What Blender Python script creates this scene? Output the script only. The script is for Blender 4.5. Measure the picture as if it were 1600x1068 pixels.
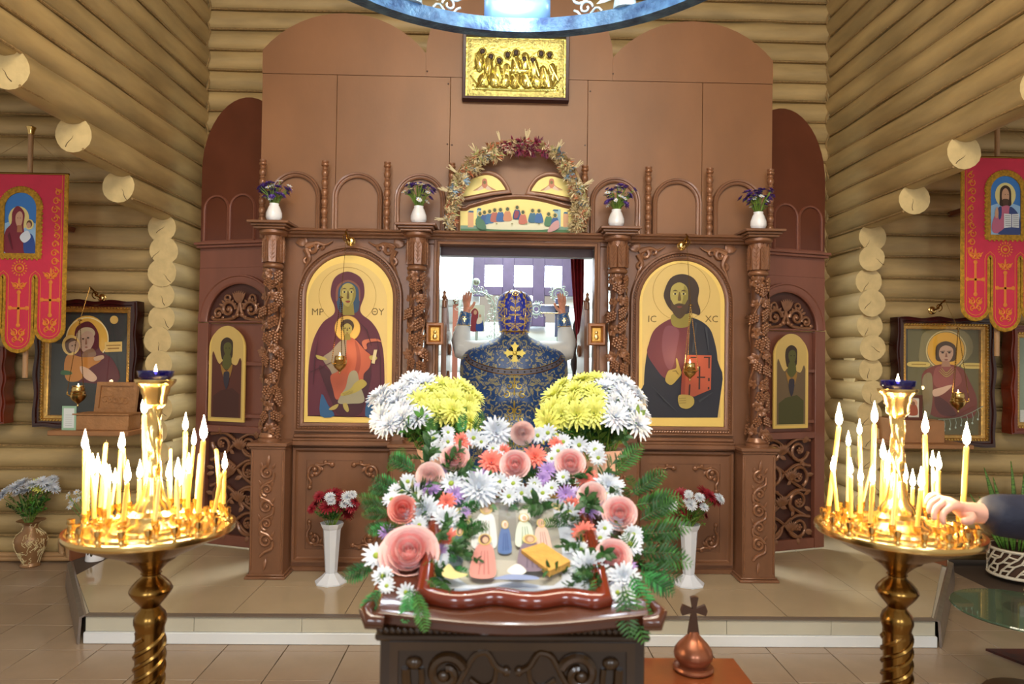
import bpy, bmesh, math, random
from mathutils import Vector, Matrix, noise
R_ = random.Random(7)
PI = math.pi
SC = bpy.context.scene
COL = SC.collection
for o in list(bpy.data.objects): bpy.data.objects.remove(o)

# ------------------------------------------------------------------ camera
FPX = 1070.0
EYE = Vector((0, 0, 1.557))
CAMR = (Matrix.Rotation(-.0197, 3, 'Z') @ Matrix.Rotation(PI/2 + .0168, 3, 'X') @ Matrix.Rotation(.0135, 3, 'Z'))
cam_d = bpy.data.cameras.new('camera')
cam_d.sensor_width = 36; cam_d.lens = 36*FPX/1600
cam_d.clip_start = .05
cam_d.dof.use_dof = True; cam_d.dof.focus_distance = 4.2; cam_d.dof.aperture_fstop = 4.0
cam = bpy.data.objects.new('camera', cam_d); COL.objects.link(cam)
cam.matrix_world = Matrix.Translation(EYE) @ CAMR.to_4x4()
SC.camera = cam

def P(px, py, Y):                 # point of the photograph at a known depth
    d = CAMR @ Vector(((px-800)/FPX, (534-py)/FPX, -1)); return EYE + d*((Y-EYE.y)/d.y)
def G(px, py, z=0):               # point of the photograph at a known height
    d = CAMR @ Vector(((px-800)/FPX, (534-py)/FPX, -1)); return EYE + d*((z-EYE.z)/d.z)

# ------------------------------------------------------------------ world, lights, exposure
w = bpy.data.worlds.new('world'); SC.world = w; w.use_nodes = True
bg = w.node_tree.nodes['Background']
bg.inputs[0].default_value = (1.0, .90, .76, 1); bg.inputs[1].default_value = .30
SC.view_settings.view_transform = 'Standard'; SC.view_settings.look = 'None'
SC.view_settings.gamma = 1; SC.view_settings.use_curve_mapping = False
SC.view_settings.exposure = 0.75
SC.cycles.use_denoising = True

def lamp(name, kind, loc, energy, col=(1, 1, 1), size=.1, rot=None, sy=None):
    d = bpy.data.lights.new(name, kind); d.energy = energy; d.color = col
    if kind == 'AREA':
        d.size = size
        if sy: d.shape = 'RECTANGLE'; d.size_y = sy
    else: d.shadow_soft_size = size
    o = bpy.data.objects.new(name, d); COL.objects.link(o); o.location = loc
    if rot: o.rotation_euler = rot
    return o
# unseen overhead fill light, added; then the nave's west windows behind the photographer
lamp('overhead_fill_light', 'AREA', (.1, .9, 4.5), 120, (1, .87, .66), 2.6, (.55, 0, 0), 1.2)
lamp('west_window_light', 'AREA', (-1.2, -4.2, 2.6), 45, (.80, .90, 1), 1.0, (PI/2, 0, -.15), 1.6)
lamp('west_window_light', 'AREA', (1.4, -4.2, 2.6), 45, (.80, .90, 1), 1.0, (PI/2, 0, .15), 1.6)
# added unseen fill above the altar, standing in for its window daylight
lamp('altar_fill_light', 'AREA', (.1, 6.3, 3.6), 150, (.84, .94, 1), 1.4, (0, 0, 0), 1.2)

# ------------------------------------------------------------------ materials
def lin(c):
    if isinstance(c, str): c = tuple(int(c[i:i+2], 16) for i in (0, 2, 4))
    if max(c) > 1.0001: c = tuple(v/255 for v in c)
    return tuple((v/12.92 if v <= .04045 else ((v+.055)/1.055)**2.4) for v in c)
MATS = {}
def mat(name, col=None, rough=.5, metal=0., var=0., scale=8., stretch=(1, 1, 1), bump=0., bscale=40., emit=0., col2=None, coat=0., alpha_t=0., spec=.5, sss=0.):
    if name in MATS: return MATS[name]
    m = bpy.data.materials.new(name); m.use_nodes = True
    nt = m.node_tree; b = nt.nodes['Principled BSDF']; L = nt.links
    c = lin(col); b.inputs['Base Color'].default_value = (*c, 1)
    b.inputs['Roughness'].default_value = rough; b.inputs['Metallic'].default_value = metal
    b.inputs['Specular IOR Level'].default_value = spec
    if coat: b.inputs['Coat Weight'].default_value = coat; b.inputs['Coat Roughness'].default_value = .08
    if alpha_t: b.inputs['Transmission Weight'].default_value = alpha_t
    if sss:
        b.inputs['Subsurface Weight'].default_value = sss; b.inputs['Subsurface Radius'].default_value = (.02, .01, .005)
    if emit:
        b.inputs['Emission Color'].default_value = (*c, 1); b.inputs['Emission Strength'].default_value = emit
    if var or bump or col2:
        tc = nt.nodes.new('ShaderNodeTexCoord'); mp = nt.nodes.new('ShaderNodeMapping')
        mp.inputs['Scale'].default_value = stretch; L.new(tc.outputs['Object'], mp.inputs[0])
        if var or col2:
            n = nt.nodes.new('ShaderNodeTexNoise'); n.inputs['Scale'].default_value = scale; n.inputs['Detail'].default_value = 5
            L.new(mp.outputs[0], n.inputs['Vector'])
            r = nt.nodes.new('ShaderNodeValToRGB'); L.new(n.outputs['Fac'], r.inputs[0])
            r.color_ramp.elements[0].position = .32; r.color_ramp.elements[1].position = .68
            c2 = lin(col2) if col2 else None
            r.color_ramp.elements[0].color = (*(tuple(v*(1-var) for v in c)), 1)
            r.color_ramp.elements[1].color = (*(c2 if c2 else tuple(min(1, v*(1+var)) for v in c)), 1)
            L.new(r.outputs[0], b.inputs['Base Color'])
        if bump:
            n2 = nt.nodes.new('ShaderNodeTexNoise'); n2.inputs['Scale'].default_value = bscale; n2.inputs['Detail'].default_value = 4
            L.new(mp.outputs[0], n2.inputs['Vector'])
            bp = nt.nodes.new('ShaderNodeBump'); bp.inputs['Strength'].default_value = bump; bp.inputs['Distance'].default_value = .01
            L.new(n2.outputs['Fac'], bp.inputs['Height']); L.new(bp.outputs[0], b.inputs['Normal'])
    MATS[name] = m; return m
def flat(col, rough=.55):          # a plain paint colour
    key = 'paint_%s' % (col if isinstance(col, str) else '%02x%02x%02x' % tuple(int(v) for v in col))
    return mat(key, col, rough)

M_wood = mat('brown_painted_wood', (126, 86, 61), .34, .12, .16, 5, (1, 1, .25), .05, 30, coat=.15)
M_woodd = mat('brown_board', (128, 88, 58), .42, .05, .14, 2.2, (1, 1, .5), .04, 60)
M_carve = mat('bronze_carved_wood', (138, 94, 66), .30, .25, .12, 20, coat=.2)
M_wing = mat('red_brown_wood', (128, 78, 62), .34, .08, .12, 5, (1, 1, .25), .05, 30, coat=.15)
M_log = mat('pine_log_across', (182, 156, 108), .5, 0, .24, 5.0, (.35, 1.6, 1.6), .3, 12)
M_logy = mat('pine_log_along', (172, 148, 102), .5, 0, .24, 5.0, (1.6, .35, 1.6), .3, 12)
M_end = mat('log_end_grain', (208, 184, 132), .65, 0, .10, 14, bump=.2, bscale=30)
M_rope = mat('jute_rope', (150, 122, 78), .85, 0, .25, 60, bump=.6, bscale=120)
M_ceil = mat('ceiling_board', (170, 140, 95), .6, 0, .15, 4, (1, .2, 1))
M_tile = mat('beige_floor_tile', (152, 132, 112), .22, 0, .06, 5, bump=.02, bscale=6)
M_tile2 = mat('pale_platform_tile', (172, 154, 126), .10, 0, .05, 3)
M_grout = mat('grout', (74, 58, 46), .9)
M_white = mat('white_trim', (222, 226, 230), .4)
M_alu = mat('metal_edging', (150, 140, 134), .35, .7, .1, 20)
M_gold = mat('polished_brass', (226, 192, 124), .22, 1., .08, 10)
M_goldd = mat('dark_brass', (140, 104, 52), .24, 1., .2, 6)
M_giltw = mat('gilt_wood', (206, 160, 78), .35, .8, .2, 40, bump=.3, bscale=90)
M_icongold = mat('icon_gold_ground', (216, 184, 110), .38, .25, .05, 3)
M_iconedge = mat('icon_gold_border', (236, 202, 110), .42, .15)
M_dark = mat('dark_cherry_frame', (52, 18, 16), .18, 0, .2, 10, coat=.6)
M_cherry = mat('cherry_frame', (112, 40, 20), .15, 0, .2, 10, coat=.7)
M_anal = mat('dark_lectern_wood', (46, 28, 13), .30, .05, .25, 6, (1, 1, .3), coat=.3)
M_analt = mat('red_lectern_top', (78, 38, 20), .22, 0, .2, 6, coat=.5)
M_box = mat('orange_brown_box', (116, 60, 30), .3, 0, .15, 8, coat=.3)
M_copper = mat('copper_brown', (150, 92, 66), .28, .65, .1, 8)
M_china = mat('white_china', (236, 236, 240), .12, 0, coat=.5)
M_plastic = mat('white_plastic', (214, 220, 232), .3, 0)
M_wax = mat('yellow_wax', (240, 196, 96), .42, 0, sss=.25)
M_waxp = mat('pale_wax', (236, 208, 140), .42, 0, sss=.25)
M_flame = mat('candle_flame', (255, 236, 190), .5, emit=45)
M_wick = mat('wick', (40, 30, 26), .9)
M_blue = mat('cobalt_glass', (24, 22, 110), .06, 0, alpha_t=.55, coat=.6)
M_glass = mat('clear_glass', (235, 245, 240), .03, 0, alpha_t=1.)
M_leaf = mat('leaf_green', (70, 128, 44), .5, 0, .35, 30, sss=.05)
M_leafd = mat('dark_leaf', (44, 86, 36), .5, 0, .35, 30)
M_fern = mat('bright_fern', (64, 156, 74), .5, 0, .3, 30)
M_stem = mat('stem_green', (96, 124, 44), .5, 0, .3, 30)
M_skin = mat('skin', (214, 150, 122), .5, 0, .06, 20, sss=.15)
M_black = mat('black', (14, 12, 12), .6)

# ------------------------------------------------------------------ geometry helpers
def smc(pts, n=5, closed=True):     # Catmull-Rom through 2-D or 3-D points
    pts = [Vector(p) for p in pts]; out = []; N = len(pts)
    for i in range(N if closed else N-1):
        if closed: a, b, c, d = pts[i-1], pts[i], pts[(i+1) % N], pts[(i+2) % N]
        else: a, b, c, d = pts[max(i-1, 0)], pts[i], pts[i+1], pts[min(i+2, N-1)]
        for k in range(n):
            t = k/n
            out.append(.5*((2*b)+(c-a)*t+(2*a-5*b+4*c-d)*t*t+(3*b-a-3*c+d)*t**3))
    if not closed: out.append(pts[-1].copy())
    return out
def circ(cx, cy, rx, ry=None, n=24, a0=0, a1=2*PI):
    ry = rx if ry is None else ry
    full = abs(a1-a0-2*PI) < 1e-6
    m = n if full else n+1
    return [(cx+rx*math.cos(a0+(a1-a0)*k/n), cy+ry*math.sin(a0+(a1-a0)*k/n)) for k in range(m)]
def arch(cx, zs, r, zb, n=20, rz=None):      # closed arch outline from bottom-left, over, to bottom-right
    rz = rz or r
    return [(cx-r, zb)] + [(cx-r*math.cos(PI*k/n), zs+rz*math.sin(PI*k/n)) for k in range(n+1)] + [(cx+r, zb)]
def spiral(cx, cz, r0, r1, a0, turns, n=26):
    return [(cx+(r0+(r1-r0)*k/n)*math.cos(a0+turns*2*PI*k/n), cz+(r0+(r1-r0)*k/n)*math.sin(a0+turns*2*PI*k/n)) for k in range(n+1)]

class MB:
    def __init__(s): s.v = []; s.f = []; s.m = []; s.mi = 0; s.T = None
    def add(s, vs, fs):
        o = len(s.v)
        if s.T is not None: vs = [s.T @ Vector(v) for v in vs]
        s.v += [tuple(v) for v in vs]; s.f += [tuple(i+o for i in f) for f in fs]; s.m += [s.mi]*len(fs); return s
    def box(s, x0, x1, y0, y1, z0, z1):
        return s.add([(x0,y0,z0),(x1,y0,z0),(x1,y1,z0),(x0,y1,z0),(x0,y0,z1),(x1,y0,z1),(x1,y1,z1),(x0,y1,z1)],
                     [(0,3,2,1),(4,5,6,7),(0,1,5,4),(1,2,6,5),(2,3,7,6),(3,0,4,7)])
    def bbox(s, x0, x1, y0, y1, z0, z1, b=.004):   # chamfered box
        if x1 < x0: x0, x1 = x1, x0
        b = min(b, (x1-x0)*.45, (y1-y0)*.45, (z1-z0)*.45)
        bm = bmesh.new(); bmesh.ops.create_cube(bm, size=1)
        for v in bm.verts:
            v.co = Vector(((x0+x1)/2+v.co.x*(x1-x0), (y0+y1)/2+v.co.y*(y1-y0), (z0+z1)/2+v.co.z*(z1-z0)))
        bmesh.ops.bevel(bm, geom=list(bm.edges), offset=b, segments=1, affect='EDGES')
        bm.verts.index_update()
        s.add([v.co for v in bm.verts], [tuple(v.index for v in f.verts) for f in bm.faces]); bm.free(); return s
    def prism(s, poly, y0, y1):     # outline in x,z pushed from y0 (front) to y1
        n = len(poly); vs = [(p[0], y0, p[1]) for p in poly]+[(p[0], y1, p[1]) for p in poly]
        fs = [tuple(range(n)), tuple(range(2*n-1, n-1, -1))]+[(i, i+n, (i+1) % n+n, (i+1) % n) for i in range(n)]
        return s.add(vs, fs)
    def hprism(s, poly, z0, z1):    # outline in x,y
        n = len(poly); vs = [(p[0], p[1], z0) for p in poly]+[(p[0], p[1], z1) for p in poly]
        fs = [tuple(range(n-1, -1, -1)), tuple(range(n, 2*n))]+[(i, (i+1) % n, (i+1) % n+n, i+n) for i in range(n)]
        return s.add(vs, fs)
    def frame(s, outer, inner, y0, y1):
        n = len(outer); vs = []
        for y in (y0, y1):
            vs += [(p[0], y, p[1]) for p in outer]; vs += [(p[0], y, p[1]) for p in inner]
        fs = []
        for i in range(n):
            j = (i+1) % n
            fs += [(i, j, n+j, n+i), (2*n+i, 3*n+i, 3*n+j, 2*n+j), (i, 2*n+i, 2*n+j, j), (n+i, n+j, 3*n+j, 3*n+i)]
        return s.add(vs, fs)
    def tube(s, pts, r, n=8, closed=False, cap=True, sq=1.):
        pts = [Vector(p) for p in pts]; N = len(pts)
        rs = r if isinstance(r, (list, tuple)) else [r]*N
        vs = []; t0 = (pts[1]-pts[0]).normalized()
        u = t0.orthogonal().normalized()
        for i in range(N):
            if closed: t = (pts[(i+1) % N]-pts[i-1])
            else: t = pts[min(i+1, N-1)]-pts[max(i-1, 0)]
            t = t.normalized() if t.length > 1e-9 else t0
            u = (u-t*u.dot(t)); u = u.normalized() if u.length > 1e-6 else t.orthogonal().normalized()
            w_ = t.cross(u)
            for k in range(n):
                a = 2*PI*k/n; vs.append(pts[i]+(u*math.cos(a)+w_*math.sin(a)*sq)*rs[i])
        fs = []
        for i in range(N if closed else N-1):
            j = (i+1) % N
            for k in range(n): fs.append((i*n+k, i*n+(k+1) % n, j*n+(k+1) % n, j*n+k))
        if cap and not closed: fs += [tuple(range(n-1, -1, -1)), tuple(range((N-1)*n, N*n))]
        return s.add(vs, fs)
    def xz(s, pts, y, r, n=7, closed=False):   # tube along an x,z path
        return s.tube([(p[0], y, p[1]) for p in pts], r, n, closed)
    def lathe(s, prof, n=20, c=(0, 0, 0), flute=0, fl=0., twist=0.):
        vs = []; N = len(prof)
        for i, (r, z) in enumerate(prof):
            for k in range(n):
                a = 2*PI*k/n; rr = r*(1+fl*math.cos(flute*a+twist*z)) if flute else r
                vs.append((c[0]+rr*math.cos(a), c[1]+rr*math.sin(a), c[2]+z))
        fs = [(i*n+k, i*n+(k+1) % n, (i+1)*n+(k+1) % n, (i+1)*n+k) for i in range(N-1) for k in range(n)]
        if prof[0][0] > 1e-5: fs.append(tuple(range(n-1, -1, -1)))
        if prof[-1][0] > 1e-5: fs.append(tuple(range((N-1)*n, N*n)))
        return s.add(vs, fs)
    def ell(s, c, rx, ry=None, rz=None, nu=10, nv=6, M=None):
        ry = rx if ry is None else ry; rz = rx if rz is None else rz
        vs = [(0, 0, -rz)]
        for i in range(1, nv):
            t = -PI/2+PI*i/nv
            vs += [(rx*math.cos(t)*math.cos(2*PI*k/nu), ry*math.cos(t)*math.sin(2*PI*k/nu), rz*math.sin(t)) for k in range(nu)]
        vs.append((0, 0, rz)); top = len(vs)-1
        fs = [(0, 1+(k+1) % nu, 1+k) for k in range(nu)]
        for i in range(nv-2):
            a = 1+i*nu; b = a+nu
            fs += [(a+k, a+(k+1) % nu, b+(k+1) % nu, b+k) for k in range(nu)]
        a = 1+(nv-2)*nu; fs += [(a+k, a+(k+1) % nu, top) for k in range(nu)]
        c = Vector(c)
        vs = [c+(M @ Vector(v) if M is not None else Vector(v)) for v in vs]
        return s.add(vs, fs)
    def sweep(s, path, prof, closed=False):    # path in x,z; profile (offset outward-left, y)
        N = len(path); m = len(prof); vs = []
        pts = [Vector((p[0], p[1])) for p in path]
        for i in range(N):
            if closed: a, b, c = pts[i-1], pts[i], pts[(i+1) % N]
            else: a, b, c = pts[max(i-1, 0)], pts[i], pts[min(i+1, N-1)]
            d1 = (b-a); d2 = (c-b)
            if d1.length < 1e-9: d1 = d2
            if d2.length < 1e-9: d2 = d1
            d1 = d1.normalized(); d2 = d2.normalized()
            n1 = Vector((-d1.y, d1.x)); n2 = Vector((-d2.y, d2.x)); nn = n1+n2
            nn = nn/max(.3, (1+n1.dot(n2)))
            for (o_, y) in prof: vs.append((b.x+nn.x*o_, y, b.y+nn.y*o_))
        fs = []
        for i in range(N if closed else N-1):
            j = (i+1) % N
            for k in range(m): fs.append((i*m+k, i*m+(k+1) % m, j*m+(k+1) % m, j*m+k))
        if not closed: fs += [tuple(range(m-1, -1, -1)), tuple(range((N-1)*m, N*m))]
        return s.add(vs, fs)
    def strip(s, rows, double=False):    # grid of points
        n = len(rows[0]); vs = [p for r in rows for p in r]
        fs = [(i*n+k, i*n+k+1, (i+1)*n+k+1, (i+1)*n+k) for i in range(len(rows)-1) for k in range(n-1)]
        return s.add(vs, fs)
    def leaf(s, base, tip, nrm, wid, curl=.1, seg=4, lobes=0):
        base = Vector(base); tip = Vector(tip); d = tip-base; L = d.length; nrm = Vector(nrm).normalized()
        sd = d.cross(nrm).normalized(); rows = []
        for i in range(seg+1):
            t = i/seg; ww = wid*math.sin(PI*min(.98, t*.9+.08))*(1+(.35*math.cos(lobes*t*2*PI) if lobes else 0))
            c = base+d*t+nrm*(curl*L*math.sin(PI*t))
            rows.append([c-sd*ww-nrm*ww*.25, c+nrm*ww*.05, c+sd*ww-nrm*ww*.25])
        return s.strip(rows)
    def build(s, name, m, parent=None, smooth=40, loc=None):
        me = bpy.data.meshes.new(name)
        root = Vector((0, 0, 0))
        if parent is not None: root = ROOT.get(parent.name, Vector((0, 0, 0)))
        elif loc is None:
            xs = [v[0] for v in s.v]; ys = [v[1] for v in s.v]; zs = [v[2] for v in s.v]
            loc = Vector(((min(xs)+max(xs))/2, (min(ys)+max(ys))/2, min(zs)))
        org = root if parent is not None else Vector(loc)
        me.from_pydata([(v[0]-org.x, v[1]-org.y, v[2]-org.z) for v in s.v], [], s.f)
        ms = m if isinstance(m, (list, tuple)) else [m]
        for q in ms: me.materials.append(q)
        if len(ms) > 1: me.polygons.foreach_set('material_index', s.m)
        if smooth:
            me.polygons.foreach_set('use_smooth', [True]*len(me.polygons))
            me.set_sharp_from_angle(angle=math.radians(smooth))
        o = bpy.data.objects.new(name, me); COL.objects.link(o)
        if parent is not None: o.parent = parent; ROOT[o.name] = root
        else: o.location = org
        return o
ROOT = {}
def tag(o, label=None, cat=None, group=None, kind=None):
    if label: o['label'] = label
    if cat: o['category'] = cat
    if group: o['group'] = group
    if kind: o['kind'] = kind
    return o
def thing(name, label, cat, loc=(0, 0, 0), rz=0, group=None, local=False, kind=None):
    o = bpy.data.objects.new(name, None); COL.objects.link(o); o.empty_display_size = .1
    o.location = loc; o.rotation_euler = (0, 0, rz)
    ROOT[o.name] = Vector((0, 0, 0)) if local else Vector(loc)
    return tag(o, label, cat, group, kind)
def inst(me, name, parent, loc, rot=None, sc=1.):     # object sharing mesh data, placed in world coordinates of an unrotated root
    o = bpy.data.objects.new(name, me); COL.objects.link(o)
    r = ROOT.get(parent.name, Vector((0, 0, 0))) if parent is not None else Vector((0, 0, 0))
    o.location = Vector(loc)-r
    if rot is not None: o.rotation_euler = rot.to_euler() if isinstance(rot, Matrix) else rot
    o.scale = (sc, sc, sc) if isinstance(sc, (int, float)) else sc
    if parent is not None: o.parent = parent
    return o
def mesh_of(mb, name, m, smooth=40):
    o = mb.build(name, m, None, smooth, loc=(0, 0, 0)); me = o.data; bpy.data.objects.remove(o); return me
def face_to(n, spin=0.):     # rotation taking +Z to n
    return Vector((0, 0, 1)).rotation_difference(Vector(n).normalized()).to_matrix() @ Matrix.Rotation(spin, 3, 'Z')
def paint(name, layers, mp, parent, step=.0005, nrm=None):
    """flat print: polygons of plain colour laid over each other. mp maps (u,v,lift) to a point."""
    v = []; f = []; mi = []; mats = []
    for k, (col, poly) in enumerate(layers):
        m = col if not isinstance(col, (str, tuple)) else flat(col)
        if m not in mats: mats.append(m)
        o = len(v)
        for p in poly: v.append(mp(p[0], p[1], step*(k+1)))
        f.append(tuple(range(o, o+len(poly)))); mi.append(mats.index(m))
    b = MB(); b.v = [tuple(q) for q in v]; b.f = f; b.m = mi
    return b.build(name, mats, parent, 0)
def text(name, s, size, mp, m, parent, align='CENTER'):
    cu = bpy.data.curves.new(name, 'FONT'); cu.body = s; cu.size = size; cu.align_x = align; cu.resolution_u = 2
    t = bpy.data.objects.new(name, cu); COL.objects.link(t)
    dg = bpy.context.evaluated_depsgraph_get(); me0 = bpy.data.meshes.new_from_object(t.evaluated_get(dg))
    b = MB(); b.v = [tuple(mp(q.co.x, q.co.y)) for q in me0.vertices]; b.f = [tuple(p.vertices) for p in me0.polygons]; b.m = [0]*len(b.f)
    bpy.data.objects.remove(t); bpy.data.curves.remove(cu)
    return b.build(name, m, parent, 0)
def ordinal(i):
    W1 = ['first', 'second', 'third', 'fourth', 'fifth', 'sixth', 'seventh', 'eighth', 'ninth', 'tenth', 'eleventh', 'twelfth', 'thirteenth',
          'fourteenth', 'fifteenth', 'sixteenth', 'seventeenth', 'eighteenth', 'nineteenth']
    if i < 19: return W1[i]
    n = i+1
    tens = {2: 'twent', 3: 'thirt', 4: 'fort'}[n//10]
    return tens+'ieth' if n % 10 == 0 else tens+'y-'+W1[n % 10-1]
# ================================================================== the room
XC = .115
ZS = .145            # height of the raised platform
XL, XR = -2.45, 2.75 # centre lines of the side log walls
LOGD = .164          # course height

# nave floor: bed plus tiles
fb = MB().box(-5, 5, -1, 6, -.06, -.008); floor = tag(fb.build('floor', M_grout), 'beige ceramic tile floor of the nave', None, None, 'structure')
tb = MB(); TS = .318
tb.bbox(-TS/2+.0022, TS/2-.0022, -TS/2+.0022, TS/2-.0022, -.012, 0, .0015)
tile_me = mesh_of(tb, 'tile', M_tile)
ROOT[floor.name] = floor.location.copy()
plat_front = 3.69
x0t = G(191, 1068).x
cnt = 0
for j in range(-3, 10):
    for i in range(-14, 16):
        cx = x0t+(i+.5)*TS; cy = 3.28+(j+.5)*TS
        if cy > 5.35 or abs(cx) > 4.3: continue
        # covered wholly by the platform
        if cy-TS/2 > plat_front+.05 and abs(cx-.11) < 2.1: continue
        px = (cx/cy)*1070
        if abs(px) > 900 or cy < 2.9: continue
        inst(tile_me, 'tile', floor, (cx, cy, 0), (R_.uniform(-.001, .001), R_.uniform(-.001, .001), 0)); cnt += 1
rest = MB()
rest.box(-5, 5, -1, 3.28-.16*2-TS+.0, -.03, -.001)
tag(rest.build('floor_near', mat('beige_tile_field', (152, 132, 112), .25, 0, .06, 5)), 'beige tiled floor of the nave towards the entrance', None, None, 'structure')

# raised platform (solea)
pl = [(-2.16, 3.695), (2.385, 3.70), (3.16, 4.72), (3.4, 5.2), (3.4, 9.3), (-3.2, 9.3), (-3.05, 5.2), (-2.79, 4.59)]
pb = MB().hprism(pl, 0, ZS-.011); plat = tag(pb.build('floor_platform', mat('platform_side', (196, 190, 176), .35), loc=(0, 0, 0)), 'raised platform before the carved screen', None, None, 'structure')
ROOT[plat.name] = Vector((0, 0, 0))
def clip_poly(poly, conv):
    def side(p, a, b): return (b[0]-a[0])*(p[1]-a[1])-(b[1]-a[1])*(p[0]-a[0])
    out = poly
    for k in range(len(conv)):
        a, b = conv[k], conv[(k+1) % len(conv)]; inp = out; out = []
        for q in range(len(inp)):
            c, d = inp[q], inp[(q+1) % len(inp)]; sc_, sd = side(c, a, b), side(d, a, b)
            if sc_ >= 0: out.append(c)
            if sc_*sd < 0:
                t = sc_/(sc_-sd); out.append((c[0]+(d[0]-c[0])*t, c[1]+(d[1]-c[1])*t))
        if len(out) < 3: return []
    return out
TP = .60
platc = [(-2.16, 3.72), (2.385, 3.72), (3.3, 5.0), (3.3, 6.0), (-3.0, 6.0), (-3.0, 5.0), (-2.79, 4.59)]
xg = G(1062, 966, ZS).x - 4*TP
for i in range(-2, 10):
    for j in range(0, 4):
        g = .002
        q = [(xg+i*TP+g, 3.55+j*TP+g), (xg+(i+1)*TP-g, 3.55+j*TP+g), (xg+(i+1)*TP-g, 3.55+(j+1)*TP-g), (xg+i*TP+g, 3.55+(j+1)*TP-g)]
        q = clip_poly(q, platc)
        if len(q) >= 3: MB().hprism(q, ZS-.012, ZS).build('platform_tile', M_tile2, plat)
grb = MB().hprism(platc, ZS-.0115, ZS-.003); grb.build('grout_bed', M_grout, plat)
# riser: tiles, white band, dark nosing
for k in range(8):
    xa = -2.16+k*.568
    MB().bbox(xa+.001, xa+.567, 3.684, 3.70, .062, ZS-.004, .001).build('riser_tile', mat('riser_tile', (190, 186, 170), .3, 0, .04, 6), plat)
MB().bbox(-2.165, 2.39, 3.672, 3.70, .0, .06, .004).build('white_band', M_white, plat)
MB().bbox(-2.165, 2.39, 3.675, 3.722, ZS-.004, ZS+.002, .002).build('nosing', mat('dark_nosing', (128, 116, 106), .4, .4), plat)
# sloping edge trims on both sides
def side_trim(n, a, b, c):
    b_ = MB(); d = (Vector(b)-Vector(a)).normalized(); nrm = Vector((-d.y, d.x, 0))
    if nrm.x*(1 if a[0] > 0 else -1) < 0: nrm = -nrm
    for q, (o0, o1, z0, z1) in enumerate(((0, .022, ZS+.004, ZS-.004), (.022, .03, ZS-.004, .004))):
        A, B_ = Vector(a), Vector(b)
        vs = [A+nrm*o0+Vector((0, 0, z0)), B_+nrm*o0+Vector((0, 0, z0)), B_+nrm*o1+Vector((0, 0, z1)), A+nrm*o1+Vector((0, 0, z1))]
        vs += [v-nrm*.012-Vector((0, 0, .006)) for v in vs]
        b_.add(vs, [(0, 1, 2, 3), (7, 6, 5, 4), (0, 4, 5, 1), (1, 5, 6, 2), (2, 6, 7, 3), (3, 7, 4, 0)])
    tag(b_.build('trim_%d' % n, M_alu, smooth=0), c, None, None, 'structure')
side_trim(1, (-2.165, 3.68, 0), (-2.80, 4.60, 0), 'grey metal edging along the left side of the platform')
side_trim(2, (2.39, 3.69, 0), (3.17, 4.74, 0), 'grey metal edging along the right side of the platform')

# ---- log walls
def log_mesh(a, b, r, seed, n=14, step=.22, wob=.06, taper=0., endm=True):
    a = Vector(a); b = Vector(b); L = (b-a).length; N = max(4, int(L/step)); d = (b-a)/L
    u = Vector((0, 0, 1)); w_ = d.cross(u); vs = []
    mb = MB()
    for i in range(N+1):
        t = i/N; c = a+(b-a)*t
        c += u*noise.noise(Vector((seed*3.1, t*L*.8, 1)))*.010
        rr = r*(1+taper*t)
        for k in range(n):
            an = 2*PI*k/n
            q = rr*(1+wob*noise.noise(Vector((math.cos(an)*1.1, math.sin(an)*1.1+seed*7.7, t*L*1.7+seed))))
            vs.append(c+(u*math.cos(an)*1.0+w_*math.sin(an))*q)
    fs = [(i*n+k, i*n+(k+1) % n, (i+1)*n+(k+1) % n, (i+1)*n+k) for i in range(N) for k in range(n)]
    mb.add(vs, fs)
    mb.mi = 1; o = len(mb.v)
    for base, cc in ((0, a), (N*n, b)):
        ring = mb.v[base:base+n]; o = len(mb.v)
        mb.v += ring; mb.f.append(tuple(range(o, o+n))); mb.m.append(1)
    return mb
def rope(parent, a, b, seed, r=.008, sag=.006):
    a = Vector(a); b = Vector(b); L = (b-a).length; N = max(6, int(L/.12)); pts = []
    for i in range(N+1):
        t = i/N; p = a+(b-a)*t
        p.z += sag*noise.noise(Vector((seed*2.3, t*L*2.2, .3)))*1.6; pts.append(p)
    MB().tube(pts, r, 6).build('rope', M_rope, parent)

M_crack = mat('end_crack', (70, 48, 28), .9)
zc = lambda k, off=0.: .10+off+LOGD*k
# back (east) wall above and beside the carved screen, with the opening into the altar
wb = thing('wall_back', 'log wall behind the carved screen', None, (0, 5.5, 0), kind='structure'); del wb['label']; wb['label'] = 'pale log wall rising behind the carved screen'
for k in range(0, 28):
    z = zc(k, .02)
    if z < 2.75:
        for xa, xb in ((-2.75, -1.75), (2.0, 3.05)):
            log_mesh((xa, 5.6, z), (xb, 5.6, z), .098, k+100+xa).build('log', [M_log, M_end], wb)
    else:
        log_mesh((-2.75, 5.6, z), (3.05, 5.6, z), .098, k).build('log', [M_log, M_end], wb)
        rope(wb, (-2.45, 5.52, z+LOGD/2), (2.75, 5.52, z+LOGD/2), k, .009)
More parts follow.
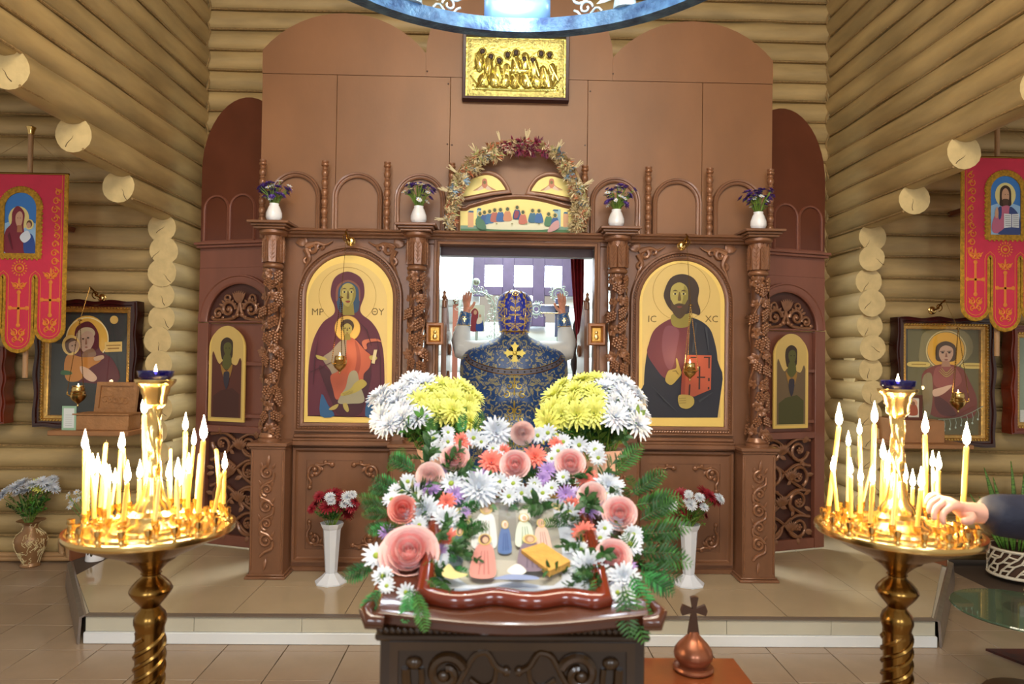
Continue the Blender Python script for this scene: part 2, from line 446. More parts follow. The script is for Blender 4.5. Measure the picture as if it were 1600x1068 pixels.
# side walls: upper courses run towards the nave, stepped ends carried on the stacked corner
def side_wall(side, X, ends, label, seed, zo):
    wl = thing('wall_'+side, label, None, (X, 5.0, 0), kind='structure')
    sgn = -1 if X < 0 else 1
    for k in range(0, 28):
        z = zc(k, zo)
        yend = 5.0+R_.uniform(-.03, .03)
        if k in ends: yend = ends[k]
        elif k > max(ends): yend = -1.0
        r = .103 if k >= min(ends) else .094+R_.uniform(-.006, .010)
        log_mesh((X+R_.uniform(-.02, .02), yend, z), (X, 5.72, z), r, k+seed, n=18 if yend > 3 else 14).build('log', [M_logy, M_end], wl)
        if yend > 3:      # drying crack in the sawn end
            ca = R_.uniform(-2.6, -.6); cx_, cz_ = X+R_.uniform(-.02, .02), z+R_.uniform(-.02, .02)
            pts = [(cx_+t*math.cos(ca)+.004*math.sin(t*90), yend-.0015, cz_+t*math.sin(ca)) for t in (0, .02, .04, .06, .078)]
            MB().tube(pts, [.0004, .0011, .0015, .0017, .002], 5).build('crack', M_crack, wl)
        if k >= min(ends):
            rope(wl, (X-sgn*.075, max(yend, -.5), z-LOGD/2), (X-sgn*.075, 5.5, z-LOGD/2), k+seed, .008, .01)
    # vertical rope in the corner
    pts = [(X-sgn*(.09+.012*math.sin(z*31)), 5.50, z) for z in [2.3+q*.03 for q in range(75)]]
    MB().tube(pts, .008, 6).build('rope', M_rope, wl)
    return wl
side_wall('left', XL, {14: 5.02, 15: 4.45, 16: 3.92, 17: 3.40}, 'stepped log wall of the left side running towards the nave', 200, .04)
side_wall('right', XR, {14: 5.02, 15: 4.48, 16: 3.98, 17: 3.42}, 'stepped log wall of the right side running towards the nave', 300, .06)
# transept walls parallel to the picture, left and right of the stacked corners
for nm, xa, xb, sd, zo, lab in (('transept_left', -6.0, -2.40, 400, -.01, 'log wall behind the left banner and icon'), ('transept_right', 2.70, 6.4, 500, .02, 'log wall behind the right banner and icon')):
    wt = thing('wall_'+nm, lab, None, ((xa+xb)/2, 5.22, 0), kind='structure')
    for k in range(0, 24):
        z = zc(k, zo)
        log_mesh((xa, 5.22, z), (xb, 5.22, z), .096, k+sd).build('log', [M_log, M_end], wt)
        if k: rope(wt, (xa, 5.135, z-LOGD/2), (xb, 5.135, z-LOGD/2), k+sd, .007)
    ZB = .0
# ceilings
tag(MB().box(-2.6, 2.9, 1.2, 5.8, 4.62, 4.7).build('ceiling', M_ceil), 'boarded ceiling over the screen', None, None, 'structure')
for nm, xa, xb in (('ceiling_left', -6, -2.55), ('ceiling_right', 2.85, 6.4)):
    tag(MB().box(xa, xb, 1.0, 5.4, 3.75, 3.82).build(nm, M_ceil), 'boarded ceiling of the %s side aisle' % nm[8:], None, None, 'structure')

# ---- altar room beyond the screen
M_alt = mat('white_altar_log', (226, 232, 232), .5, 0, .05, 4)
wa = thing('wall_altar', 'whitewashed log wall of the altar room', None, (0, 8.0, 0), kind='structure')
wx0, wx1, wz0, wz1 = P(736, 400, 7.9).x, P(900, 400, 7.9).x, P(800, 505, 7.9).z, P(800, 372, 7.9).z
for k in range(0, 22):
    z = .1+k*.19
    if wz0-.02 < z < wz1+.06:
        log_mesh((-2.4, 8.05, z), (wx0+.1, 8.05, z), .112, k+600).build('log', [M_alt, M_alt], wa)
        log_mesh((wx1-.1, 8.05, z), (2.8, 8.05, z), .112, k+620).build('log', [M_alt, M_alt], wa)
    else:
        log_mesh((-2.4, 8.05, z), (2.8, 8.05, z), .112, k+600).build('log', [M_alt, M_alt], wa)
M_altw = mat('altar_plaster', (214, 222, 226), .6)
tag(MB().box(-2.5, -2.4, 5.72, 8.1, .1, 4.1).build('wall_altar_left', M_altw), 'pale left wall of the altar room', None, None, 'structure')
tag(MB().box(2.8, 2.9, 5.72, 8.1, .1, 4.1).build('wall_altar_right', M_altw), 'pale right wall of the altar room', None, None, 'structure')
tag(MB().box(-2.5, 2.9, 5.72, 8.2, 4.1, 4.2).build('ceiling_altar', M_altw), 'pale ceiling of the altar room', None, None, 'structure')

# window: dark boards crossing in front of bright panes
wn = thing('window_1', 'altar window with dark crossed boards and bright panes', None, P(820, 505, 7.9), kind='structure')
M_wb = mat('dark_window_board', (70, 58, 84), .5, 0, .2, 6)
Yw = 7.88
def wbx(x0, x1, y0, y1, d=0.):
    a = P(x0, y0, Yw); b = P(x1, y1, Yw)
    return MB().bbox(a.x, b.x, Yw-.03-d, Yw+.02-d, b.z, a.z, .006)
for (x0, x1, y0, y1, d) in ((786, 803, 372, 470, .012), (833, 850, 372, 510, .012), (740, 896, 398, 416, 0), (740, 895, 447, 463, 0), (740, 757, 400, 463, .006), (878, 896, 400, 463, .006), (790, 852, 493, 510, 0)):
    wbx(x0, x1, y0, y1, d).build('board', M_wb, wn)
M_pane = mat('daylit_pane', (226, 240, 255), .2, emit=9.0)
for (x0, x1, y0, y1) in ((755, 788, 414, 449), (801, 835, 414, 449), (848, 880, 414, 449), (801, 835, 380, 402), (820, 835, 462, 496)):
    a = P(x0, y0, Yw+.05); b = P(x1, y1, Yw+.05)
    MB().bbox(a.x, b.x, Yw+.03, Yw+.04, b.z, a.z, .001).build('pane', M_pane, wn)

# low brown skirting where the platform meets the log corners
for sd, pts in (('left', ((108, 876), (150, 862), (196, 846))), ('right', ((1478, 884), (1440, 872), (1408, 858)))):
    q = [G(x, y, ZS) for x, y in pts]; bb = MB()
    for a, c in zip(q, q[1:]):
        d = Vector((c.y-a.y, a.x-c.x, 0)).normalized()*.012
        bb.add([a, c, c+d, a+d]+[v+Vector((0, 0, .075)) for v in (a, c, c+d, a+d)], [(0, 3, 2, 1), (4, 5, 6, 7), (0, 1, 5, 4), (1, 2, 6, 5), (2, 3, 7, 6), (3, 0, 4, 7)])
    tag(bb.build('baseboard_'+sd, mat('brown_skirting', (120, 72, 46), .35)), 'low brown skirting at the %s end of the platform' % sd, None, None, 'structure')
# ================================================================== carved icon screen (iconostasis)
ic = thing('iconostasis', 'tall brown carved wooden icon screen with columns and arched top', 'icon screen', (XC, 4.45, ZS))
def rx(v): return XC+v
# --- rear boards
zs_ = 3.375
def barc(c, hw, z0, R, n=16):
    a = math.asin(hw/R)
    return [(c+R*math.sin(-a+2*a*k/n), z0-R*math.cos(a)+R*math.cos(-a+2*a*k/n)) for k in range(n+1)]
for s in (-1, 1):
    up = barc(rx(s*1.155), .535, 3.53, .69)
    MB().prism([(up[0][0], zs_+.001)]+up+[(up[-1][0], zs_+.001)], 4.50, 4.525).build('board', M_woodd, ic)
cen = [(rx(.619*math.cos(PI-PI*k/20)), 3.53+.55*math.sin(PI*k/20)) for k in range(21)]
MB().prism([(rx(-.619), zs_+.001)]+cen+[(rx(.619), zs_+.001)], 4.50, 4.525).build('board', M_woodd, ic)
xs = [-1.69, -1.20, -.455, .455, 1.22, 1.69]
for i in range(5):
    MB().bbox(rx(xs[i])+.0012, rx(xs[i+1])-.0012, 4.502 if i != 2 else 4.500, 4.525, 2.29, zs_-.001, .0015).build('board', M_woodd, ic)
b = MB()
for (x, z) in ((-.47, 2.93), (-.44, 2.925), (.44, 2.94), (.47, 3.3), (-.47, 3.33), (.62, 3.42), (-.61, 3.41)): b.ell((rx(x), 4.499, z), .006, .002, .006, 8, 4)
b.build('nail', mat('nail', (60, 34, 20), .5), ic)

# --- bays
for s in (-1, 1):
    MB().box(rx(s*.62), rx(s*1.64), 4.47, 4.498, .95, 2.30).build('bay_panel', M_wood, ic)
    cx = rx(s*1.084)
    path = arch(cx, 1.900, .282, 1.095, 24)
    fr = MB()
    fr.sweep(path, [(0, 4.47), (0, 4.452), (.012, 4.444), (.022, 4.444), (.026, 4.452), (.040, 4.452), (.046, 4.436), (.056, 4.436), (.064, 4.47)], True)
    fo = fr.build('icon_frame', M_wood, ic)
    bd = MB(); pts = []
    op = []
    pth = arch(cx, 1.900, .315, 1.062, 60)
    # resample evenly
    tot = 0; seg = []
    for i in range(len(pth)):
        a = Vector(pth[i]); c = Vector(pth[(i+1) % len(pth)]); seg.append((a, c, (c-a).length)); tot += (c-a).length
    nb = 190; d = 0; si = 0; acc = 0
    for k in range(nb):
        t = tot*k/nb
        while acc+seg[si][2] < t: acc += seg[si][2]; si += 1
        a, c, l = seg[si]; p = a.lerp(c, (t-acc)/l); dr = (c-a).normalized()
        ang = math.atan2(dr.y, dr.x)+.6
        bd.ell((p.x, 4.448, p.y), .0105, .007, .0048, 6, 4, Matrix.Rotation(-ang, 3, 'Y'))
    bd.build('rope_bead', M_carve, fo)
    # sill under the icon
    b = MB(); b.bbox(rx(s*.80), rx(s*1.42), 4.40, 4.47, .985, 1.0, .003); b.bbox(rx(s*.79), rx(s*1.43), 4.385, 4.47, .955, .985, .004); b.bbox(rx(s*.80), rx(s*1.42), 4.42, 4.47, 1.0, 1.025, .006)
    b.build('sill', M_wood, ic)
    # carved corner leaves beside the arch
    for q in (-1, 1):
        b = MB(); ox, oz = cx+q*.30, 2.250
        def tr(u, v): return (ox-q*u*1.12, oz+v*1.12)
        b.xz([tr(*p) for p in spiral(.045, -.03, .035, .008, PI*.9, -1.15)], 4.458, [.016*(1-.4*k/26) for k in range(27)])
        b.xz([tr(*p) for p in smc([(.01, -.02), (.07, .005), (.12, -.005), (.165, .018)], 6, False)], 4.458, [.021*(1-.8*k/18) for k in range(19)])
        b.xz([tr(*p) for p in smc([(.008, -.03), (.03, -.085), (.012, -.13), (-.008, -.185)], 6, False)], 4.458, [.021*(1-.8*k/18) for k in range(19)])
        b.xz([tr(*p) for p in spiral(.02, -.10, .026, .006, PI*.3, .9)], 4.458, .011)
        b.xz([tr(*p) for p in spiral(.10, -.018, .024, .006, PI*1.2, -.9)], 4.458, .011)
        for an in range(5):
            a = PI*.55+an*.27; p = tr(.01, -.01); e = tr(.01+.066*math.cos(a), -.01+.066*math.sin(a))
            b.leaf((p[0], 4.455, p[1]), (e[0], 4.458, e[1]), (0, -1, 0), .016, .12)
        b.build('carved_corner_leaf', M_carve, ic)

# --- entablature
b = MB()
b.sweep([(rx(-1.62), 2.29), (rx(1.62), 2.29)], [(0, 4.47), (0, 4.43), (.012, 4.425), (.018, 4.40), (.030, 4.395), (.034, 4.37), (.046, 4.365), (.050, 4.47)])
b.build('cornice', M_wood, ic)
for s in (-1, 1):
    for c in (.642, 1.552):
        x = rx(s*c); b = MB()
        b.bbox(x-.128, x+.128, 4.24, 4.47, 2.345, 2.362, .003)
        b.bbox(x-.112, x+.112, 4.26, 4.47, 2.330, 2.345, .004)
        b.bbox(x-.098, x+.098, 4.275, 4.47, 2.314, 2.330, .004)
        b.build('cornice_block', M_wood, ic)
# --- door frame
b = MB()
b.bbox(rx(-.60), rx(.60), 4.455, 4.62, 2.262, 2.30, .004)
for s in (-1, 1): b.bbox(rx(s*.515), rx(s*.60), 4.46, 4.62, ZS, 2.262, .004)
b.build('door_jamb', M_wood, ic)
b = MB(); b.sweep([(rx(-.505), ZS), (rx(-.505), 2.262), (rx(.505), 2.262), (rx(.505), ZS)], [(0, 4.46), (0, 4.445), (.014, 4.438), (.02, 4.445), (.035, 4.447), (.04, 4.46)])
b.build('door_moulding', M_wood, ic)
# inner dark soffit
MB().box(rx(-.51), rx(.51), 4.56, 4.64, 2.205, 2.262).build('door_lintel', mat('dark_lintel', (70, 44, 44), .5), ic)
# opened door leaves swung into the altar
for s in (-1, 1):
    l = MB(); x = rx(s*.485)
    out = [(4.64, ZS+.02), (4.64, 1.86), (4.70, 1.93), (4.80, 1.84), (4.92, 1.72), (5.06, 1.70), (5.06, ZS+.02)]
    n = len(out); x0, x1 = x-.018, x+.018
    l.add([(x0, p[0], p[1]) for p in out]+[(x1, p[0], p[1]) for p in out], [tuple(range(n)), tuple(range(2*n-1, n-1, -1))]+[(i, (i+1) % n, (i+1) % n+n, i+n) for i in range(n)])
    lo = l.build('door_leaf', M_wood, ic)
    k = MB(); k.lathe([(.004, 0), (.016, .004), (.016, .05), (.010, .055), (.018, .07), (.008, .09), (.012, .105), (.001, .12)], 10, (x, 4.64, 1.86)); k.build('finial', M_carve, lo)
    b = MB()
    for q in range(7):
        b.tube([(x-s*.025, p[0], p[1]) for p in spiral(4.83+.06*(-1)**q, .55+q*.17, .055, .01, PI*q, 1.1)], .009, 6)
    b.build('scroll_carving', M_carve, lo)

# --- pedestals
def pedestal(xa, xb, carved):
    b = MB()
    b.bbox(xa, xb, 4.285, 4.47, ZS, .955, .004)
    o = b.build('pedestal', M_wood, ic)
    c = MB(); c.bbox(xa-.018, xb+.018, 4.262, 4.47, .962, .985, .004); c.bbox(xa-.008, xb+.008, 4.275, 4.47, .945, .962, .004); c.build('pedestal_cap', M_wood, o)
    c = MB(); c.bbox(xa-.02, xb+.02, 4.262, 4.49, ZS, ZS+.018, .004); c.bbox(xa-.010, xb+.010, 4.274, 4.48, ZS+.018, ZS+.03, .004); c.build('pedestal_base', M_wood, o)
    c = MB()
    for e in (xa+.012, xb-.012): c.bbox(e-.004, e+.004, 4.279, 4.286, ZS+.05, .93, .002)
    c.build('edge_bead', M_carve, o)
    c = MB(); m = (xa+xb)/2
    for q in range(5):
        z = .80-q*.105; d = (-1)**q
        c.xz(spiral(m, z, .040, .010, PI/2*d, 1.25*d), 4.280, [.010*(1-.3*k/26) for k in range(27)])
        c.xz(smc([(m+.04*d, z), (m+.036*d, z-.045), (m-.01*d, z-.07), (m-.038*d, z-.10)], 5, False), 4.280, [.011-.003*abs(k-8)/8 for k in range(16)])
        c.leaf((m-.03*d, 4.280, z+.02), (m-.035*d, 4.276, z+.065), (0, -1, 0), .010); c.leaf((m+.03*d, 4.280, z+.02), (m+.05*d, 4.276, z+.06), (0, -1, 0), .008)
        c.ell((m, 4.280, z), .012, .008, .012, 8, 5)
    c.leaf((m, 4.280, .83), (m+.01, 4.276, .91), (0, -1, 0), .012); c.leaf((m, 4.280, .27), (m-.01, 4.276, .20), (0, -1, 0), .010)
    c.build('scroll_carving', M_carve, o)
for s in (-1, 1):
    pedestal(*sorted((rx(s*1.43), rx(s*1.64))), True); pedestal(*sorted((rx(s*.51), rx(s*.78))), True)
# --- lower panels
for s in (-1, 1):
    xa, xb = sorted((rx(s*.775), rx(s*1.435))); cx = (xa+xb)/2
    MB().box(xa, xb, 4.45, 4.49, ZS, .96).build('lower_panel', M_wood, ic)
    b = MB(); p = [(cx-.285, .235), (cx-.285, .905), (cx+.285, .905), (cx+.285, .235)]
    b.sweep(p, [(0, 4.45), (0, 4.443), (.012, 4.436), (.016, 4.425), (.03, 4.425), (.036, 4.45)], True)
    b.sweep([(cx-.235, .285), (cx-.235, .855), (cx+.235, .855), (cx+.235, .285)], [(0, 4.45), (0, 4.444), (.05, 4.444), (.05, 4.45)], True)
    b.build('panel_moulding', M_wood, ic)
    MB().bbox(xa, xb, 4.435, 4.46, ZS, ZS+.03, .004).build('skirting', M_wood, ic)
    for qx in (-1, 1):
        for qz in (-1, 1):
            b = MB(); ox, oz = cx+qx*.175, .57+qz*.215
            def tr(u, v): return (ox+qx*u, oz+qz*v)
            b.xz([tr(*p) for p in spiral(.0, .0, .045, .014, -.2, .95)], 4.440, [.011*(1-.3*k/26) for k in range(27)])
            b.xz([tr(*p) for p in smc([(.045, 0), (.045, -.04), (.03, -.07), (.035, -.095)], 5, False)], 4.440, .009)
            b.xz([tr(*p) for p in smc([(0, .045), (-.04, .04), (-.07, .05), (-.10, .045)], 5, False)], 4.440, .009)
            for (u, v, r) in ((.006, .012, .017), (-.004, -.018, .015), (-.105, .042, .017), (.035, -.105, .015), (-.062, .058, .013), (.02, -.03, .012)): b.ell((tr(u, v)[0], 4.438, tr(u, v)[1]), r, r*.6, r, 8, 5)
            b.leaf((tr(-.03, .03)[0], 4.44, tr(-.03, .03)[1]), (tr(-.05, .0)[0], 4.436, tr(-.05, .0)[1]), (0, -1, 0), .010)
            b.build('corner_scroll', M_carve, ic)
    b = MB()
    for k in range(4):
        a = PI/2*k; b.ell((cx+.055*math.cos(a), 4.44, .57+.075*math.sin(a)), .032, .018, .028, 8, 5)
        b.xz(spiral(cx+.03*math.cos(a+.6), .57+.04*math.sin(a+.6), .03, .01, a, .8), 4.440, .008)
    b.ell((cx, 4.435, .57), .03, .02, .03); b.build('centre_rosette', M_carve, ic)

# --- vine columns
def grapes():
    b = MB(); r = random.Random(3)
    for row, n in enumerate((2, 3, 4, 3, 2, 1)):
        for k in range(n):
            b.ell(((k-(n-1)/2)*.017+r.uniform(-.002, .002), -.006-.006*(1-abs(k-(n-1)/2)/2.5), -row*.0145), .0098, .0098, .0098, 7, 5)
    return mesh_of(b, 'grape_cluster', M_carve)
def vine_leaf():
    b = MB()
    for a, L in ((0, .052), (.85, .044), (-.85, .044), (1.75, .032), (-1.75, .032)):
        b.leaf((0, 0, 0), (L*math.sin(a), -.012, L*math.cos(a)), (0, -1, 0), .015, .18, 5, 0)
        b.tube([(0, -.004, 0), (L*.8*math.sin(a), -.016, L*.8*math.cos(a))], [.003, .0015], 5)
    return mesh_of(b, 'vine_leaf', M_carve)
GR, VL = grapes(), vine_leaf()
def column(x):
    y = 4.37; c = MB()
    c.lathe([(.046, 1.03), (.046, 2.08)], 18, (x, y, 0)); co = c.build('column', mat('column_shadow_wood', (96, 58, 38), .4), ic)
    b = MB(); b.lathe([(.072, .985), (.072, 1.0), (.062, 1.005), (.066, 1.015), (.060, 1.028), (.056, 1.04), (.04, 1.04)], 22, (x, y, 0)); b.build('column_base', M_carve, co)
    b = MB(); b.lathe([(.04, 2.07), (.056, 2.075), (.064, 2.085), (.064, 2.095), (.056, 2.105), (.052, 2.11), (.056, 2.28), (.075, 2.285), (.086, 2.295), (.086, 2.312), (.04, 2.314)], 22, (x, y, 0)); b.build('capital', M_carve, co)
    for k in range(8):
        a = 2*PI*k/8+.2; e = Vector((math.cos(a), math.sin(a), 0)); t = Vector((-e.y, e.x, 0)); b = MB()
        q = Vector((x, y, 0))+e*.060; pr = [(-.021, 2.112), (.021, 2.112), (.024, 2.235), (0, 2.280), (-.024, 2.235)]
        f1 = [q+t*u+e*.006+Vector((0, 0, v)) for u, v in pr]; f0 = [q+t*u-e*.012+Vector((0, 0, v)) for u, v in pr]; n = 5
        b.add(f1+f0, [tuple(range(n)), tuple(range(2*n-1, n-1, -1))]+[(i, i+n, (i+1) % n+n, (i+1) % n) for i in range(n)])
        b.tube([q+e*.008+Vector((0, 0, 2.12)), q+e*.008+Vector((0, 0, 2.255))], .0025, 5)
        for j in range(5):
            for d in (-1, 1):
                z = 2.13+j*.026; b.tube([q+e*.007+Vector((0, 0, z)), q+e*.010+t*d*.015+Vector((0, 0, z+.02))], [.0035, .002], 5)
        b.build('capital_leaf', M_carve, co)
    # twisting stem
    st = MB()
    for ph in (0, PI):
        st.tube([(x+.050*math.cos(ph+z*9), y+.050*math.sin(ph+z*9), z) for z in [1.04+k*.02 for k in range(52)]], .008, 6)
    st.build('vine_stem', M_carve, co)
    r = random.Random(11); z = 1.06; k = 0
    while z < 2.06:
        for a in (-PI/2-.75, -PI/2+.1, -PI/2+.9, PI/2):
            aa = a+r.uniform(-.25, .25)+(.4 if k % 2 else 0); e = Vector((math.cos(aa), math.sin(aa), 0))
            M = Matrix.Rotation(aa+PI/2, 3, 'Z') @ Matrix.Rotation(r.uniform(-.7, .7), 3, 'Y')
            pz = z+r.uniform(-.02, .02)
            if (k+int(a*2)) % 2: inst(GR, 'grape_cluster', co, (x+e.x*.052, y+e.y*.052, min(pz+.04, 2.05)), M, r.uniform(.85, 1.1))
            else: inst(VL, 'vine_leaf', co, (x+e.x*.053, y+e.y*.053, min(pz, 2.04)), Matrix.Rotation(aa+PI/2, 3, 'Z') @ Matrix.Rotation(r.uniform(-2.2, 2.2), 3, 'Y'), r.uniform(.85, 1.1))
        z += .082; k += 1
for s in (-1, 1):
    for c in (.642, 1.552): column(rx(s*c))

# --- upper row: turned balusters and blind arches
bp = [(.020, 0), (.020, .02), (.014, .025)]
for k in range(6):
    z = .03+k*.062; bp += [(.014, z), (.020, z+.012), (.023, z+.024), (.020, z+.036), (.014, z+.047), (.018, z+.052), (.018, z+.056)]
bp += [(.014, .405), (.024, .415), (.024, .425), (.017, .43), (.022, .437), (.022, .445)]
bm_ = MB(); bm_.lathe(bp, 14); BAL = mesh_of(bm_, 'baluster', M_carve)
for s in (-1, 1):
    for c in (.433, .85, 1.252, 1.652): inst(BAL, 'baluster', ic, (rx(s*c), 4.435, 2.34))
    for c, hw in ((.642, .155), (1.05, .152), (1.452, .152)):
        cx = rx(s*c); b = MB()
        p = arch(cx, 2.735-hw-.02, hw-.022, 2.362, 20)
        b.sweep(p, [(0, 4.50), (0, 4.485), (.010, 4.478), (.016, 4.478), (.020, 4.470), (.030, 4.468), (.034, 4.478), (.036, 4.50)], True)
        b.build('arch_moulding', M_wood, ic)
# --- frames in the centre over the door
def pp(l, Y): return [(P(x, y, Y).x, P(x, y, Y).z) for x, y in l]
supper = pp([(719, 363), (719, 329), (730, 329), (736, 325)], 4.46)
top = [(736+(888-736)*k/14, 325-15*math.sin(PI*k/14)+k*.1) for k in range(1, 14)]
supper_px = [(719, 363), (719, 329), (729, 329), (735, 325)]+top+[(889, 326), (895, 331), (898, 332), (898, 365)]
sp = pp(supper_px, 4.46)
b = MB(); b.sweep(sp, [(0, 4.50), (0, 4.465), (.010, 4.458), (.016, 4.452), (.024, 4.452), (.03, 4.46), (.034, 4.50)], True); b.build('supper_frame', M_wood, ic)
lunL = smc([(722, 307), (731, 284), (748, 275), (764, 273), (778, 279), (787, 290), (790, 296)], 4, False)
lunL = [(p.x, p.y) for p in lunL]+[(770, 298), (745, 303), (730, 306)]
lunR = [(1616-p[0]+4, p[1]+2) for p in lunL][::-1]
for l in (lunL, lunR):
    q = pp(l, 4.46)
    b = MB(); b.sweep(q, [(0, 4.50), (0, 4.465), (.008, 4.458), (.020, 4.456), (.028, 4.46), (.030, 4.50)], True); b.build('lunette_frame', M_wood, ic)

# ================================================================== side wings
def wing(s):
    ang = math.radians(17.5)*s
    loc = (XC+s*1.884, 4.895, ZS)
    root = thing('iconostasis_wing', 'red-brown arched side panel of the icon screen on the %s, with lattice carving' % ('left' if s < 0 else 'right'), 'screen panel', loc, ang, local=True)
    # local: u to the outside is s*x, front is -y, z from the platform
    def X(u): return s*u
    u0, u1 = -.30, .435
    def BX(ua, ub, ya, yb, za, zb, bv=.003):
        a, b_ = sorted((X(ua), X(ub))); return MB().bbox(a, b_, ya, yb, za, zb, bv)
    uc = (.435-.30)/2
    n = 22; hw = .365
    tp = [(X(uc)-hw, 2.2)]+[(X(uc)-hw*math.cos(PI*k/n), 2.72+.50*math.sin(PI*k/n)) for k in range(n+1)]+[(X(uc)+hw, 2.2)]
    MB().prism(tp, .0, .03).build('arched_top_board', mat('wing_top_board', (96, 50, 34), .4, 0, .12, 4), root)
    b = BX(u0, u1, .0, .03, 2.0, 2.2, .002); b.build('upper_board', M_wing, root)
    b = BX(u0, u1+.02, -.045, .03, 2.165, 2.185); b.v += BX(u0, u1+.01, -.03, .03, 2.145, 2.165).v; nf = len(b.f)
    b.f += [tuple(i+len(b.v)//2 for i in f) for f in b.f]; b.m += b.m; b.build('shelf_moulding', M_wing, root)
    for uu in (.075, .295):
        p = arch(X(uu), 2.42, .095, 2.20, 18); MB().sweep(p, [(0, .0), (0, -.012), (.006, -.016), (.012, -.016), (.016, 0)], True).build('arch_moulding', M_wing, root)
    # stiles and rails of the door below
    BX(.345, u1, -.01, .03, .02, 1.605).build('stile', M_wing, root)
    BX(u0, -.16, -.01, .03, .02, 1.605).build('stile', M_wing, root)
    for za, zb in ((.0, .075), (.80, .85), (1.585, 1.60)): BX(-.16, .345, -.008, .03, za+.02, zb+.02).build('rail', M_wing, root)
    BX(-.16, .345, .022, .035, .85, 1.60).build('back_board', M_wing, root)
    # arch over the lunette
    uc2, zl, ra = .08, 1.61, .272
    p = [(X(uc2)-ra*math.cos(PI*k/24), zl+ra*math.sin(PI*k/24)) for k in range(25)]
    MB().sweep(p, [(0, .03), (0, -.012), (.012, -.022), (.05, -.022), (.056, -.03), (.066, -.03), (.068, .0)]).build('lunette_arch', M_wing, root)
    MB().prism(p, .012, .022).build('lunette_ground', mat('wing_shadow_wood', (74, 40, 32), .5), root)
    xa_, xb_ = sorted((X(u0), X(u1)))
    MB().prism([(xa_, zl), (xa_, 2.0), (xb_, 2.0), (xb_, zl)]+p[::-1], .0, .029).build('spandrel', M_wing, root)
    # carving: shell and scrolls
    b = MB(); cx = X(.08); cz = 1.625
    for k in range(7):
        a = PI/2+(k-3)*.19; b.leaf((cx, -.004, cz+.11), (cx+.10*math.cos(a), -.018, cz+.11+.10*math.sin(a)), (0, -1, 0), .013, .10)
    for d in (-1, 1):
        b.xz([(cx+d*q[0], cz+q[1]) for q in spiral(.095, .075, .062, .012, PI, -1.3)], -.004, [.014*(1-.3*k/26) for k in range(27)])
        b.xz([(cx+d*q[0], cz+q[1]) for q in spiral(.180, .045, .042, .010, PI, -1.2)], -.004, [.012*(1-.3*k/26) for k in range(27)])
        b.xz([(cx+d*q[0], cz+q[1]) for q in smc([(.0, .12), (.03, .03), (.09, .005), (.2, .0), (.235, .02)], 6, False)], -.004, .012)
        b.xz([(cx+d*q[0], cz+q[1]) for q in spiral(.10, .155, .030, .008, -.5, 1.0)], -.004, .008)
        for (u, v, r) in ((.095, .075, .016), (.18, .045, .013), (.02, .035, .018), (.05, .02, .014), (.225, .015, .016), (.14, .015, .013)): b.ell((cx+d*u, -.008, cz+v), r, r*.7, r, 8, 5)
        for k in range(6):
            a = .5+k*.42; b.leaf((cx+d*(.095+.045*math.cos(a)), -.004, cz+.075+.045*math.sin(a)), (cx+d*(.095+.085*math.cos(a)), -.016, cz+.075+.085*math.sin(a)), (0, -1, 0), .010, .12)
    b.build('lunette_carving', M_carve, root)
    # lattice below
    b = MB(); r = random.Random(5)
    for row in range(4):
        z = .15+row*.185
        for d in (-1, 1):
            c0 = (X(.092)+d*.115, z+.03)
            b.xz(spiral(c0[0], c0[1], .085, .018, PI/2*(1+d)+row, d*1.25*(-1)**row), .0, [.013*(1-.3*k/26) for k in range(27)])
            for k in range(5):
                a = 2*PI*k/5+row; b.ell((c0[0]+.017*math.cos(a), -.010, c0[1]+.017*math.sin(a)), .011, .007, .011, 7, 4)
            b.ell((c0[0], -.014, c0[1]), .010, .008, .010, 7, 4)
            for k in range(3):
                a = r.uniform(0, 6.3); b.leaf((c0[0]+.07*math.cos(a), 0, c0[1]+.07*math.sin(a)), (c0[0]+.125*math.cos(a), -.012, c0[1]+.125*math.sin(a)), (0, -1, 0), .016, .12)
        b.xz(smc([(X(.092)-.21, z-.09), (X(.092)-.08, z-.02), (X(.092), z+.05), (X(.092)+.10, z+.11), (X(.092)+.22, z+.10)], 5, False), .006, .012)
        b.xz(smc([(X(.092)+.21, z-.09), (X(.092)+.08, z-.02), (X(.092), z+.05), (X(.092)-.10, z+.11), (X(.092)-.22, z+.10)], 5, False), .010, .012)
        for k in range(7):
            a = PI/2+(k-3)*.27; q = (X(.05 if row % 2 else .13), z+.0)
            b.leaf((q[0], -.004, q[1]), (q[0]+.085*math.cos(a), -.018, q[1]+.085*math.sin(a)), (0, -1, 0), .014, .12)
    b.build('lattice_carving', M_carve, root)
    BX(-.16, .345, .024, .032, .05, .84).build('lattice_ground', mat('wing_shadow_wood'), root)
    # two cross bars holding the icon
    for z in (1.30, .93): BX(-.16, .345, -.004, .022, z, z+.028).build('cross_bar', M_wing, root)
    return root, X
wings = {s: wing(s) for s in (-1, 1)}
# ================================================================== icons
def pxmap(Y): return lambda u, v, l=0.: P(u, v, Y)+Vector((0, -l, 0))
def ring(cx, cy, r, w_=.8, n=40, a0=0., a1=2*PI):
    return circ(cx, cy, r, r, n, a0, a1)+circ(cx, cy, r-w_, r-w_, n, a0, a1)[::-1]
def ringseg(col, cx, cy, r, w_=.8, n=4, a0=0., a1=2*PI):
    return [(col, ring(cx, cy, r, w_, 10, a0+(a1-a0)*k/n, a0+(a1-a0)*(k+1)/n)) for k in range(n)]
def blob(pts, n=4): return [(p.x, p.y) for p in smc(pts, n)]
def aw(cx, cy, r, yb, n=22): return [(cx-r, yb)]+[(cx-r*math.cos(PI*k/n), cy-r*math.sin(PI*k/n)) for k in range(n+1)]+[(cx+r, yb)]
OCH = '8e8036'; OCHL = 'b0a052'; MAR = '5c2233'; MARD = '431826'; NAV = '20222f'; GRY = '8f8270'
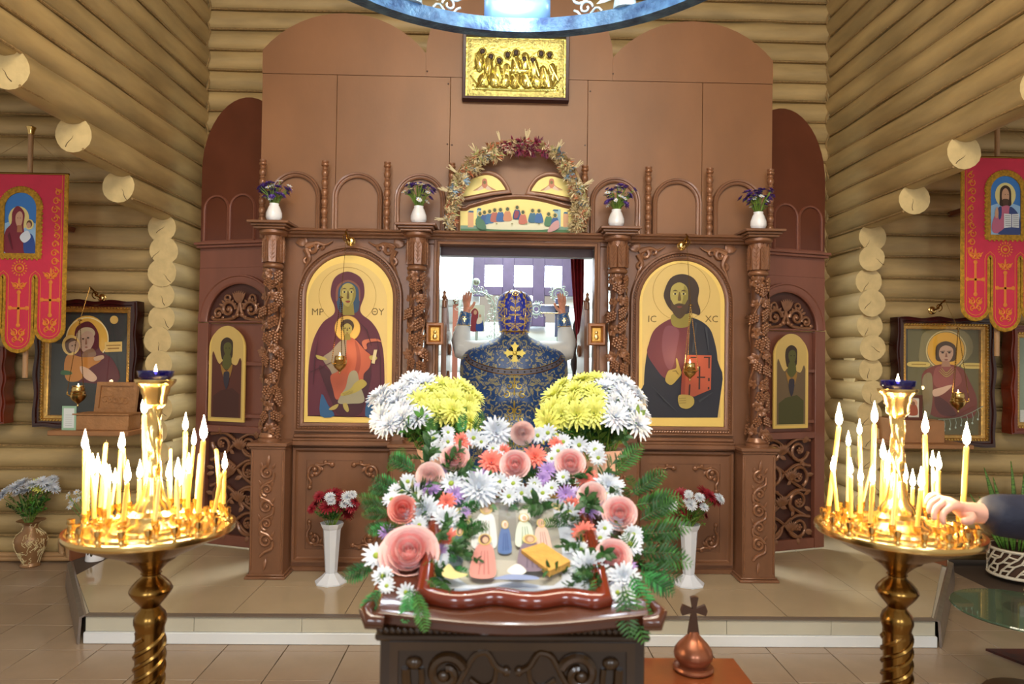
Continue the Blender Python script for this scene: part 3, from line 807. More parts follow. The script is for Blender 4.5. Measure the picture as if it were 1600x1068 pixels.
LINE = 'a9843c'

# ---- large icon of the mother and child
def panel_board(root, path, Y, th, m, name='panel'):
    return MB().prism(path, Y, Y+th).build(name, m, root)
def big_icon(root_label, cxp, layers, letters, s):
    cx = rx(s*1.084)
    r = thing('icon', root_label, 'icon', (cx, 4.46, 1.10))
    panel_board(r, arch(cx, 1.900, .280, 1.097, 28), 4.456, .013, M_iconedge)
    paint('painting', layers, pxmap(4.4555), r, .0004)
    for (t, x, y) in letters:
        o = P(x, y, 4.4535); text('lettering', t, .062, lambda a, b_, o=o: (o.x+a, o.y, o.z+b_), flat('6e5622'), r)
    return r
L = []
L.append((M_icongold, aw(543, 472, 62, 649)))
L += ringseg(LINE, 543, 462, 45, .7)
L.append((MAR, blob([(543, 424), (532, 427), (523, 434), (518, 446), (517, 463), (523, 480), (521, 491), (505, 503), (492, 525), (485, 550), (482, 580), (481, 620), (481, 647), (482, 649), (500, 649), (540, 650), (580, 650), (599, 650), (600, 648), (601, 600), (600, 560), (597, 538), (591, 518), (580, 502), (566, 491), (563, 481), (569, 463), (569, 446), (564, 434), (554, 427)])))
L.append(('2c4a66', blob([(528, 446), (544, 440), (560, 446), (562, 470), (557, 488), (532, 488), (526, 468)])))
L.append(('84503c', blob([(525, 468), (527, 447), (544, 437), (561, 447), (563, 468), (561, 468), (559, 449), (544, 440), (530, 449), (528, 468)])))
L.append((OCH, [(537, 470), (552, 470), (554, 492), (535, 492)]))
L.append((OCHL, blob([(544, 442), (534, 448), (532, 462), (537, 474), (544, 479), (551, 474), (556, 462), (554, 448)])))
L.append((OCH, blob([(551, 446), (556, 455), (555, 466), (549, 476), (546, 478), (551, 465)])))
for x in (538.5, 549.5):
    L.append(('d8cc8a', blob([(x-3.4, 456), (x, 454), (x+3.4, 456), (x, 458)]))); L.append(('2c2216', circ(x, 456, 1.7, 1.7, 10)))
    L.append(('54401e', blob([(x-4, 452), (x, 449.6), (x+4, 452), (x, 451.2)])))
L.append(('6a5428', blob([(543.5, 455), (544.8, 455), (546, 465), (544, 467), (542, 465)])))
L.append(('8c3b2a', blob([(540, 470.5), (544, 469.5), (548, 470.5), (544, 473)])))
L.append(('2a5a86', blob([(503, 615), (513, 632), (523, 649), (501, 649)], 3))); L.append(('2a5a86', blob([(576, 616), (583, 632), (588, 649), (571, 649)], 3)))
L.append((MARD, blob([(500, 570), (508, 600), (520, 630), (530, 648), (560, 648), (572, 625), (580, 585), (575, 560), (540, 590)])))
L.append(('e2b75a', circ(543.5, 513, 20, 20, 30))); L += ringseg('a8742e', 543.5, 513, 20.4, .8)
L.append((GRY, blob([(532, 533), (518, 548), (505, 558), (509, 568), (516, 577), (524, 590), (540, 575), (547, 545), (545, 530)])))
L.append(('b4583c', blob([(543, 529), (555, 530), (571, 547), (580, 556), (578, 573), (569, 584), (566, 600), (545, 612), (527, 624), (521, 608), (517, 587), (530, 578), (541, 555)])))
L.append(('96422e', blob([(555, 532), (558, 560), (552, 590), (546, 606), (556, 596), (564, 570), (562, 545)])))
L.append(('c06a4a', blob([(570, 545), (566, 535), (572, 530), (590, 529), (596, 534), (588, 533), (574, 536), (574, 544)])))
L.append((OCHL, blob([(494, 554), (502, 556), (508, 558), (512, 562), (505, 562), (497, 560)])))
L.append((OCHL, blob([(578, 556), (586, 555), (590, 559), (586, 563), (579, 561)]))); L.append(('d8c89a', [(585, 546), (590, 546), (586, 568), (581, 567)]))
L.append(('9c9478', blob([(547, 582), (558, 580), (563, 600), (570, 626), (550, 630), (529, 629), (535, 614), (541, 604)])))
L.append(('b09c48', blob([(566, 592), (574, 599), (566, 607), (553, 614), (536, 618), (534, 614), (548, 607), (555, 598)])))
for k in range(3): L.append(('84743a', [(536+k, 614.5+k*1.4), (552, 609.5+k*1.6), (552, 610.1+k*1.6), (536+k, 615.1+k*1.4)]))
L.append(('b09c54', blob([(515, 638), (524, 632), (530, 631), (526, 638), (518, 640)]))); L.append(('b09c54', blob([(537, 630), (543, 630), (546, 640), (543, 643), (538, 637)])))
L.append(('46301e', circ(543.5, 509, 10.5, 10.5, 20))); L.append((OCHL, blob([(543.5, 505), (536.5, 510), (537, 518), (543.5, 524), (550, 518), (550.5, 510)])))
L.append((OCH, [(540, 521), (547, 521), (549, 531), (538, 531)]))
for x in (540.2, 547): L.append(('2c2216', circ(x, 512.5, 1.2, 1, 8)))
L.append(('6a5428', [(543, 512), (544, 512), (545, 517), (542.4, 517)])); L.append(('7c3a28', [(541, 519.5), (546, 519.5), (543.5, 521)]))
for pts in ([(500, 520), (492, 560), (490, 600), (491, 600), (494, 560)], [(588, 520), (594, 560), (595, 600), (596, 600), (596, 560)], [(486, 580), (520, 565), (520, 566), (486, 582)], [(560, 500), (575, 515), (582, 540), (581, 540), (573, 516)]): L.append((MARD, pts))
big_icon('large arched icon of a veiled mother and child in the left bay of the screen', 543, L, [('MP', 496, 492), ('ΘY', 590, 492)], -1)
# ---- large icon of the bearded saint with a book
L = []
L.append((M_icongold, aw(1064.5, 472, 61, 652)))
L += ringseg(LINE, 1064.5, 456, 45, .7)
L.append((NAV, [(1012, 652)]+blob([(1007, 615), (1006, 600), (1008, 570), (1014, 535), (1024, 513), (1048, 498), (1064, 494), (1088, 498), (1108, 512), (1117, 536), (1121, 562), (1121, 600)], 4)[:-4]+[(1121, 652)]))
L.append(('6e3038', blob([(1050, 497), (1024, 513), (1015, 533), (1011, 552), (1024, 574), (1038, 590), (1052, 586), (1064, 578), (1073, 552), (1077, 510), (1070, 500)])))
L.append(('7d4650', blob([(1040, 510), (1034, 540), (1040, 570), (1050, 575), (1058, 540), (1060, 515)])))
L.append((OCH, blob([(1049, 492), (1064, 489), (1079, 492), (1077, 508), (1062, 512), (1050, 507)])))
L.append(('3b2a1e', blob([(1065, 428), (1047, 435), (1037, 458), (1040, 472), (1048, 484), (1060, 492), (1080, 489), (1092, 492), (1094, 484), (1090, 470), (1092, 450), (1083, 434)])))
L.append((OCHL, blob([(1061, 441), (1050, 447), (1047, 460), (1050, 474), (1061, 484), (1072, 474), (1075, 460), (1072, 447)])))
L.append((OCH, blob([(1069, 446), (1075, 458), (1072, 472), (1063, 482), (1067, 466)])))
L.append(('4a3722', blob([(1048, 468), (1053, 476), (1061, 474), (1069, 476), (1075, 467), (1074, 484), (1062, 498), (1050, 486)])))
L.append(('7a3a2c', blob([(1057, 479), (1061, 478), (1066, 479), (1061.5, 481)])))
L.append(('4a3722', blob([(1053, 476), (1061, 473.5), (1070, 476), (1061, 475.6)])))
for x in (1054.6, 1067.6):
    L.append(('d8cc8a', blob([(x-3.6, 459), (x, 457), (x+3.6, 459), (x, 461)]))); L.append(('241a12', circ(x, 459, 1.8, 1.7, 10))); L.append(('54401e', blob([(x-4.4, 455), (x, 452.6), (x+4.4, 455), (x, 454.4)])))
L.append(('6a5428', blob([(1060.4, 457), (1062, 457), (1063.6, 468), (1061, 470), (1058.6, 468)])))
L.append(('b0984a', blob([(1039, 594), (1048, 601), (1058, 592), (1064, 583), (1061, 572), (1057.5, 560), (1055.5, 561), (1056, 574), (1049, 577), (1043, 580)])))
L.append(('7c6a30', [(1050, 579), (1056, 578), (1060, 584), (1059, 585), (1055, 580), (1050, 580)]))
L.append(('b25336', [(1063, 618), (1065, 579), (1072, 554), (1111, 555), (1110, 608), (1084, 619)]))
L.append(('963f2a', [(1063, 618), (1065, 579), (1072, 554), (1075, 554), (1071, 580), (1069, 618)]))
for pts in ([(1078, 557), (1087, 557), (1087, 559), (1078, 559)], [(1099, 557), (1109, 557), (1109, 559), (1099, 559)], [(1106, 559), (1108.5, 559), (1108, 575), (1106, 575)], [(1105.5, 590), (1108, 590), (1108, 595), (1105.5, 595)], [(1105, 604), (1107.5, 604), (1107.5, 608), (1105, 608)], [(1091, 572), (1093.5, 572), (1093, 608), (1090.5, 608)], [(1088, 588), (1101, 588), (1101, 590), (1088, 590)], [(1076, 600), (1078, 600), (1077, 617), (1075, 617)]): L.append(('32201a', pts))
L.append(('b0984a', blob([(1059, 618), (1070, 616), (1082, 620), (1083, 631), (1073, 638), (1061, 634)])))
for k in range(3): L.append(('7c6a30', [(1060, 622+k*3.4), (1071, 621+k*3.6), (1071, 621.8+k*3.6), (1060, 622.7+k*3.4)]))
for pts in ([(1100, 510), (1106, 550), (1107, 550), (1104, 512)], [(1015, 600), (1040, 625), (1060, 645), (1038, 626)], [(1090, 625), (1112, 612), (1112, 613.4), (1092, 628)], [(1085, 503), (1080, 550), (1083, 550), (1088, 505)]): L.append(('34363f', pts))
big_icon('large arched icon of a bearded saint holding a closed red book', 1064, L, [('IC', 1019, 503), ('XC', 1112, 503)], 1)

# ---- angels on the two side wings
def angel(s, uc, col1, col2, label):
    root, X = wings[s]; rot = Matrix.Translation(root.location) @ Matrix.Rotation(root.rotation_euler.z, 4, 'Z')
    r = thing('icon', label, 'icon', rot @ Vector((X(uc), -.012, .90)), root.rotation_euler.z, local=True)
    hw = .152
    MB().prism(arch(0, .52, hw, 0, 24), -.012, .0).build('panel', M_iconedge, r)
    def mp(u, v, l=0): return Vector((u, -.0125-l, v))
    m = 1
    G_ = [(M_icongold, [(p[0]*.9, .02+p[1]*.985) for p in arch(0, .52, hw, 0, 24)])]
    body = [(-.125, .03), (.125, .03), (.125, .42)]+[(p.x, p.y) for p in smc([(.125, .43), (.110, .455), (.085, .405), (.05, .41), (.03, .43), (0, .40), (-.035, .43), (-.06, .41), (-.085, .44), (-.115, .50), (-.125, .47)], 3, False)]
    G_.append((col1, body))
    G_.append((col2, [(-.11, .03), (.11, .03), (.11, .20), (.05, .24), (-.05, .22), (-.11, .18)]))
    G_.append(('3a2c22', blob([(0, .60), (-.045, .575), (-.055, .52), (-.045, .46), (-.03, .44), (.04, .45), (.05, .52), (.045, .575)])))
    G_.append(('59582a', blob([(.01, .565), (-.022, .55), (-.026, .51), (-.005, .468), (.02, .468), (.038, .51), (.036, .55)])))
    G_.append(('59582a', blob([(-.02, .475), (.03, .475), (.04, .40), (0, .37), (-.035, .40)])))
    G_.append(('9c7434', blob([(-.05, .41), (0, .36), (.05, .41), (.035, .33), (0, .28), (-.03, .33)])))
    G_.append(('35303a', blob([(-.02, .35), (.025, .35), (.02, .27), (0, .23), (-.02, .28)])))
    for x in (-.006, .022): G_.append(('1e1a10', circ(x, .523, .005, .003, 8)))
    paint('painting', [(c, [(q[0]*(1 if s < 0 else 1), q[1]) for q in p]) for c, p in G_], mp, r, .0004)
angel(-1, .165, '5a3026', '4a2a24', 'narrow arched icon of a red-robed angel on the left wing')
angel(1, .115, '6e5a40', '4c4a26', 'narrow arched icon of a green-robed angel on the right wing')

# ---- supper panel over the door
r = thing('icon', 'long painted panel of figures at a white table above the doorway', 'icon', P(808, 365, 4.46))
panel_board(r, sp, 4.468, .02, mat('supper_ground', (238, 222, 138), .5))
inner = [(p[0], p[1]) for p in supper_px]
L = [('7fa08c', [(719.5, 352), (898, 354), (898, 364), (719.5, 362.5)]), ('4b7c4e', [(719.5, 357), (898, 359), (898, 364.5), (719.5, 362.5)])]
for (x0, x1, y0, c) in ((731, 740, 331, 'd8a67c'), (745, 752, 327, '93b6bc'), (866, 876, 327, '8fb6c4'), (880, 888, 334, 'd8a67c')): L.append((c, [(x0, y0), (x1, y0), (x1, 355), (x0, 355)]))
for (x0, x1, y0) in ((731, 740, 329), (745, 752, 325), (863, 872, 327), (880, 887, 331)): L.append(('2f5f86', [(x0, y0+2.5), (x0+2, y0), (x1, y0+.4), (x1, y0+3)]))
L.append(('e3e2c4', blob([(757, 357), (760, 347), (785, 344), (810, 343), (835, 344), (858, 349), (856, 358), (810, 359)])))
figs = [(750, 335, '4c7a5e'), (757, 333, '3a5c96'), (765, 331.5, '3b6fa0'), (773, 329.5, 'b0675a'), (782, 329, '3464a0'), (793, 328, 'c98a66'), (808, 325.5, '2d4f86'), (817, 333, 'c0705e'), (832, 330.5, '3c6e8c'), (842, 331, '3a68a4'), (857, 336, '4a7c5a'), (867, 338, '2f5c96')]
for (x, y, c) in figs:
    h = 7 if x not in (808,) else 9
    L.append((c, blob([(x-3, y+2), (x+3, y+2), (x+6, y+10), (x+6, y+17), (x-6, y+17), (x-6, y+9)], 3)))
    L.append(('d9c07a', circ(x, y-1, 4.0, 4.0, 14))); L.append(('46563a', circ(x, y-1, 2.5, 3.0, 12)))
L.append(('8c3e52', blob([(805, 330), (811, 332), (808, 341), (803, 341)], 3)))
for (x, y) in ((750, 352), (867, 354)): L.append(('4c7a5e' if x < 800 else 'c79a9a', blob([(x-6, y-10), (x+5, y-8), (x+10, y+6), (x+2, y+7), (x-5, y+2)] if x < 800 else [(x+5, y-9), (x-4, y-5), (x-12, y+8), (x-4, y+8), (x+6, y+2)], 3)))
for x in (776, 800, 822, 842): L.append(('9c9a6a', circ(x, 350, 1.6, 1.2, 8)))
paint('painting', L, pxmap(4.4675), r, .0003)
# ---- lunettes with six-winged figures
for l, side in ((lunL, 'left'), (lunR, 'right')):
    q = pp(l, 4.46); cxp = sum(p[0] for p in l)/len(l); cyp = 291 if side == 'left' else 293
    r = thing('icon', 'small yellow lunette with a winged figure above the doorway, on the %s' % side, 'icon', (q[0][0], 4.47, q[0][1]))
    panel_board(r, q, 4.468, .02, mat('supper_ground', (238, 222, 138), .5))
    cx = cxp-2 if side == 'left' else cxp+1
    W_ = [('b98c64', blob([(cx, 283), (cx-6, 290), (cx-18, 298), (cx-4, 295), (cx, 293)], 3)), ('b98c64', blob([(cx, 283), (cx+6, 290), (cx+18, 297), (cx+4, 295), (cx, 293)], 3)),
          ('d8c0a8', blob([(cx-1, 288), (cx-8, 293), (cx-12, 298), (cx-2, 295)], 3)), ('d8c0a8', blob([(cx+1, 288), (cx+8, 293), (cx+12, 298), (cx+2, 295)], 3)),
          ('c27a5e', blob([(cx-3, 280), (cx+3, 280), (cx+4, 290), (cx, 294), (cx-4, 290)], 3)), ('7c7040', circ(cx, 285, 2.4, 2.8, 10))]
    paint('painting', W_, pxmap(4.4675), r, .0003)

# ---- gilt embossed icon at the top
a = P(722, 153, 4.44); b2 = P(890, 50, 4.44); x0, x1 = a.x, b2.x; z0, z1 = a.z, a.z+.44
r = thing('icon', 'gilt embossed icon in a dark frame high on the screen, under the chandelier', 'icon', ((x0+x1)/2, 4.47, z0))
rect = [(x0+.02, z0+.02), (x0+.02, z1-.02), (x1-.02, z1-.02), (x1-.02, z0+.02)]
MB().sweep(rect, [(0, 4.50), (0, 4.45), (.018, 4.445), (.022, 4.455), (.022, 4.50)], True).build('frame', mat('dark_purple_frame', (58, 30, 40), .4), r)
MB().box(x0+.02, x1-.02, 4.475, 4.498, z0+.02, z1-.02).build('panel', mat('gilt_plate', (206, 194, 108), .28, .75, .2, 30, bump=.5, bscale=50), r)
MB().sweep([(x0+.03, z0+.03), (x0+.03, z1-.03), (x1-.03, z1-.03), (x1-.03, z0+.03)], [(0, 4.474), (-.02, 4.466), (-.045, 4.474)], True).build('border', mat('gilt_border', (206, 196, 120), .35, .6, .3, 40, bump=.6, bscale=80), r)
M_emb = mat('gilt_relief', (212, 198, 112), .22, .85)
e = MB(); rr = random.Random(9); mx = (x0+x1)/2
for k in range(9):
    u = -.24+k*.06; zb = z0+.26+.045*math.cos(k*1.3)+.02
    e.ell((mx+u, 4.474, zb-.07), .034, .016, .075, 10, 6)
    for q in range(4): e.tube([(mx+u+rr.uniform(-.03, .03), 4.462, zb-.02), (mx+u+rr.uniform(-.04, .04), 4.460, zb-.12)], [.004, .006], 5)
for k in range(7):
    u = -.21+k*.07; e.ell((mx+u, 4.472, z0+.13), .042, .022, .055, 10, 6, Matrix.Rotation(rr.uniform(-.5, .5), 3, 'Y'))
    for q in range(4): e.tube([(mx+u+rr.uniform(-.02, .03), 4.455, z0+.17), (mx+u+rr.uniform(-.05, .05), 4.455, z0+.09)], [.004, .006], 5)
e.ell((mx, 4.47, z0+.20), .12, .012, .022, 12, 6); e.tube([(mx-.27, 4.466, z0+.075), (mx, 4.464, z0+.068), (mx+.27, 4.466, z0+.075)], .008, 6)
for sx in (-1, 1):
    e.tube([(mx+sx*.30, 4.47, z0+.16), (mx+sx*.25, 4.47, z0+.10), (mx+sx*.20, 4.47, z0+.055)], .007, 6)
    for q in range(9): e.tube([(mx+sx*p[0], 4.472, p[1]) for p in spiral(.255+rr.uniform(0, .05), z0+.05+rr.uniform(0, .05), .018, .004, q, 1, 10)], .003, 5)
e.build('relief', M_emb, r)
e = MB()
for k in range(9):
    u = -.22+k*.055; zb = z0+.29+.03*math.cos(k*1.7); e.ell((mx+u, 4.462, zb), .017, .008, .019, 8, 5)
e.build('painted_face', flat('40302c'), r)
e = MB()
for k in range(9):
    u = -.22+k*.055; zb = z0+.29+.03*math.cos(k*1.7); e.xz(circ(mx+u, zb, .024, .025, 16), 4.466, .003, 5, True)
e.build('halo', M_emb, r)

# ---- little square icons on the door jambs
for (xp, yp, s) in ((679, 521, 'left'), (933, 522, 'right')):
    c = P(xp, yp, 4.40); r = thing('icon', 'small square gilt icon in a wooden box frame on the %s door jamb' % s, 'icon', (c.x, 4.45, c.z-.06))
    sq = [(c.x-.028, c.z-.042), (c.x-.028, c.z+.042), (c.x+.028, c.z+.042), (c.x+.028, c.z-.042)]
    MB().sweep(sq, [(0, 4.45), (0, 4.42), (.012, 4.40), (.024, 4.40), (.03, 4.41), (.03, 4.46)], True).build('frame', mat('honey_frame', (158, 98, 46), .35), r)
    MB().box(c.x-.029, c.x+.029, 4.43, 4.445, c.z-.043, c.z+.043).build('panel', M_giltw, r)
    e = MB(); e.ell((c.x, 4.43, c.z+.012), .010, .004, .012); e.ell((c.x, 4.43, c.z-.018), .016, .004, .020); e.build('relief', M_gold, r)
# ================================================================== people
def skin_mesh(name, nodes, edges, m, parent, root_key, sub=2):
    """continuous body: joints with radii grown with the Skin modifier and smoothed"""
    keys = list(nodes); idx = {k: i for i, k in enumerate(keys)}
    me = bpy.data.meshes.new(name)
    me.from_pydata([nodes[k][0] for k in keys], [(idx[a], idx[b]) for a, b in edges], [])
    o = bpy.data.objects.new(name, me); COL.objects.link(o)
    sk = o.modifiers.new('skin', 'SKIN'); sk.use_smooth_shade = True
    lay = me.skin_vertices[0].data
    for k in keys:
        r = nodes[k][1]; lay[idx[k]].radius = (r, r) if not isinstance(r, tuple) else r
        lay[idx[k]].use_root = (k == root_key)
    sb = o.modifiers.new('sub', 'SUBSURF'); sb.levels = sub; sb.render_levels = sub
    me.materials.append(m)
    o.parent = parent
    return o
def hand_nodes(nodes, edges, pre, wrist, fwd, side, up, spread=.25, curl=0., s=1., pinch=False):
    """palm and five fingers. fwd: along the palm, side: towards the thumb, up: back of the hand"""
    W_ = Vector(wrist); f = Vector(fwd).normalized(); sd = Vector(side).normalized(); u = Vector(up).normalized()
    nodes[pre+'pa'] = (W_+f*.035*s, (.030*s, .016*s)); nodes[pre+'pb'] = (W_+f*.075*s, (.036*s, .015*s))
    edges += [(pre+'w', pre+'pa'), (pre+'pa', pre+'pb')]
    for i, (off, L) in enumerate(((.028, .072), (.010, .080), (-.009, .075), (-.027, .058))):
        a = off*1.0*s; d = (f+sd*(off*spread*30*.3)).normalized(); b0 = W_+f*.088*s+sd*a
        p = b0; kprev = pre+'pb'; ang = 0; cu = curl if not (pinch and i == 0) else curl*1.15
        for j, fr in enumerate((.12, .42, .28, .18)):
            ang += cu*(0 if j == 0 else 1)
            dd = d*math.cos(ang)-u*math.sin(ang); p = p+dd*L*fr*s
            k = '%sf%d%d' % (pre, i, j); nodes[k] = (p.copy(), (.0095-.0009*j)*s); edges.append((kprev, k)); kprev = k
    tp = W_+f*.028*s+sd*.026*s; kprev = pre+'pa'
    dirs = [(f*.55+sd*.85), (f*.8+sd*.55-u*.15), (f*.95+sd*.1-u*.25)] if pinch else [(f*.55+sd*.85), (f*.75+sd*.65), (f*.9+sd*.4)]
    for j, (L, r) in enumerate(((.016, .013), (.034, .011), (.028, .009))):
        tp = tp+dirs[j].normalized()*L*s; k = pre+'t%d' % j; nodes[k] = (tp.copy(), r*s); edges.append((kprev, k)); kprev = k

M_vest = None
def vestment_mat(name, base, gold, scale, thr, rough=.38):
    m = bpy.data.materials.new(name); m.use_nodes = True; nt = m.node_tree; L = nt.links; b = nt.nodes['Principled BSDF']
    tc = nt.nodes.new('ShaderNodeTexCoord'); sx = nt.nodes.new('ShaderNodeSeparateXYZ'); L.new(tc.outputs['Object'], sx.inputs[0])
    ax = nt.nodes.new('ShaderNodeMath'); ax.operation = 'ABSOLUTE'; L.new(sx.outputs['X'], ax.inputs[0])
    cb = nt.nodes.new('ShaderNodeCombineXYZ'); L.new(ax.outputs[0], cb.inputs['X']); L.new(sx.outputs['Z'], cb.inputs['Z'])
    n = nt.nodes.new('ShaderNodeTexNoise'); n.inputs['Scale'].default_value = scale; n.inputs['Detail'].default_value = 1.5; n.inputs['Distortion'].default_value = 2.2
    L.new(cb.outputs[0], n.inputs['Vector'])
    r = nt.nodes.new('ShaderNodeValToRGB'); L.new(n.outputs['Fac'], r.inputs[0]); r.color_ramp.interpolation = 'LINEAR'
    e = r.color_ramp.elements; e[0].position = thr-.01; e[0].color = (*lin(base), 1); e[1].position = thr+.012; e[1].color = (*lin(gold), 1)
    x = e.new(thr+.10); x.color = (*lin(gold), 1); y = e.new(thr+.115); y.color = (*lin(base), 1); z = e.new(thr+.15); z.color = (*lin(base), 1); q = e.new(thr+.16); q.color = (*lin(gold), 1)
    L.new(r.outputs[0], b.inputs['Base Color']); b.inputs['Roughness'].default_value = rough; b.inputs['Sheen Weight'].default_value = .3
    bp = nt.nodes.new('ShaderNodeBump'); bp.inputs['Strength'].default_value = .25; bp.inputs['Distance'].default_value = .004; L.new(n.outputs['Fac'], bp.inputs['Height']); L.new(bp.outputs[0], b.inputs['Normal'])
    MATS[name] = m; return m
M_vest = vestment_mat('blue_gold_brocade', (16, 62, 118), (150, 142, 100), 21, .54)
M_hat = vestment_mat('blue_gold_cap_cloth', (18, 44, 168), (196, 170, 96), 20, .53)
M_cuff = vestment_mat('blue_gold_cuff', (18, 80, 140), (180, 160, 90), 40, .58)

pr = thing('person', 'person in a blue and gold embroidered vestment with raised arms, seen from behind', 'person', (.113, 4.88, ZS), local=True)
N = {}; Ed = []
N['pelvis'] = ((0, 0, .95), (.15, .11)); N['waist'] = ((0, 0, 1.10), (.14, .10)); N['chest'] = ((0, .0, 1.30), (.16, .115)); N['neckb'] = ((0, .0, 1.47), .07); N['neck'] = ((0, .01, 1.53), .055)
N['head1'] = ((0, .025, 1.61), (.072, .085)); N['head2'] = ((0, .02, 1.70), (.078, .095)); N['head3'] = ((0, .015, 1.77), (.055, .065))
Ed += [('pelvis', 'waist'), ('waist', 'chest'), ('chest', 'neckb'), ('neckb', 'neck'), ('neck', 'head1'), ('head1', 'head2'), ('head2', 'head3')]
for s, pre in ((-1, 'l'), (1, 'r')):
    N[pre+'sh'] = ((s*.19, .0, 1.43), .062); N[pre+'el'] = ((s*.375, .06, 1.43), .045); N[pre+'fa'] = ((s*.372, .10, 1.57), .040); N[pre+'w'] = ((s*.352, .13, 1.70), .027)
    Ed += [('chest', pre+'sh'), (pre+'sh', pre+'el'), (pre+'el', pre+'fa'), (pre+'fa', pre+'w')]
    hand_nodes(N, Ed, pre, N[pre+'w'][0], (s*-.02, .02, 1), (-s*.86, -.5, .0), (s*.5, -.86, 0), .25, .10, .98)
    N[pre+'hip'] = ((s*.09, 0, .88), .095); N[pre+'kn'] = ((s*.10, .01, .50), .062); N[pre+'an'] = ((s*.10, -.01, .09), .045); N[pre+'toe'] = ((s*.11, .13, .04), .035)
    Ed += [('pelvis', pre+'hip'), (pre+'hip', pre+'kn'), (pre+'kn', pre+'an'), (pre+'an', pre+'toe')]
body = skin_mesh('body', N, Ed, M_skin, pr, 'pelvis')
f = MB(); f.leaf((0, .105, 1.70), (0, .105, 1.645), (0, 1, 0), .014, .35)
for s in (-1, 1): f.ell((s*.082, .02, 1.655), .012, .022, .032, 8, 6); f.ell((s*.030, .103, 1.695), .013, .008, .008, 8, 5)
f.ell((0, .105, 1.615), .024, .008, .007, 8, 5)
f.build('face_features', M_skin, pr)
h = MB(); h.ell((0, -.005, 1.62), .100, .095, .085, 14, 10); h.ell((0, .085, 1.575), .06, .035, .05, 10, 8); h.build('hair', mat('brown_hair', (70, 50, 36), .6, 0, .3, 60), pr)
# cap
prof = [(.094, 1.545), (.106, 1.57), (.116, 1.62), (.127, 1.70), (.131, 1.745), (.126, 1.785), (.106, 1.825), (.07, 1.85), (.03, 1.862), (.001, 1.866)]
c = MB(); c.lathe(prof, 32, (0, .005, 0)); cap = c.build('cap', M_hat, pr)
c = MB()
for a in (-PI/2, -PI/2+.62, -PI/2-.62): c.tube([(1.01*r_*math.cos(a), .005+1.01*r_*math.sin(a), z) for r_, z in prof[:-1]], .004, 6)
c.xz(circ(0, 1.83, .020, .015, 16), -.105, .004, 6, True); c.ell((0, -.108, 1.83), .010, .006, .008)
c.tube([(.1085*math.cos(2*PI*k/32), .005+.1085*math.sin(2*PI*k/32), 1.565) for k in range(32)], .005, 6, True)
c.build('cap_braid', M_gold, cap)
# sleeves and cuffs
for s in (-1, 1):
    b = MB(); b.tube([(s*.17, 0, 1.42), (s*.28, .03, 1.42), (s*.372, .055, 1.44), (s*.385, .085, 1.50), (s*.376, .108, 1.57), (s*.366, .12, 1.625)], [.085, .082, .078, .070, .058, .046], 16, cap=False)
    b.build('sleeve', mat('white_sleeve', (206, 208, 206), .7, 0, .05, 12, bump=.3, bscale=18), pr)
    b = MB(); b.tube([(s*.370, .115, 1.605), (s*.364, .122, 1.65), (s*.354, .128, 1.705)], [.053, .047, .042], 18, cap=False); cu = b.build('cuff', M_cuff, pr)
    e = MB(); e.tube([(s*.368+.052*math.cos(a), .116+.052*math.sin(a), 1.612) for a in [2*PI*k/20 for k in range(20)]], .003, 5, True)
    e.bbox(s*.36-.004, s*.36+.004, .070, .076, 1.635, 1.675, .001); e.bbox(s*.36-.014, s*.36+.014, .070, .076, 1.653, 1.661, .001); e.build('cuff_cross', M_gold, cu)
# cape
RG = [(1.565, .085, .085), (1.535, .105, .098), (1.50, .17, .115), (1.465, .27, .135), (1.43, .345, .15), (1.37, .380, .165), (1.27, .385, .185), (1.15, .362, .195), (1.0, .325, .20), (.8, .305, .205), (.5, .305, .215), (.12, .32, .235)]
def cape(th, z):
    for (za, xa, ya), (zb, xb, yb) in zip(RG, RG[1:]):
        if za >= z >= zb:
            t = (za-z)/(za-zb); hx = xa+(xb-xa)*t; hy = ya+(yb-ya)*t; break
    else: hx, hy = RG[-1][1:] if z < .5 else RG[0][1:]
    x = hx*math.cos(th); y = hy*math.sin(th)
    k = max(0., min(1., (1.42-z)/.3)); back = max(0., -math.sin(th))
    d = .016*k*math.sin((z+.9*x*x*2.0)*30)*back*(1 if z > .75 else .4) + .012*k*math.sin(th*11+z*3)*(.35+.65*min(1, max(0, (1.2-z)/.6)))
    return Vector((x+d*math.cos(th), y+d*math.sin(th), z))
nT = 96; rows = []
zz = [1.565-.0145*k for k in range(100)]; zz = [z for z in zz if z > .12]+[.12]
for z in zz: rows.append([cape(2*PI*k/nT, z) for k in range(nT+1)])
b = MB(); b.strip(rows); b.build('vestment', M_vest, pr, 80)
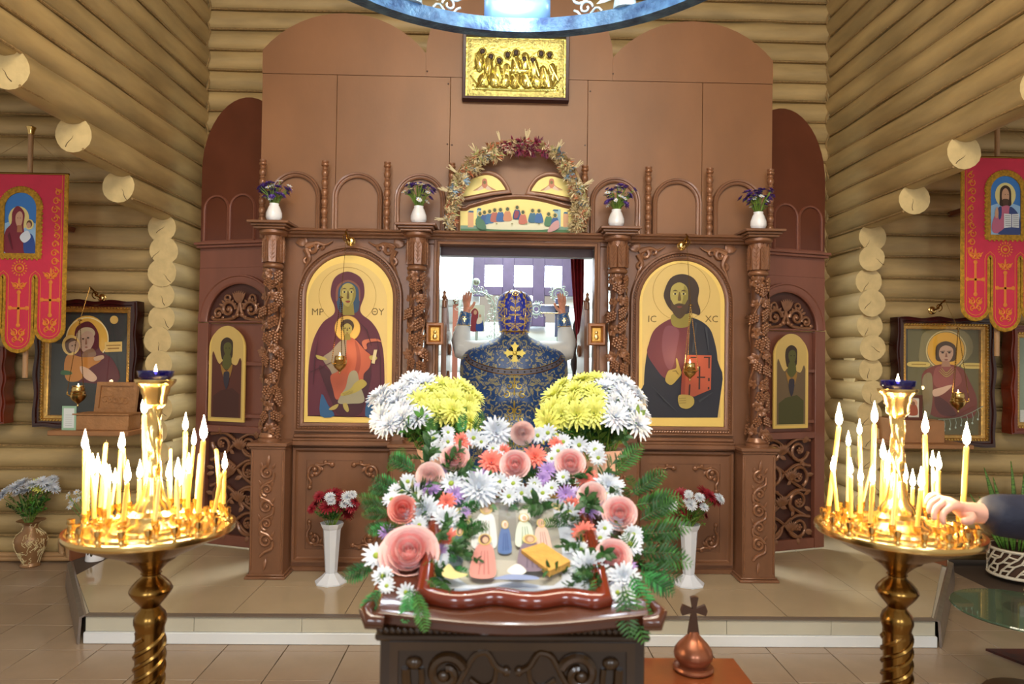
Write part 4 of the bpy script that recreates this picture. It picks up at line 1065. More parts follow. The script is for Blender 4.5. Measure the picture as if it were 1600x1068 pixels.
# shoulder band and cross
b = MB(); top_ = []; bot = []
for k in range(41):
    th = -PI/2+(k-20)/20*1.12; u = (k-20)/20; z = 1.285+.105*u*u
    for lst, dz in ((top_, .017), (bot, -.017)):
        p = cape(th, z+dz); q = Vector((p.x, p.y, 0)).normalized()*.006; lst.append(Vector((p.x+q.x, p.y+q.y, p.z)))
b.strip([top_, bot]); bo = b.build('shoulder_band', mat('grey_braid', (86, 84, 96), .5, .2), pr)
b = MB()
for k in range(1, 40, 2):
    p = (top_[k]+bot[k])/2; n = Vector((p.x, p.y, 0)).normalized(); b.ell(p+n*.002, .006, .006, .006, 8, 5)
o_ = b.build('band_stud', M_black, bo); o_['kind'] = 'stuff'
for l in (top_, bot): MB().tube([p for p in l], .003, 5).build('band_edge', M_gold, bo)
b = MB(); zc_ = 1.415
for k in range(4):
    a = PI/2*k; R2 = Matrix.Rotation(a, 2)
    pl_ = [(-.010, .0), (-.014, .035), (-.030, .055), (-.012, .058), (0, .078), (.012, .058), (.030, .055), (.014, .035), (.010, .0)]
    yy = -.128 if k == 0 else (-.176 if k == 2 else -.152)
    q = [R2 @ Vector(p) for p in pl_]
    b.prism([(p.x, zc_+p.y) for p in q], -.168, -.158)
b.ell((0, -.168, zc_), .016, .006, .016); cr = b.build('back_cross', mat('gold_thread', (200, 176, 84), .35, .6), pr)
b = MB()
for k in range(4):
    a = PI/2*k+PI/4; b.tube([(.02*math.cos(a), -.163, zc_+.02*math.sin(a)), (.055*math.cos(a), -.163, zc_+.055*math.sin(a))], [.006, .002], 6)
b.xz(circ(0, zc_, .045, .045, 24), -.162, .003, 5, True)
b.build('cross_outline', M_black, cr)
# central figured stripe on the back
b = MB()
for j in range(4):
    z = 1.19-j*.17
    for d in (-1, 1):
        for cxo, czo, r0 in ((.035, .0, .030), (.055, -.06, .026)):
            pts = []
            for (u, v) in spiral(d*cxo, z+czo, r0, .006, PI/2, d*1.1, 18):
                th = -PI/2+u/.36; p = cape(th, v); n = Vector((p.x*.4, p.y, 0)).normalized(); pts.append(p+n*.003)
            b.tube(pts, .004, 5)
    pts = [cape(-PI/2, z+.07-.012*q)+Vector((0, -.003, 0)) for q in range(12)]; b.tube(pts, [.003+.004*math.sin(q*.8)**2 for q in range(12)], 6)
b.build('gold_embroidery', mat('gold_thread', (200, 176, 84), .35, .6), pr)

# ---- person lighting a candle at the right edge
RX, RY = 1.83, 1.86
vp = thing('person', 'person in a dark navy jacket reaching in from the right to set a candle', 'person', (RX, RY, 0), local=True)
def W2L(p): return Vector(p)-Vector((RX, RY, 0))
hw_ = W2L(P(1517, 800, 1.70)); pin = W2L(P(1466, 795, 1.68))
N = {}; Ed = []
N['pelvis'] = ((.12, .05, .93), (.16, .12)); N['waist'] = ((.12, .05, 1.10), (.15, .11)); N['chest'] = ((.10, .03, 1.28), (.17, .12)); N['neckb'] = ((.10, .03, 1.43), .07); N['neck'] = ((.09, .02, 1.48), .05)
N['h1'] = ((.07, .01, 1.56), (.068, .085)); N['h2'] = ((.06, .01, 1.65), (.075, .095)); N['h3'] = ((.06, .015, 1.72), (.052, .065))
Ed += [('pelvis', 'waist'), ('waist', 'chest'), ('chest', 'neckb'), ('neckb', 'neck'), ('neck', 'h1'), ('h1', 'h2'), ('h2', 'h3')]
N['rsh'] = ((.08, -.18, 1.37), .06); N['rel'] = ((-.10, -.17, 1.13), .045); N['rfa'] = (Vector((-.10, -.17, 1.13)).lerp(hw_, .5), .038); N['rw'] = (hw_, .026)
N['lsh'] = ((.10, .22, 1.37), .06); N['lel'] = ((.10, .28, 1.10), .045); N['lw'] = ((-.02, .20, .95), .026)
Ed += [('chest', 'rsh'), ('rsh', 'rel'), ('rel', 'rfa'), ('rfa', 'rw'), ('chest', 'lsh'), ('lsh', 'lel'), ('lel', 'lw')]
fw = (pin-hw_).normalized()
hand_nodes(N, Ed, 'r', hw_, fw+Vector((0, 0, .25)), Vector((.15, -.75, -.35)), Vector((.2, .25, .9)), .1, .62, .95, True)
hand_nodes(N, Ed, 'l', N['lw'][0], (-.5, -.2, -.8), (-.6, -.6, .4), (-.5, .8, .1), .2, .3, .95)
for s, pre in ((-1, 'a'), (1, 'b')):
    N[pre+'hip'] = ((.12, .05+s*.09, .86), .095); N[pre+'kn'] = ((.12, .05+s*.10, .48), .062); N[pre+'an'] = ((.13, .05+s*.10, .09), .045); N[pre+'toe'] = ((.0, .05+s*.11, .04), .035)
    Ed += [('pelvis', pre+'hip'), (pre+'hip', pre+'kn'), (pre+'kn', pre+'an'), (pre+'an', pre+'toe')]
skin_mesh('body', N, Ed, mat('pale_skin', (226, 170, 150), .45, 0, .05, 20, sss=.15), vp, 'pelvis')
M_jack = mat('navy_jacket', (24, 28, 48), .65, 0, .25, 14, bump=.5, bscale=25)
J = {k: (N[k][0], tuple(v*1.28+.012 for v in (N[k][1] if isinstance(N[k][1], tuple) else (N[k][1], N[k][1])))) for k in ('pelvis', 'waist', 'chest', 'neckb', 'rsh', 'lsh', 'lel')}
J['rel'] = (N['rel'][0], .078); wr = Vector(N['rel'][0]).lerp(hw_, .60); J['rfa'] = (Vector(N['rel'][0]).lerp(hw_, .35), .068); J['rcuff'] = (Vector(N['rel'][0]).lerp(hw_, .97), .052); J['rmid'] = (Vector(N['rel'][0]).lerp(hw_, .7), .062)
J['lw'] = (Vector(N['lel'][0]).lerp(Vector(N['lw'][0]), .9), .05); J['hem'] = ((.12, .05, .80), (.20, .16))
skin_mesh('jacket', J, [('hem', 'pelvis'), ('pelvis', 'waist'), ('waist', 'chest'), ('chest', 'neckb'), ('chest', 'rsh'), ('rsh', 'rel'), ('rel', 'rfa'), ('rfa', 'rmid'), ('rmid', 'rcuff'), ('chest', 'lsh'), ('lsh', 'lel'), ('lel', 'lw')], M_jack, vp, 'pelvis')
T_ = {k: (N[k][0], (N[k][1] if not isinstance(N[k][1], tuple) else N[k][1][0])*1.2) for k in ('ahip', 'akn', 'aan', 'bhip', 'bkn', 'ban')}; T_['p'] = ((.12, .05, .90), .14)
skin_mesh('trousers', T_, [('p', 'ahip'), ('ahip', 'akn'), ('akn', 'aan'), ('p', 'bhip'), ('bhip', 'bkn'), ('bkn', 'ban')], mat('dark_trousers', (30, 30, 34), .8), vp, 'p')
h = MB(); h.ell((.075, .01, 1.675), .098, .092, .10, 14, 10); h.ell((.12, .01, 1.60), .06, .085, .10, 12, 8); h.build('hair', mat('dark_hair', (46, 34, 28), .6, 0, .3, 60), vp)
f = MB(); f.leaf((-.038, .01, 1.65), (-.045, .01, 1.595), (-1, 0, 0), .013, .35)
for s in (-1, 1): f.ell((.055, .01+s*.083, 1.60), .02, .01, .03, 8, 6); f.ell((-.03, .01+s*.03, 1.645), .008, .012, .007, 8, 5)
f.ell((-.03, .01, 1.565), .008, .022, .006, 8, 5); f.build('face_features', mat('pale_skin'), vp)
# ================================================================== things in the altar
M_sil = mat('silver_filigree', (196, 214, 200), .28, .7)
M_silw = mat('bright_silver', (226, 232, 234), .3, .3)
# silver icon on the left
a = P(690, 465, 7.6); b2 = P(734, 393, 7.6)
r = thing('icon', 'bright silver-covered icon in the altar, left of the window boards', 'icon', ((a.x+b2.x)/2, 7.62, a.z))
rect = [(a.x, a.z), (a.x, b2.z), (b2.x, b2.z), (b2.x, a.z)]
MB().sweep([(p[0]*.9+(a.x+b2.x)*.05, p[1]*.94+(a.z+b2.z)*.03) for p in rect], [(0, 7.66), (0, 7.6), (.03, 7.59), (.035, 7.66)], True).build('frame', M_silw, r)
MB().box(a.x+.01, b2.x-.01, 7.62, 7.65, a.z+.01, b2.z-.01).build('panel', mat('white_silver', (240, 244, 248), .4), r)
paint('painting', [('9aa4a8', blob([(700, 426), (706, 424), (710, 430), (707, 437), (702, 436), (700, 432)])), ('a8b0b4', circ(713.5, 431, 2.6, 3, 10))], pxmap(7.618), r)
# stand under it so that it does not hang in the air
MB().box((a.x+b2.x)/2-.03, (a.x+b2.x)/2+.03, 7.65, 7.7, ZS, b2.z-.1).build('post', M_wing, r)

def filigree(b, poly_in, y, n, r0, seed):
    rr = random.Random(seed)
    for (x, z) in poly_in:
        d = rr.choice((-1, 1)); a0 = rr.uniform(0, 6.3); b.xz(spiral(x, z, r0, r0*.25, a0, d*1.1, 14), y, r0*.13, 5); b.ell((x, y, z), r0*.22, r0*.12, r0*.22, 6, 4)
Yf = 6.2
c = P(745, 497, Yf); r = thing('altar_icon_stand', 'silver openwork processional icon of a mother and child on a pole, left of the priest', 'icon', (c.x, Yf, ZS))
hw2, hh = .07, .12
pts = []
for k in range(9):
    for s in (-1, 1): pts.append((c.x+s*(hw2+.05+.018*math.sin(k*1.4)), c.z-.16+k*.045))
    for s in (-1, 1): pts.append((c.x+s*(hw2+.10+.02*math.sin(k*1.1)), c.z-.19+k*.047))
for k in range(7): pts.append((c.x-.12+k*.04, c.z+.19+.05*math.sin(PI*k/6)))
for k in range(5): pts.append((c.x-.08+k*.04, c.z+.24+.03*math.sin(PI*k/4)))
b = MB(); filigree(b, pts, Yf, 0, .026, 4); b.xz(arch(c.x, c.z+.08, .16, c.z-.2, 20), Yf, .006, 6, True)
b.ell((c.x-.01, Yf, c.z+.33), .035, .02, .035); b.build('openwork_frame', M_sil, r)
MB().box(c.x-hw2, c.x+hw2, Yf-.012, Yf+.012, c.z-hh, c.z+hh).build('panel', mat('altar_icon_ground', (206, 212, 190), .5), r)
MB().tube([(c.x, Yf, ZS), (c.x, Yf, c.z-.12)], .014, 10).build('pole', M_sil, r); MB().lathe([(.12, 0), (.12, .02), (.03, .05), (.015, .09)], 18, (c.x, Yf, ZS)).build('base', M_sil, r)
def mpa(u, v, l=0): return Vector((c.x+u, Yf-.013-l, c.z+v))
paint('painting', [('e0d49a', circ(-.018, .055, .035, .04, 18)), ('8c3038', blob([(-.018, .09), (-.05, .06), (-.055, .0), (-.06, -.11), (.01, -.11), (.012, .0), (.012, .06)])), ('c89a78', circ(-.014, .052, .015, .021, 14)), ('2a4a94', blob([(.005, -.02), (.05, -.02), (.06, -.11), (-.005, -.11)])), ('e8dcc0', blob([(.01, .0), (.04, .01), (.045, -.04), (.0, -.05)])), ('c89a78', circ(.03, .022, .011, .014, 12))], mpa, r, .0006)
Yc = 6.2; c = P(862, 483, Yc); r = thing('altar_cross', 'silver openwork processional cross with round medallions, right of the priest', 'cross', (c.x, Yc, ZS))
for (dx, dz, rr_) in ((-.14, .0, .05), (.06, .14, .055)):
    b = MB(); b.xz(circ(c.x+dx, c.z+dz, rr_, rr_, 20), Yc, .008, 6, True); b.xz(circ(c.x+dx, c.z+dz, rr_*.55, rr_*.55, 16), Yc, .005, 6, True)
    filigree(b, [(c.x+dx+(rr_+.013)*math.cos(q*PI/4), c.z+dz+(rr_+.013)*math.sin(q*PI/4)) for q in range(8)], Yc, 0, .024, 8); b.build('openwork_medallion', M_sil, r)
b = MB(); b.bbox(c.x-.10, c.x+.16, Yc-.012, Yc+.012, c.z-.032, c.z+.032, .004); b.bbox(c.x+.03, c.x+.09, Yc-.012, Yc+.012, c.z-.25, c.z+.10, .004); b.build('cross_bar', mat('cross_plate', (120, 132, 164), .3, .3), r)
b = MB()
for dz in (-.036, .036): b.tube([(c.x-.10, Yc-.014, c.z+dz), (c.x+.16, Yc-.014, c.z+dz)], .005, 6)
b.build('gilt_edge', M_gold, r)
MB().tube([(c.x+.06, Yc, ZS), (c.x+.06, Yc, c.z-.2)], .014, 10).build('pole', M_sil, r); MB().lathe([(.12, 0), (.12, .02), (.03, .05), (.015, .09)], 18, (c.x+.06, Yc, ZS)).build('base', M_sil, r)
# carved dark post behind the right leaf
x = P(898, 500, 5.4); b = MB(); b.lathe([(.05, ZS), (.05, ZS+.05), (.025, ZS+.08)]+[(.022+.009*math.sin(k*1.1), ZS+.1+k*.03) for k in range(52)]+[(.001, ZS+1.68)], 14, (x.x, 5.4, 0))
tag(b.build('candle_pole', mat('dark_turned_wood', (60, 46, 40), .4)), 'dark turned pole standing in the altar behind the right door leaf', 'pole')
# curtain
b = MB(); rows = []
for k in range(21):
    t = k/20; row = []
    for j in range(25):
        z = 2.40-j*.09; xw = (.10+.02*math.sin(j*.2))*max(.25, 1-.8*min(1, j*.09/.9)); px = rx(.455)-xw*(1-t)
        row.append(Vector((px+.06, 5.12+.02*math.sin(t*22), z)))
    rows.append(row)
b.strip(rows); b2_ = MB(); b2_.tube([(rx(-.55), 5.12, 2.42), (rx(.65), 5.12, 2.42)], .01, 8)
cu = thing('curtain', 'red curtain drawn aside at the right of the doorway', 'curtain', (rx(.45), 5.12, ZS))
o_ = b.build('cloth', mat('red_curtain', (140, 24, 34), .7, 0, .15, 10), cu); sm_ = o_.modifiers.new('s', 'SOLIDIFY'); sm_.thickness = .004
b2_.build('rail', M_wing, cu)

# ================================================================== banners
M_ban = mat('crimson_banner_cloth', (206, 44, 74), .6, 0, .06, 10, bump=.1, bscale=120)
M_emb2 = mat('orange_embroidery', (226, 132, 52), .5, .2)
M_fr = mat('gold_fringe', (186, 138, 34), .55, .3, .3, 60, bump=.6, bscale=150)
def banner(cx, ztop, Y, label, figure, s):
    r = thing('banner', label, 'banner', (cx, Y, 0))
    H = 1.0; w2 = .285
    # cloth outline: body with three tongues
    def tongue(x0, x1, zb, n=8): return [(x0, zb+(x1-x0)/2)]+[((x0+x1)/2-(x1-x0)/2*math.cos(PI*k/n), zb+(x1-x0)/2-(x1-x0)/2*math.sin(PI*k/n)) for k in range(1, n)]+[(x1, zb+(x1-x0)/2)]
    zc_ = ztop-.68
    out = [(-w2, ztop)]
    seq = [(-w2, -.125, ztop-1.10), (-.085, .085, ztop-1.17), (.125, w2, ztop-1.10)]
    low = []
    for i, (x0, x1, zb) in enumerate(seq):
        low += tongue(x0, x1, zb)
        if i < 2:
            xa, xb = x1, seq[i+1][0]; low += [(xa, zc_-.02), (xa+.006, zc_), ((xa+xb)/2, zc_+.012), (xb-.006, zc_), (xb, zc_-.02)]
    poly = [(cx+p[0], p[1]) for p in low]+[(cx+w2, ztop), (cx-w2, ztop)]
    MB().prism(poly, Y-.004, Y).build('cloth', M_ban, r)
    pts = [(cx-w2, ztop)]+[(cx+p[0], p[1]) for p in low]+[(cx+w2, ztop)]
    fr = MB(); fr.sweep(pts, [(0, Y-.009), (0, Y+.002), (-.022, Y+.002), (-.026, Y-.003), (-.022, Y-.009)]); fr.build('fringe', M_fr, r)
    ins = MB(); ins.sweep(pts, [(.014, Y-.0045), (.014, Y-.006), (.018, Y-.006), (.018, Y-.0045)]); ins.build('gold_line', M_emb2, r)
    MB().tube([(cx-.31, Y-.002, ztop+.004), (cx+.31, Y-.002, ztop+.004)], .008, 8).build('crossbar', M_goldd, r)
    MB().tube([(cx-s*.02, Y+.045, ztop-1.36), (cx-s*.02, Y+.045, ztop+.28)], .016, 12).build('pole', mat('banner_pole', (176, 136, 96), .45), r)
    MB().lathe([(.016, 0), (.02, .01), (.02, .02), (.03, .05), (.012, .06)], 12, (cx-s*.02, Y+.045, ztop+.28)).build('finial', M_gold, r)
    b = MB()
    for q in (-1, 1): b.tube([(cx-s*.02, Y+.045, ztop+.27), (cx+q*.34, Y, ztop+.01)], .0015, 5)
    b.build('cord', M_rope, r)
    MB().bbox(cx-s*.02-.02, cx-s*.02+.02, Y+.03, 5.16, ztop-.30, ztop-.26, .004).build('wall_bracket', M_wing, r)
    # arched picture
    zi = ztop-.53; hw = .105
    MB().sweep(arch(cx, zi+.30, hw, zi, 20), [(0, Y-.004), (0, Y-.012), (.02, Y-.014), (.034, Y-.010), (.036, Y-.004)], True).build('picture_border', M_fr, r)
    b = MB(); n = 44; pth = arch(cx, zi+.30, hw+.036, zi-.034, 26)
    for p in pth[1:-1]: b.ell((p[0], Y-.008, p[1]), .009, .004, .009, 6, 4)
    for k in range(1, 11):
        for q in (-1, 1): b.ell((cx+q*(hw+.036), Y-.008, zi-.034+k*.03), .009, .004, .009, 6, 4)
    for k in range(8): b.ell((cx-.11+k*.032, Y-.008, zi-.038), .009, .004, .009, 6, 4)
    o_ = b.build('picture_scallop', M_fr, r); o_['kind'] = 'stuff'
    def mp(u, v, l=0): return Vector((cx+u, Y-.0045-l, zi+v*1.17))
    base = [('3a7cc8', [(p[0]-cx, (p[1]-zi)/1.17) for p in arch(cx, zi+.30, hw, zi, 20)]), ('9cc4e8', [(-.104, .0), (.104, .0), (.104, .17), (.0, .2), (-.104, .17)])]
    paint('picture', base+figure, mp, r, .0005)
    # embroidery
    y = Y-.006
    for k, (tx, zb, L) in enumerate(((-.207, ztop-1.06, .36), (0, ztop-1.13, .38), (.207, ztop-1.06, .36))):
        x = cx+tx; zc2 = zb+L*.62; e = MB()
        e.bbox(x-.008, x+.008, y-.001, y+.002, zb+.12, zb+.34, .001); e.bbox(x-.055, x+.055, y-.001, y+.002, zc2-.010, zc2+.006, .001)
        for (dx, dz) in ((0, .34), (0, .12), (-.055, L*.62), (.055, L*.62)): e.ell((x+dx, y, zb+dz), .015, .002, .015, 8, 4)
        for q in (-1, 1):
            e.xz(spiral(x+q*.028, zb+.07, .026, .006, PI/2, q*1.2, 16), y, .005, 5); e.xz(spiral(x+q*.02, zb+.025, .018, .005, -PI/2, q*1.2, 16), y, .004, 5)
            e.xz(spiral(x+q*.026, zb+.385, .022, .006, -PI/2, -q*1.2, 16), y, .005, 5)
            e.leaf((x, y, zb+.02), (x+q*.05, y, zb+.10), (0, -1, 0), .008, .02); e.leaf((x, y, zb+.36), (x+q*.055, y, zb+.41), (0, -1, 0), .009, .02)
        e.leaf((x, y, zb+.38), (x, y, zb+.44), (0, -1, 0), .008, .02)
        e.build('tongue_embroidery', M_emb2, r)
    # medallion and side sprays
    e = MB(); e.xz(circ(cx, ztop-.63, .028, .028, 20), y, .005, 5, True); e.ell((cx, y, ztop-.63), .015, .002, .012)
    for k in range(16): a = 2*PI*k/16; e.leaf((cx+.038*math.cos(a), y, ztop-.63+.038*math.sin(a)), (cx+.055*math.cos(a), y, ztop-.63+.055*math.sin(a)), (0, -1, 0), .005, .02, 3)
    e.build('medallion_embroidery', M_emb2, r)
    for q in (-1, 1):
        e = MB()
        for k in range(10):
            z = ztop-.12-k*.058; e.xz(spiral(cx+q*(.245-.018*abs(math.sin(k*.7))), z, .024, .006, k, q*1.1, 14), y, .0045, 5)
            e.leaf((cx+q*.26, y, z), (cx+q*(.225), y, z+.03), (0, -1, 0), .008, .02, 3)
        e.build('side_embroidery', M_emb2, r)
    return r
mother = [('e6d48a', circ(-.012, .20, .068, .068, 24)), ('7e2436', blob([(-.02, .27), (-.055, .235), (-.06, .17), (-.10, .12), (-.10, .004), (.04, .004), (.03, .10), (.02, .16), (.025, .23)])), ('d2a284', blob([(-.005, .24), (-.03, .22), (-.032, .18), (-.012, .145), (.01, .17), (.014, .22)])), ('b0724e', [(-.02, .16), (.01, .16), (.015, .12), (-.02, .12)]),
          ('2c4a92', blob([(.03, .10), (.075, .11), (.098, .06), (.10, .004), (.03, .004)])), ('dce2ec', blob([(.01, .11), (.05, .13), (.07, .09), (.03, .06), (.0, .085)])), ('e6d48a', circ(.06, .165, .030, .030, 16)), ('6a4630', circ(.06, .167, .019, .022, 14)), ('d2a284', circ(.057, .160, .014, .017, 12)), ('5c1626', [(-.08, .10), (-.05, .02), (-.045, .02), (-.07, .12)])]
for x in (-.016, .002): mother.append(('2a1a14', circ(x, .20, .003, .0022, 8)))
man = [('e6d890', circ(0, .235, .072, .072, 26)), ('3c261c', blob([(0, .292), (-.035, .27), (-.04, .21), (-.035, .17), (.035, .17), (.04, .21), (.035, .27)])), ('d0a080', blob([(0, .275), (-.022, .255), (-.024, .21), (0, .178), (.024, .21), (.022, .255)])), ('54382a', blob([(-.022, .205), (0, .212), (.022, .205), (.015, .17), (0, .155), (-.015, .17)])),
       ('c46a86', blob([(-.03, .165), (.03, .165), (.04, .06), (.0, .02), (-.08, .01), (-.095, .06), (-.06, .14)])), ('34467e', blob([(.03, .165), (.075, .14), (.10, .09), (.10, .004), (-.05, .004), (-.01, .04), (.02, .10)])), ('34467e', blob([(-.03, .165), (-.055, .15), (-.045, .09), (-.03, .11)])), ('d0a080', blob([(-.075, .13), (-.06, .165), (-.05, .13), (-.055, .10), (-.07, .10)])),
       ('e6e8ea', [(-.012, .125), (.038, .122), (.038, .045), (-.012, .04)]), ('dcdfe2', [(.042, .122), (.092, .125), (.092, .042), (.042, .045)])]
for k in range(6):
    man.append(('8a8c94', [(-.006, .115-k*.012), (.032, .113-k*.012), (.032, .110-k*.012), (-.006, .112-k*.012)])); man.append(('8a8c94', [(.048, .113-k*.012), (.086, .115-k*.012), (.086, .112-k*.012), (.048, .110-k*.012)]))
for x in (-.009, .009): man.append(('2a1a14', circ(x, .236, .003, .0022, 8)))
YB = 4.62
a = P(35, 272, YB); banner(a.x, a.z, YB, 'red church banner with a mother and child picture, hanging by the left wall', mother, -1)
a = P(1570, 247, YB); banner(a.x, a.z, YB, 'red church banner with a bearded saint holding an open book, by the right wall', man, 1)

# ================================================================== wall icons in glazed cases
def case_icon(label, x0, x1, y0, y1, Y, layers, M_fr_, gold=True, lean=0.):
    a = P(x0, y1, Y); b2 = P(x1, y0, Y); ax, bx_, az, bz = a.x, b2.x, a.z, b2.z
    r = thing('framed_icon', label, 'icon', ((ax+bx_)/2, Y+.05, az))
    # wavy outer frame
    def wavy(x0, z0, x1, z1, am, n=28):
        o = []
        for (p, q) in (((x0, z0), (x0, z1)), ((x0, z1), (x1, z1)), ((x1, z1), (x1, z0)), ((x1, z0), (x0, z0))):
            p = Vector(p); q = Vector(q); d = (q-p); nn = Vector((-d.y, d.x)).normalized()
            for k in range(n): t = k/n; o.append(p+d*t+nn*am*math.sin(t*PI*6)*math.sin(PI*t)**.5 if 0 < t else p.copy())
        return [(v.x, v.y) for v in o]
    W_ = .045
    out = wavy(ax, az, bx_, bz, .008); inn = wavy(ax+W_, az+W_, bx_-W_, bz-W_, .0)
    mb = MB(); mb.frame(out, inn, Y, Y+.10)
    mb.build('case', M_fr_, r)
    md = MB(); md.sweep(wavy(ax+.02, az+.02, bx_-.02, bz-.02, .006), [(.012, Y+.002), (.008, Y-.012), (-.008, Y-.012), (-.014, Y+.002)], True); md.build('case_moulding', M_fr_, r)
    g = [(ax+W_, az+W_), (ax+W_, bz-W_), (bx_-W_, bz-W_), (bx_-W_, az+W_)]
    md = MB(); md.sweep(g, [(0, Y+.05), (0, Y+.012), (-.012, Y+.012), (-.018, Y+.024), (-.032, Y+.028), (-.040, Y+.036), (-.040, Y+.06)], True); go = md.build('gilt_frame', M_giltw, r)
    bd = MB()
    for (p, q) in zip(g, g[1:]+g[:1]):
        p = Vector(p); q = Vector(q); n = int((q-p).length/.022)
        cc = Vector(((ax+bx_)/2, (az+bz)/2))
        for k in range(n):
            v = p.lerp(q, (k+.5)/n); v = v+(cc-v).normalized()*.008; bd.ell((v.x, Y+.012, v.y), .008, .006, .006, 6, 4, Matrix.Rotation(.6, 3, 'Y'))
    o_ = bd.build('gilt_bead', M_gold, go); o_['kind'] = 'stuff'
    MB().box(ax+W_, bx_-W_, Y+.06, Y+.09, az+W_, bz-W_).build('panel', mat('icon_dark_ground', (52, 58, 58), .6, 0, .25, 5), r)
    paint('painting', layers, pxmap(Y+.0595), r, .0004)
    gl = MB(); gl.box(ax+W_-.004, bx_-W_+.004, Y+.020, Y+.0225, az+W_-.004, bz-W_+.004)
    gl.build('glass_pane', mat('thin_glass', (250, 252, 255), .02, 0, alpha_t=1.), r)
    return r
def glass_fix():
    m = mat('thin_glass'); nt = m.node_tree; b = nt.nodes['Principled BSDF']; out = nt.nodes['Material Output']
    tr = nt.nodes.new('ShaderNodeBsdfTransparent'); gl = nt.nodes.new('ShaderNodeBsdfGlossy'); gl.inputs['Roughness'].default_value = .02
    lw = nt.nodes.new('ShaderNodeLayerWeight'); p4 = nt.nodes.new('ShaderNodeMath'); p4.operation = 'POWER'; p4.inputs[1].default_value = 5; nt.links.new(lw.outputs['Facing'], p4.inputs[0]); fr = nt.nodes.new('ShaderNodeMath'); fr.operation = 'MULTIPLY_ADD'; fr.inputs[1].default_value = .9; fr.inputs[2].default_value = .03; nt.links.new(p4.outputs[0], fr.inputs[0]); mx = nt.nodes.new('ShaderNodeMixShader')
    nt.links.new(fr.outputs[0], mx.inputs[0]); nt.links.new(tr.outputs[0], mx.inputs[1]); nt.links.new(gl.outputs[0], mx.inputs[2]); nt.links.new(mx.outputs[0], out.inputs[0])
# left: mother and child, cheek to cheek  (photo pixels = 40+.2246*u, 450+.2247*v)
def z1(l): return [(40+.2246*u, 450+.2247*v) for u, v in l]
def z1b(l): return blob(z1(l), 4)
LL = [('e0b04c', circ(40+.2246*430, 450+.2247*350, 32, 36, 30))]+ringseg('efe2b0', 40+.2246*430, 450+.2247*350, 33.5, 1.8)
LL += [('5a1e2a', z1b([(420, 232), (350, 280), (340, 400), (330, 520), (320, 640), (640, 650), (610, 500), (520, 430), (510, 320), (470, 250)])), ('c2b294', z1b([(400, 275), (355, 320), (370, 380), (480, 330), (465, 280)])),
       ('bfa190', z1b([(420, 300), (380, 340), (380, 410), (420, 450), (455, 420), (480, 360), (465, 310)])), ('8a6a54', z1b([(410, 440), (470, 420), (490, 470), (400, 480)])),
       ('c08038', z1b([(300, 460), (270, 540), (290, 640), (380, 640), (440, 560), (520, 510), (520, 475), (400, 480)])), ('e6c87a', circ(40+.2246*318, 450+.2247*395, 14, 16, 20)), ('5e4232', z1b([(330, 345), (280, 370), (285, 430), (320, 450), (365, 380)])), ('c0a088', z1b([(345, 365), (305, 385), (310, 430), (345, 445), (375, 410), (370, 375)])),
       ('d4b49c', z1b([(380, 545), (440, 560), (500, 620), (470, 650), (410, 620)])), ('3e6a44', z1b([(260, 570), (320, 580), (320, 600), (250, 600)])), ('c8a888', z1b([(480, 480), (540, 465), (545, 490), (490, 505)])),
       ('e2c070', z1([(555, 375), (675, 370), (675, 440), (555, 445)])), ('a2762e', z1([(565, 395), (665, 392), (665, 400), (565, 403)])), ('a2762e', z1([(575, 415), (655, 412), (655, 422), (575, 425)])), ('d6b062', circ(40+.2246*620, 450+.2247*220, 6.5, 6.5, 16)), ('d6b062', circ(40+.2246*242, 450+.2247*215, 6, 6.5, 16)), ('d8b466', z1b([(215, 275), (275, 275), (275, 305), (215, 305)]))]
for (u, v) in ((405, 352), (440, 345)): LL.append(('2c1c16', circ(40+.2246*u, 450+.2247*v, 1.9, 1.2, 8)))
for (u, v) in ((330, 400), (352, 395)): LL.append(('2c1c16', circ(40+.2246*u, 450+.2247*v, 1.3, .9, 8)))
LL += [('8a4a3c', circ(40+.2246*428, 450+.2247*410, 2.4, .9, 8)), ('8a5c48', z1([(425, 350), (430, 350), (434, 390), (420, 392)]))]
case_icon('glazed icon of a mother embracing a child in a dark scalloped frame, left wall', 50, 214, 470, 667, 4.98, LL, M_dark)
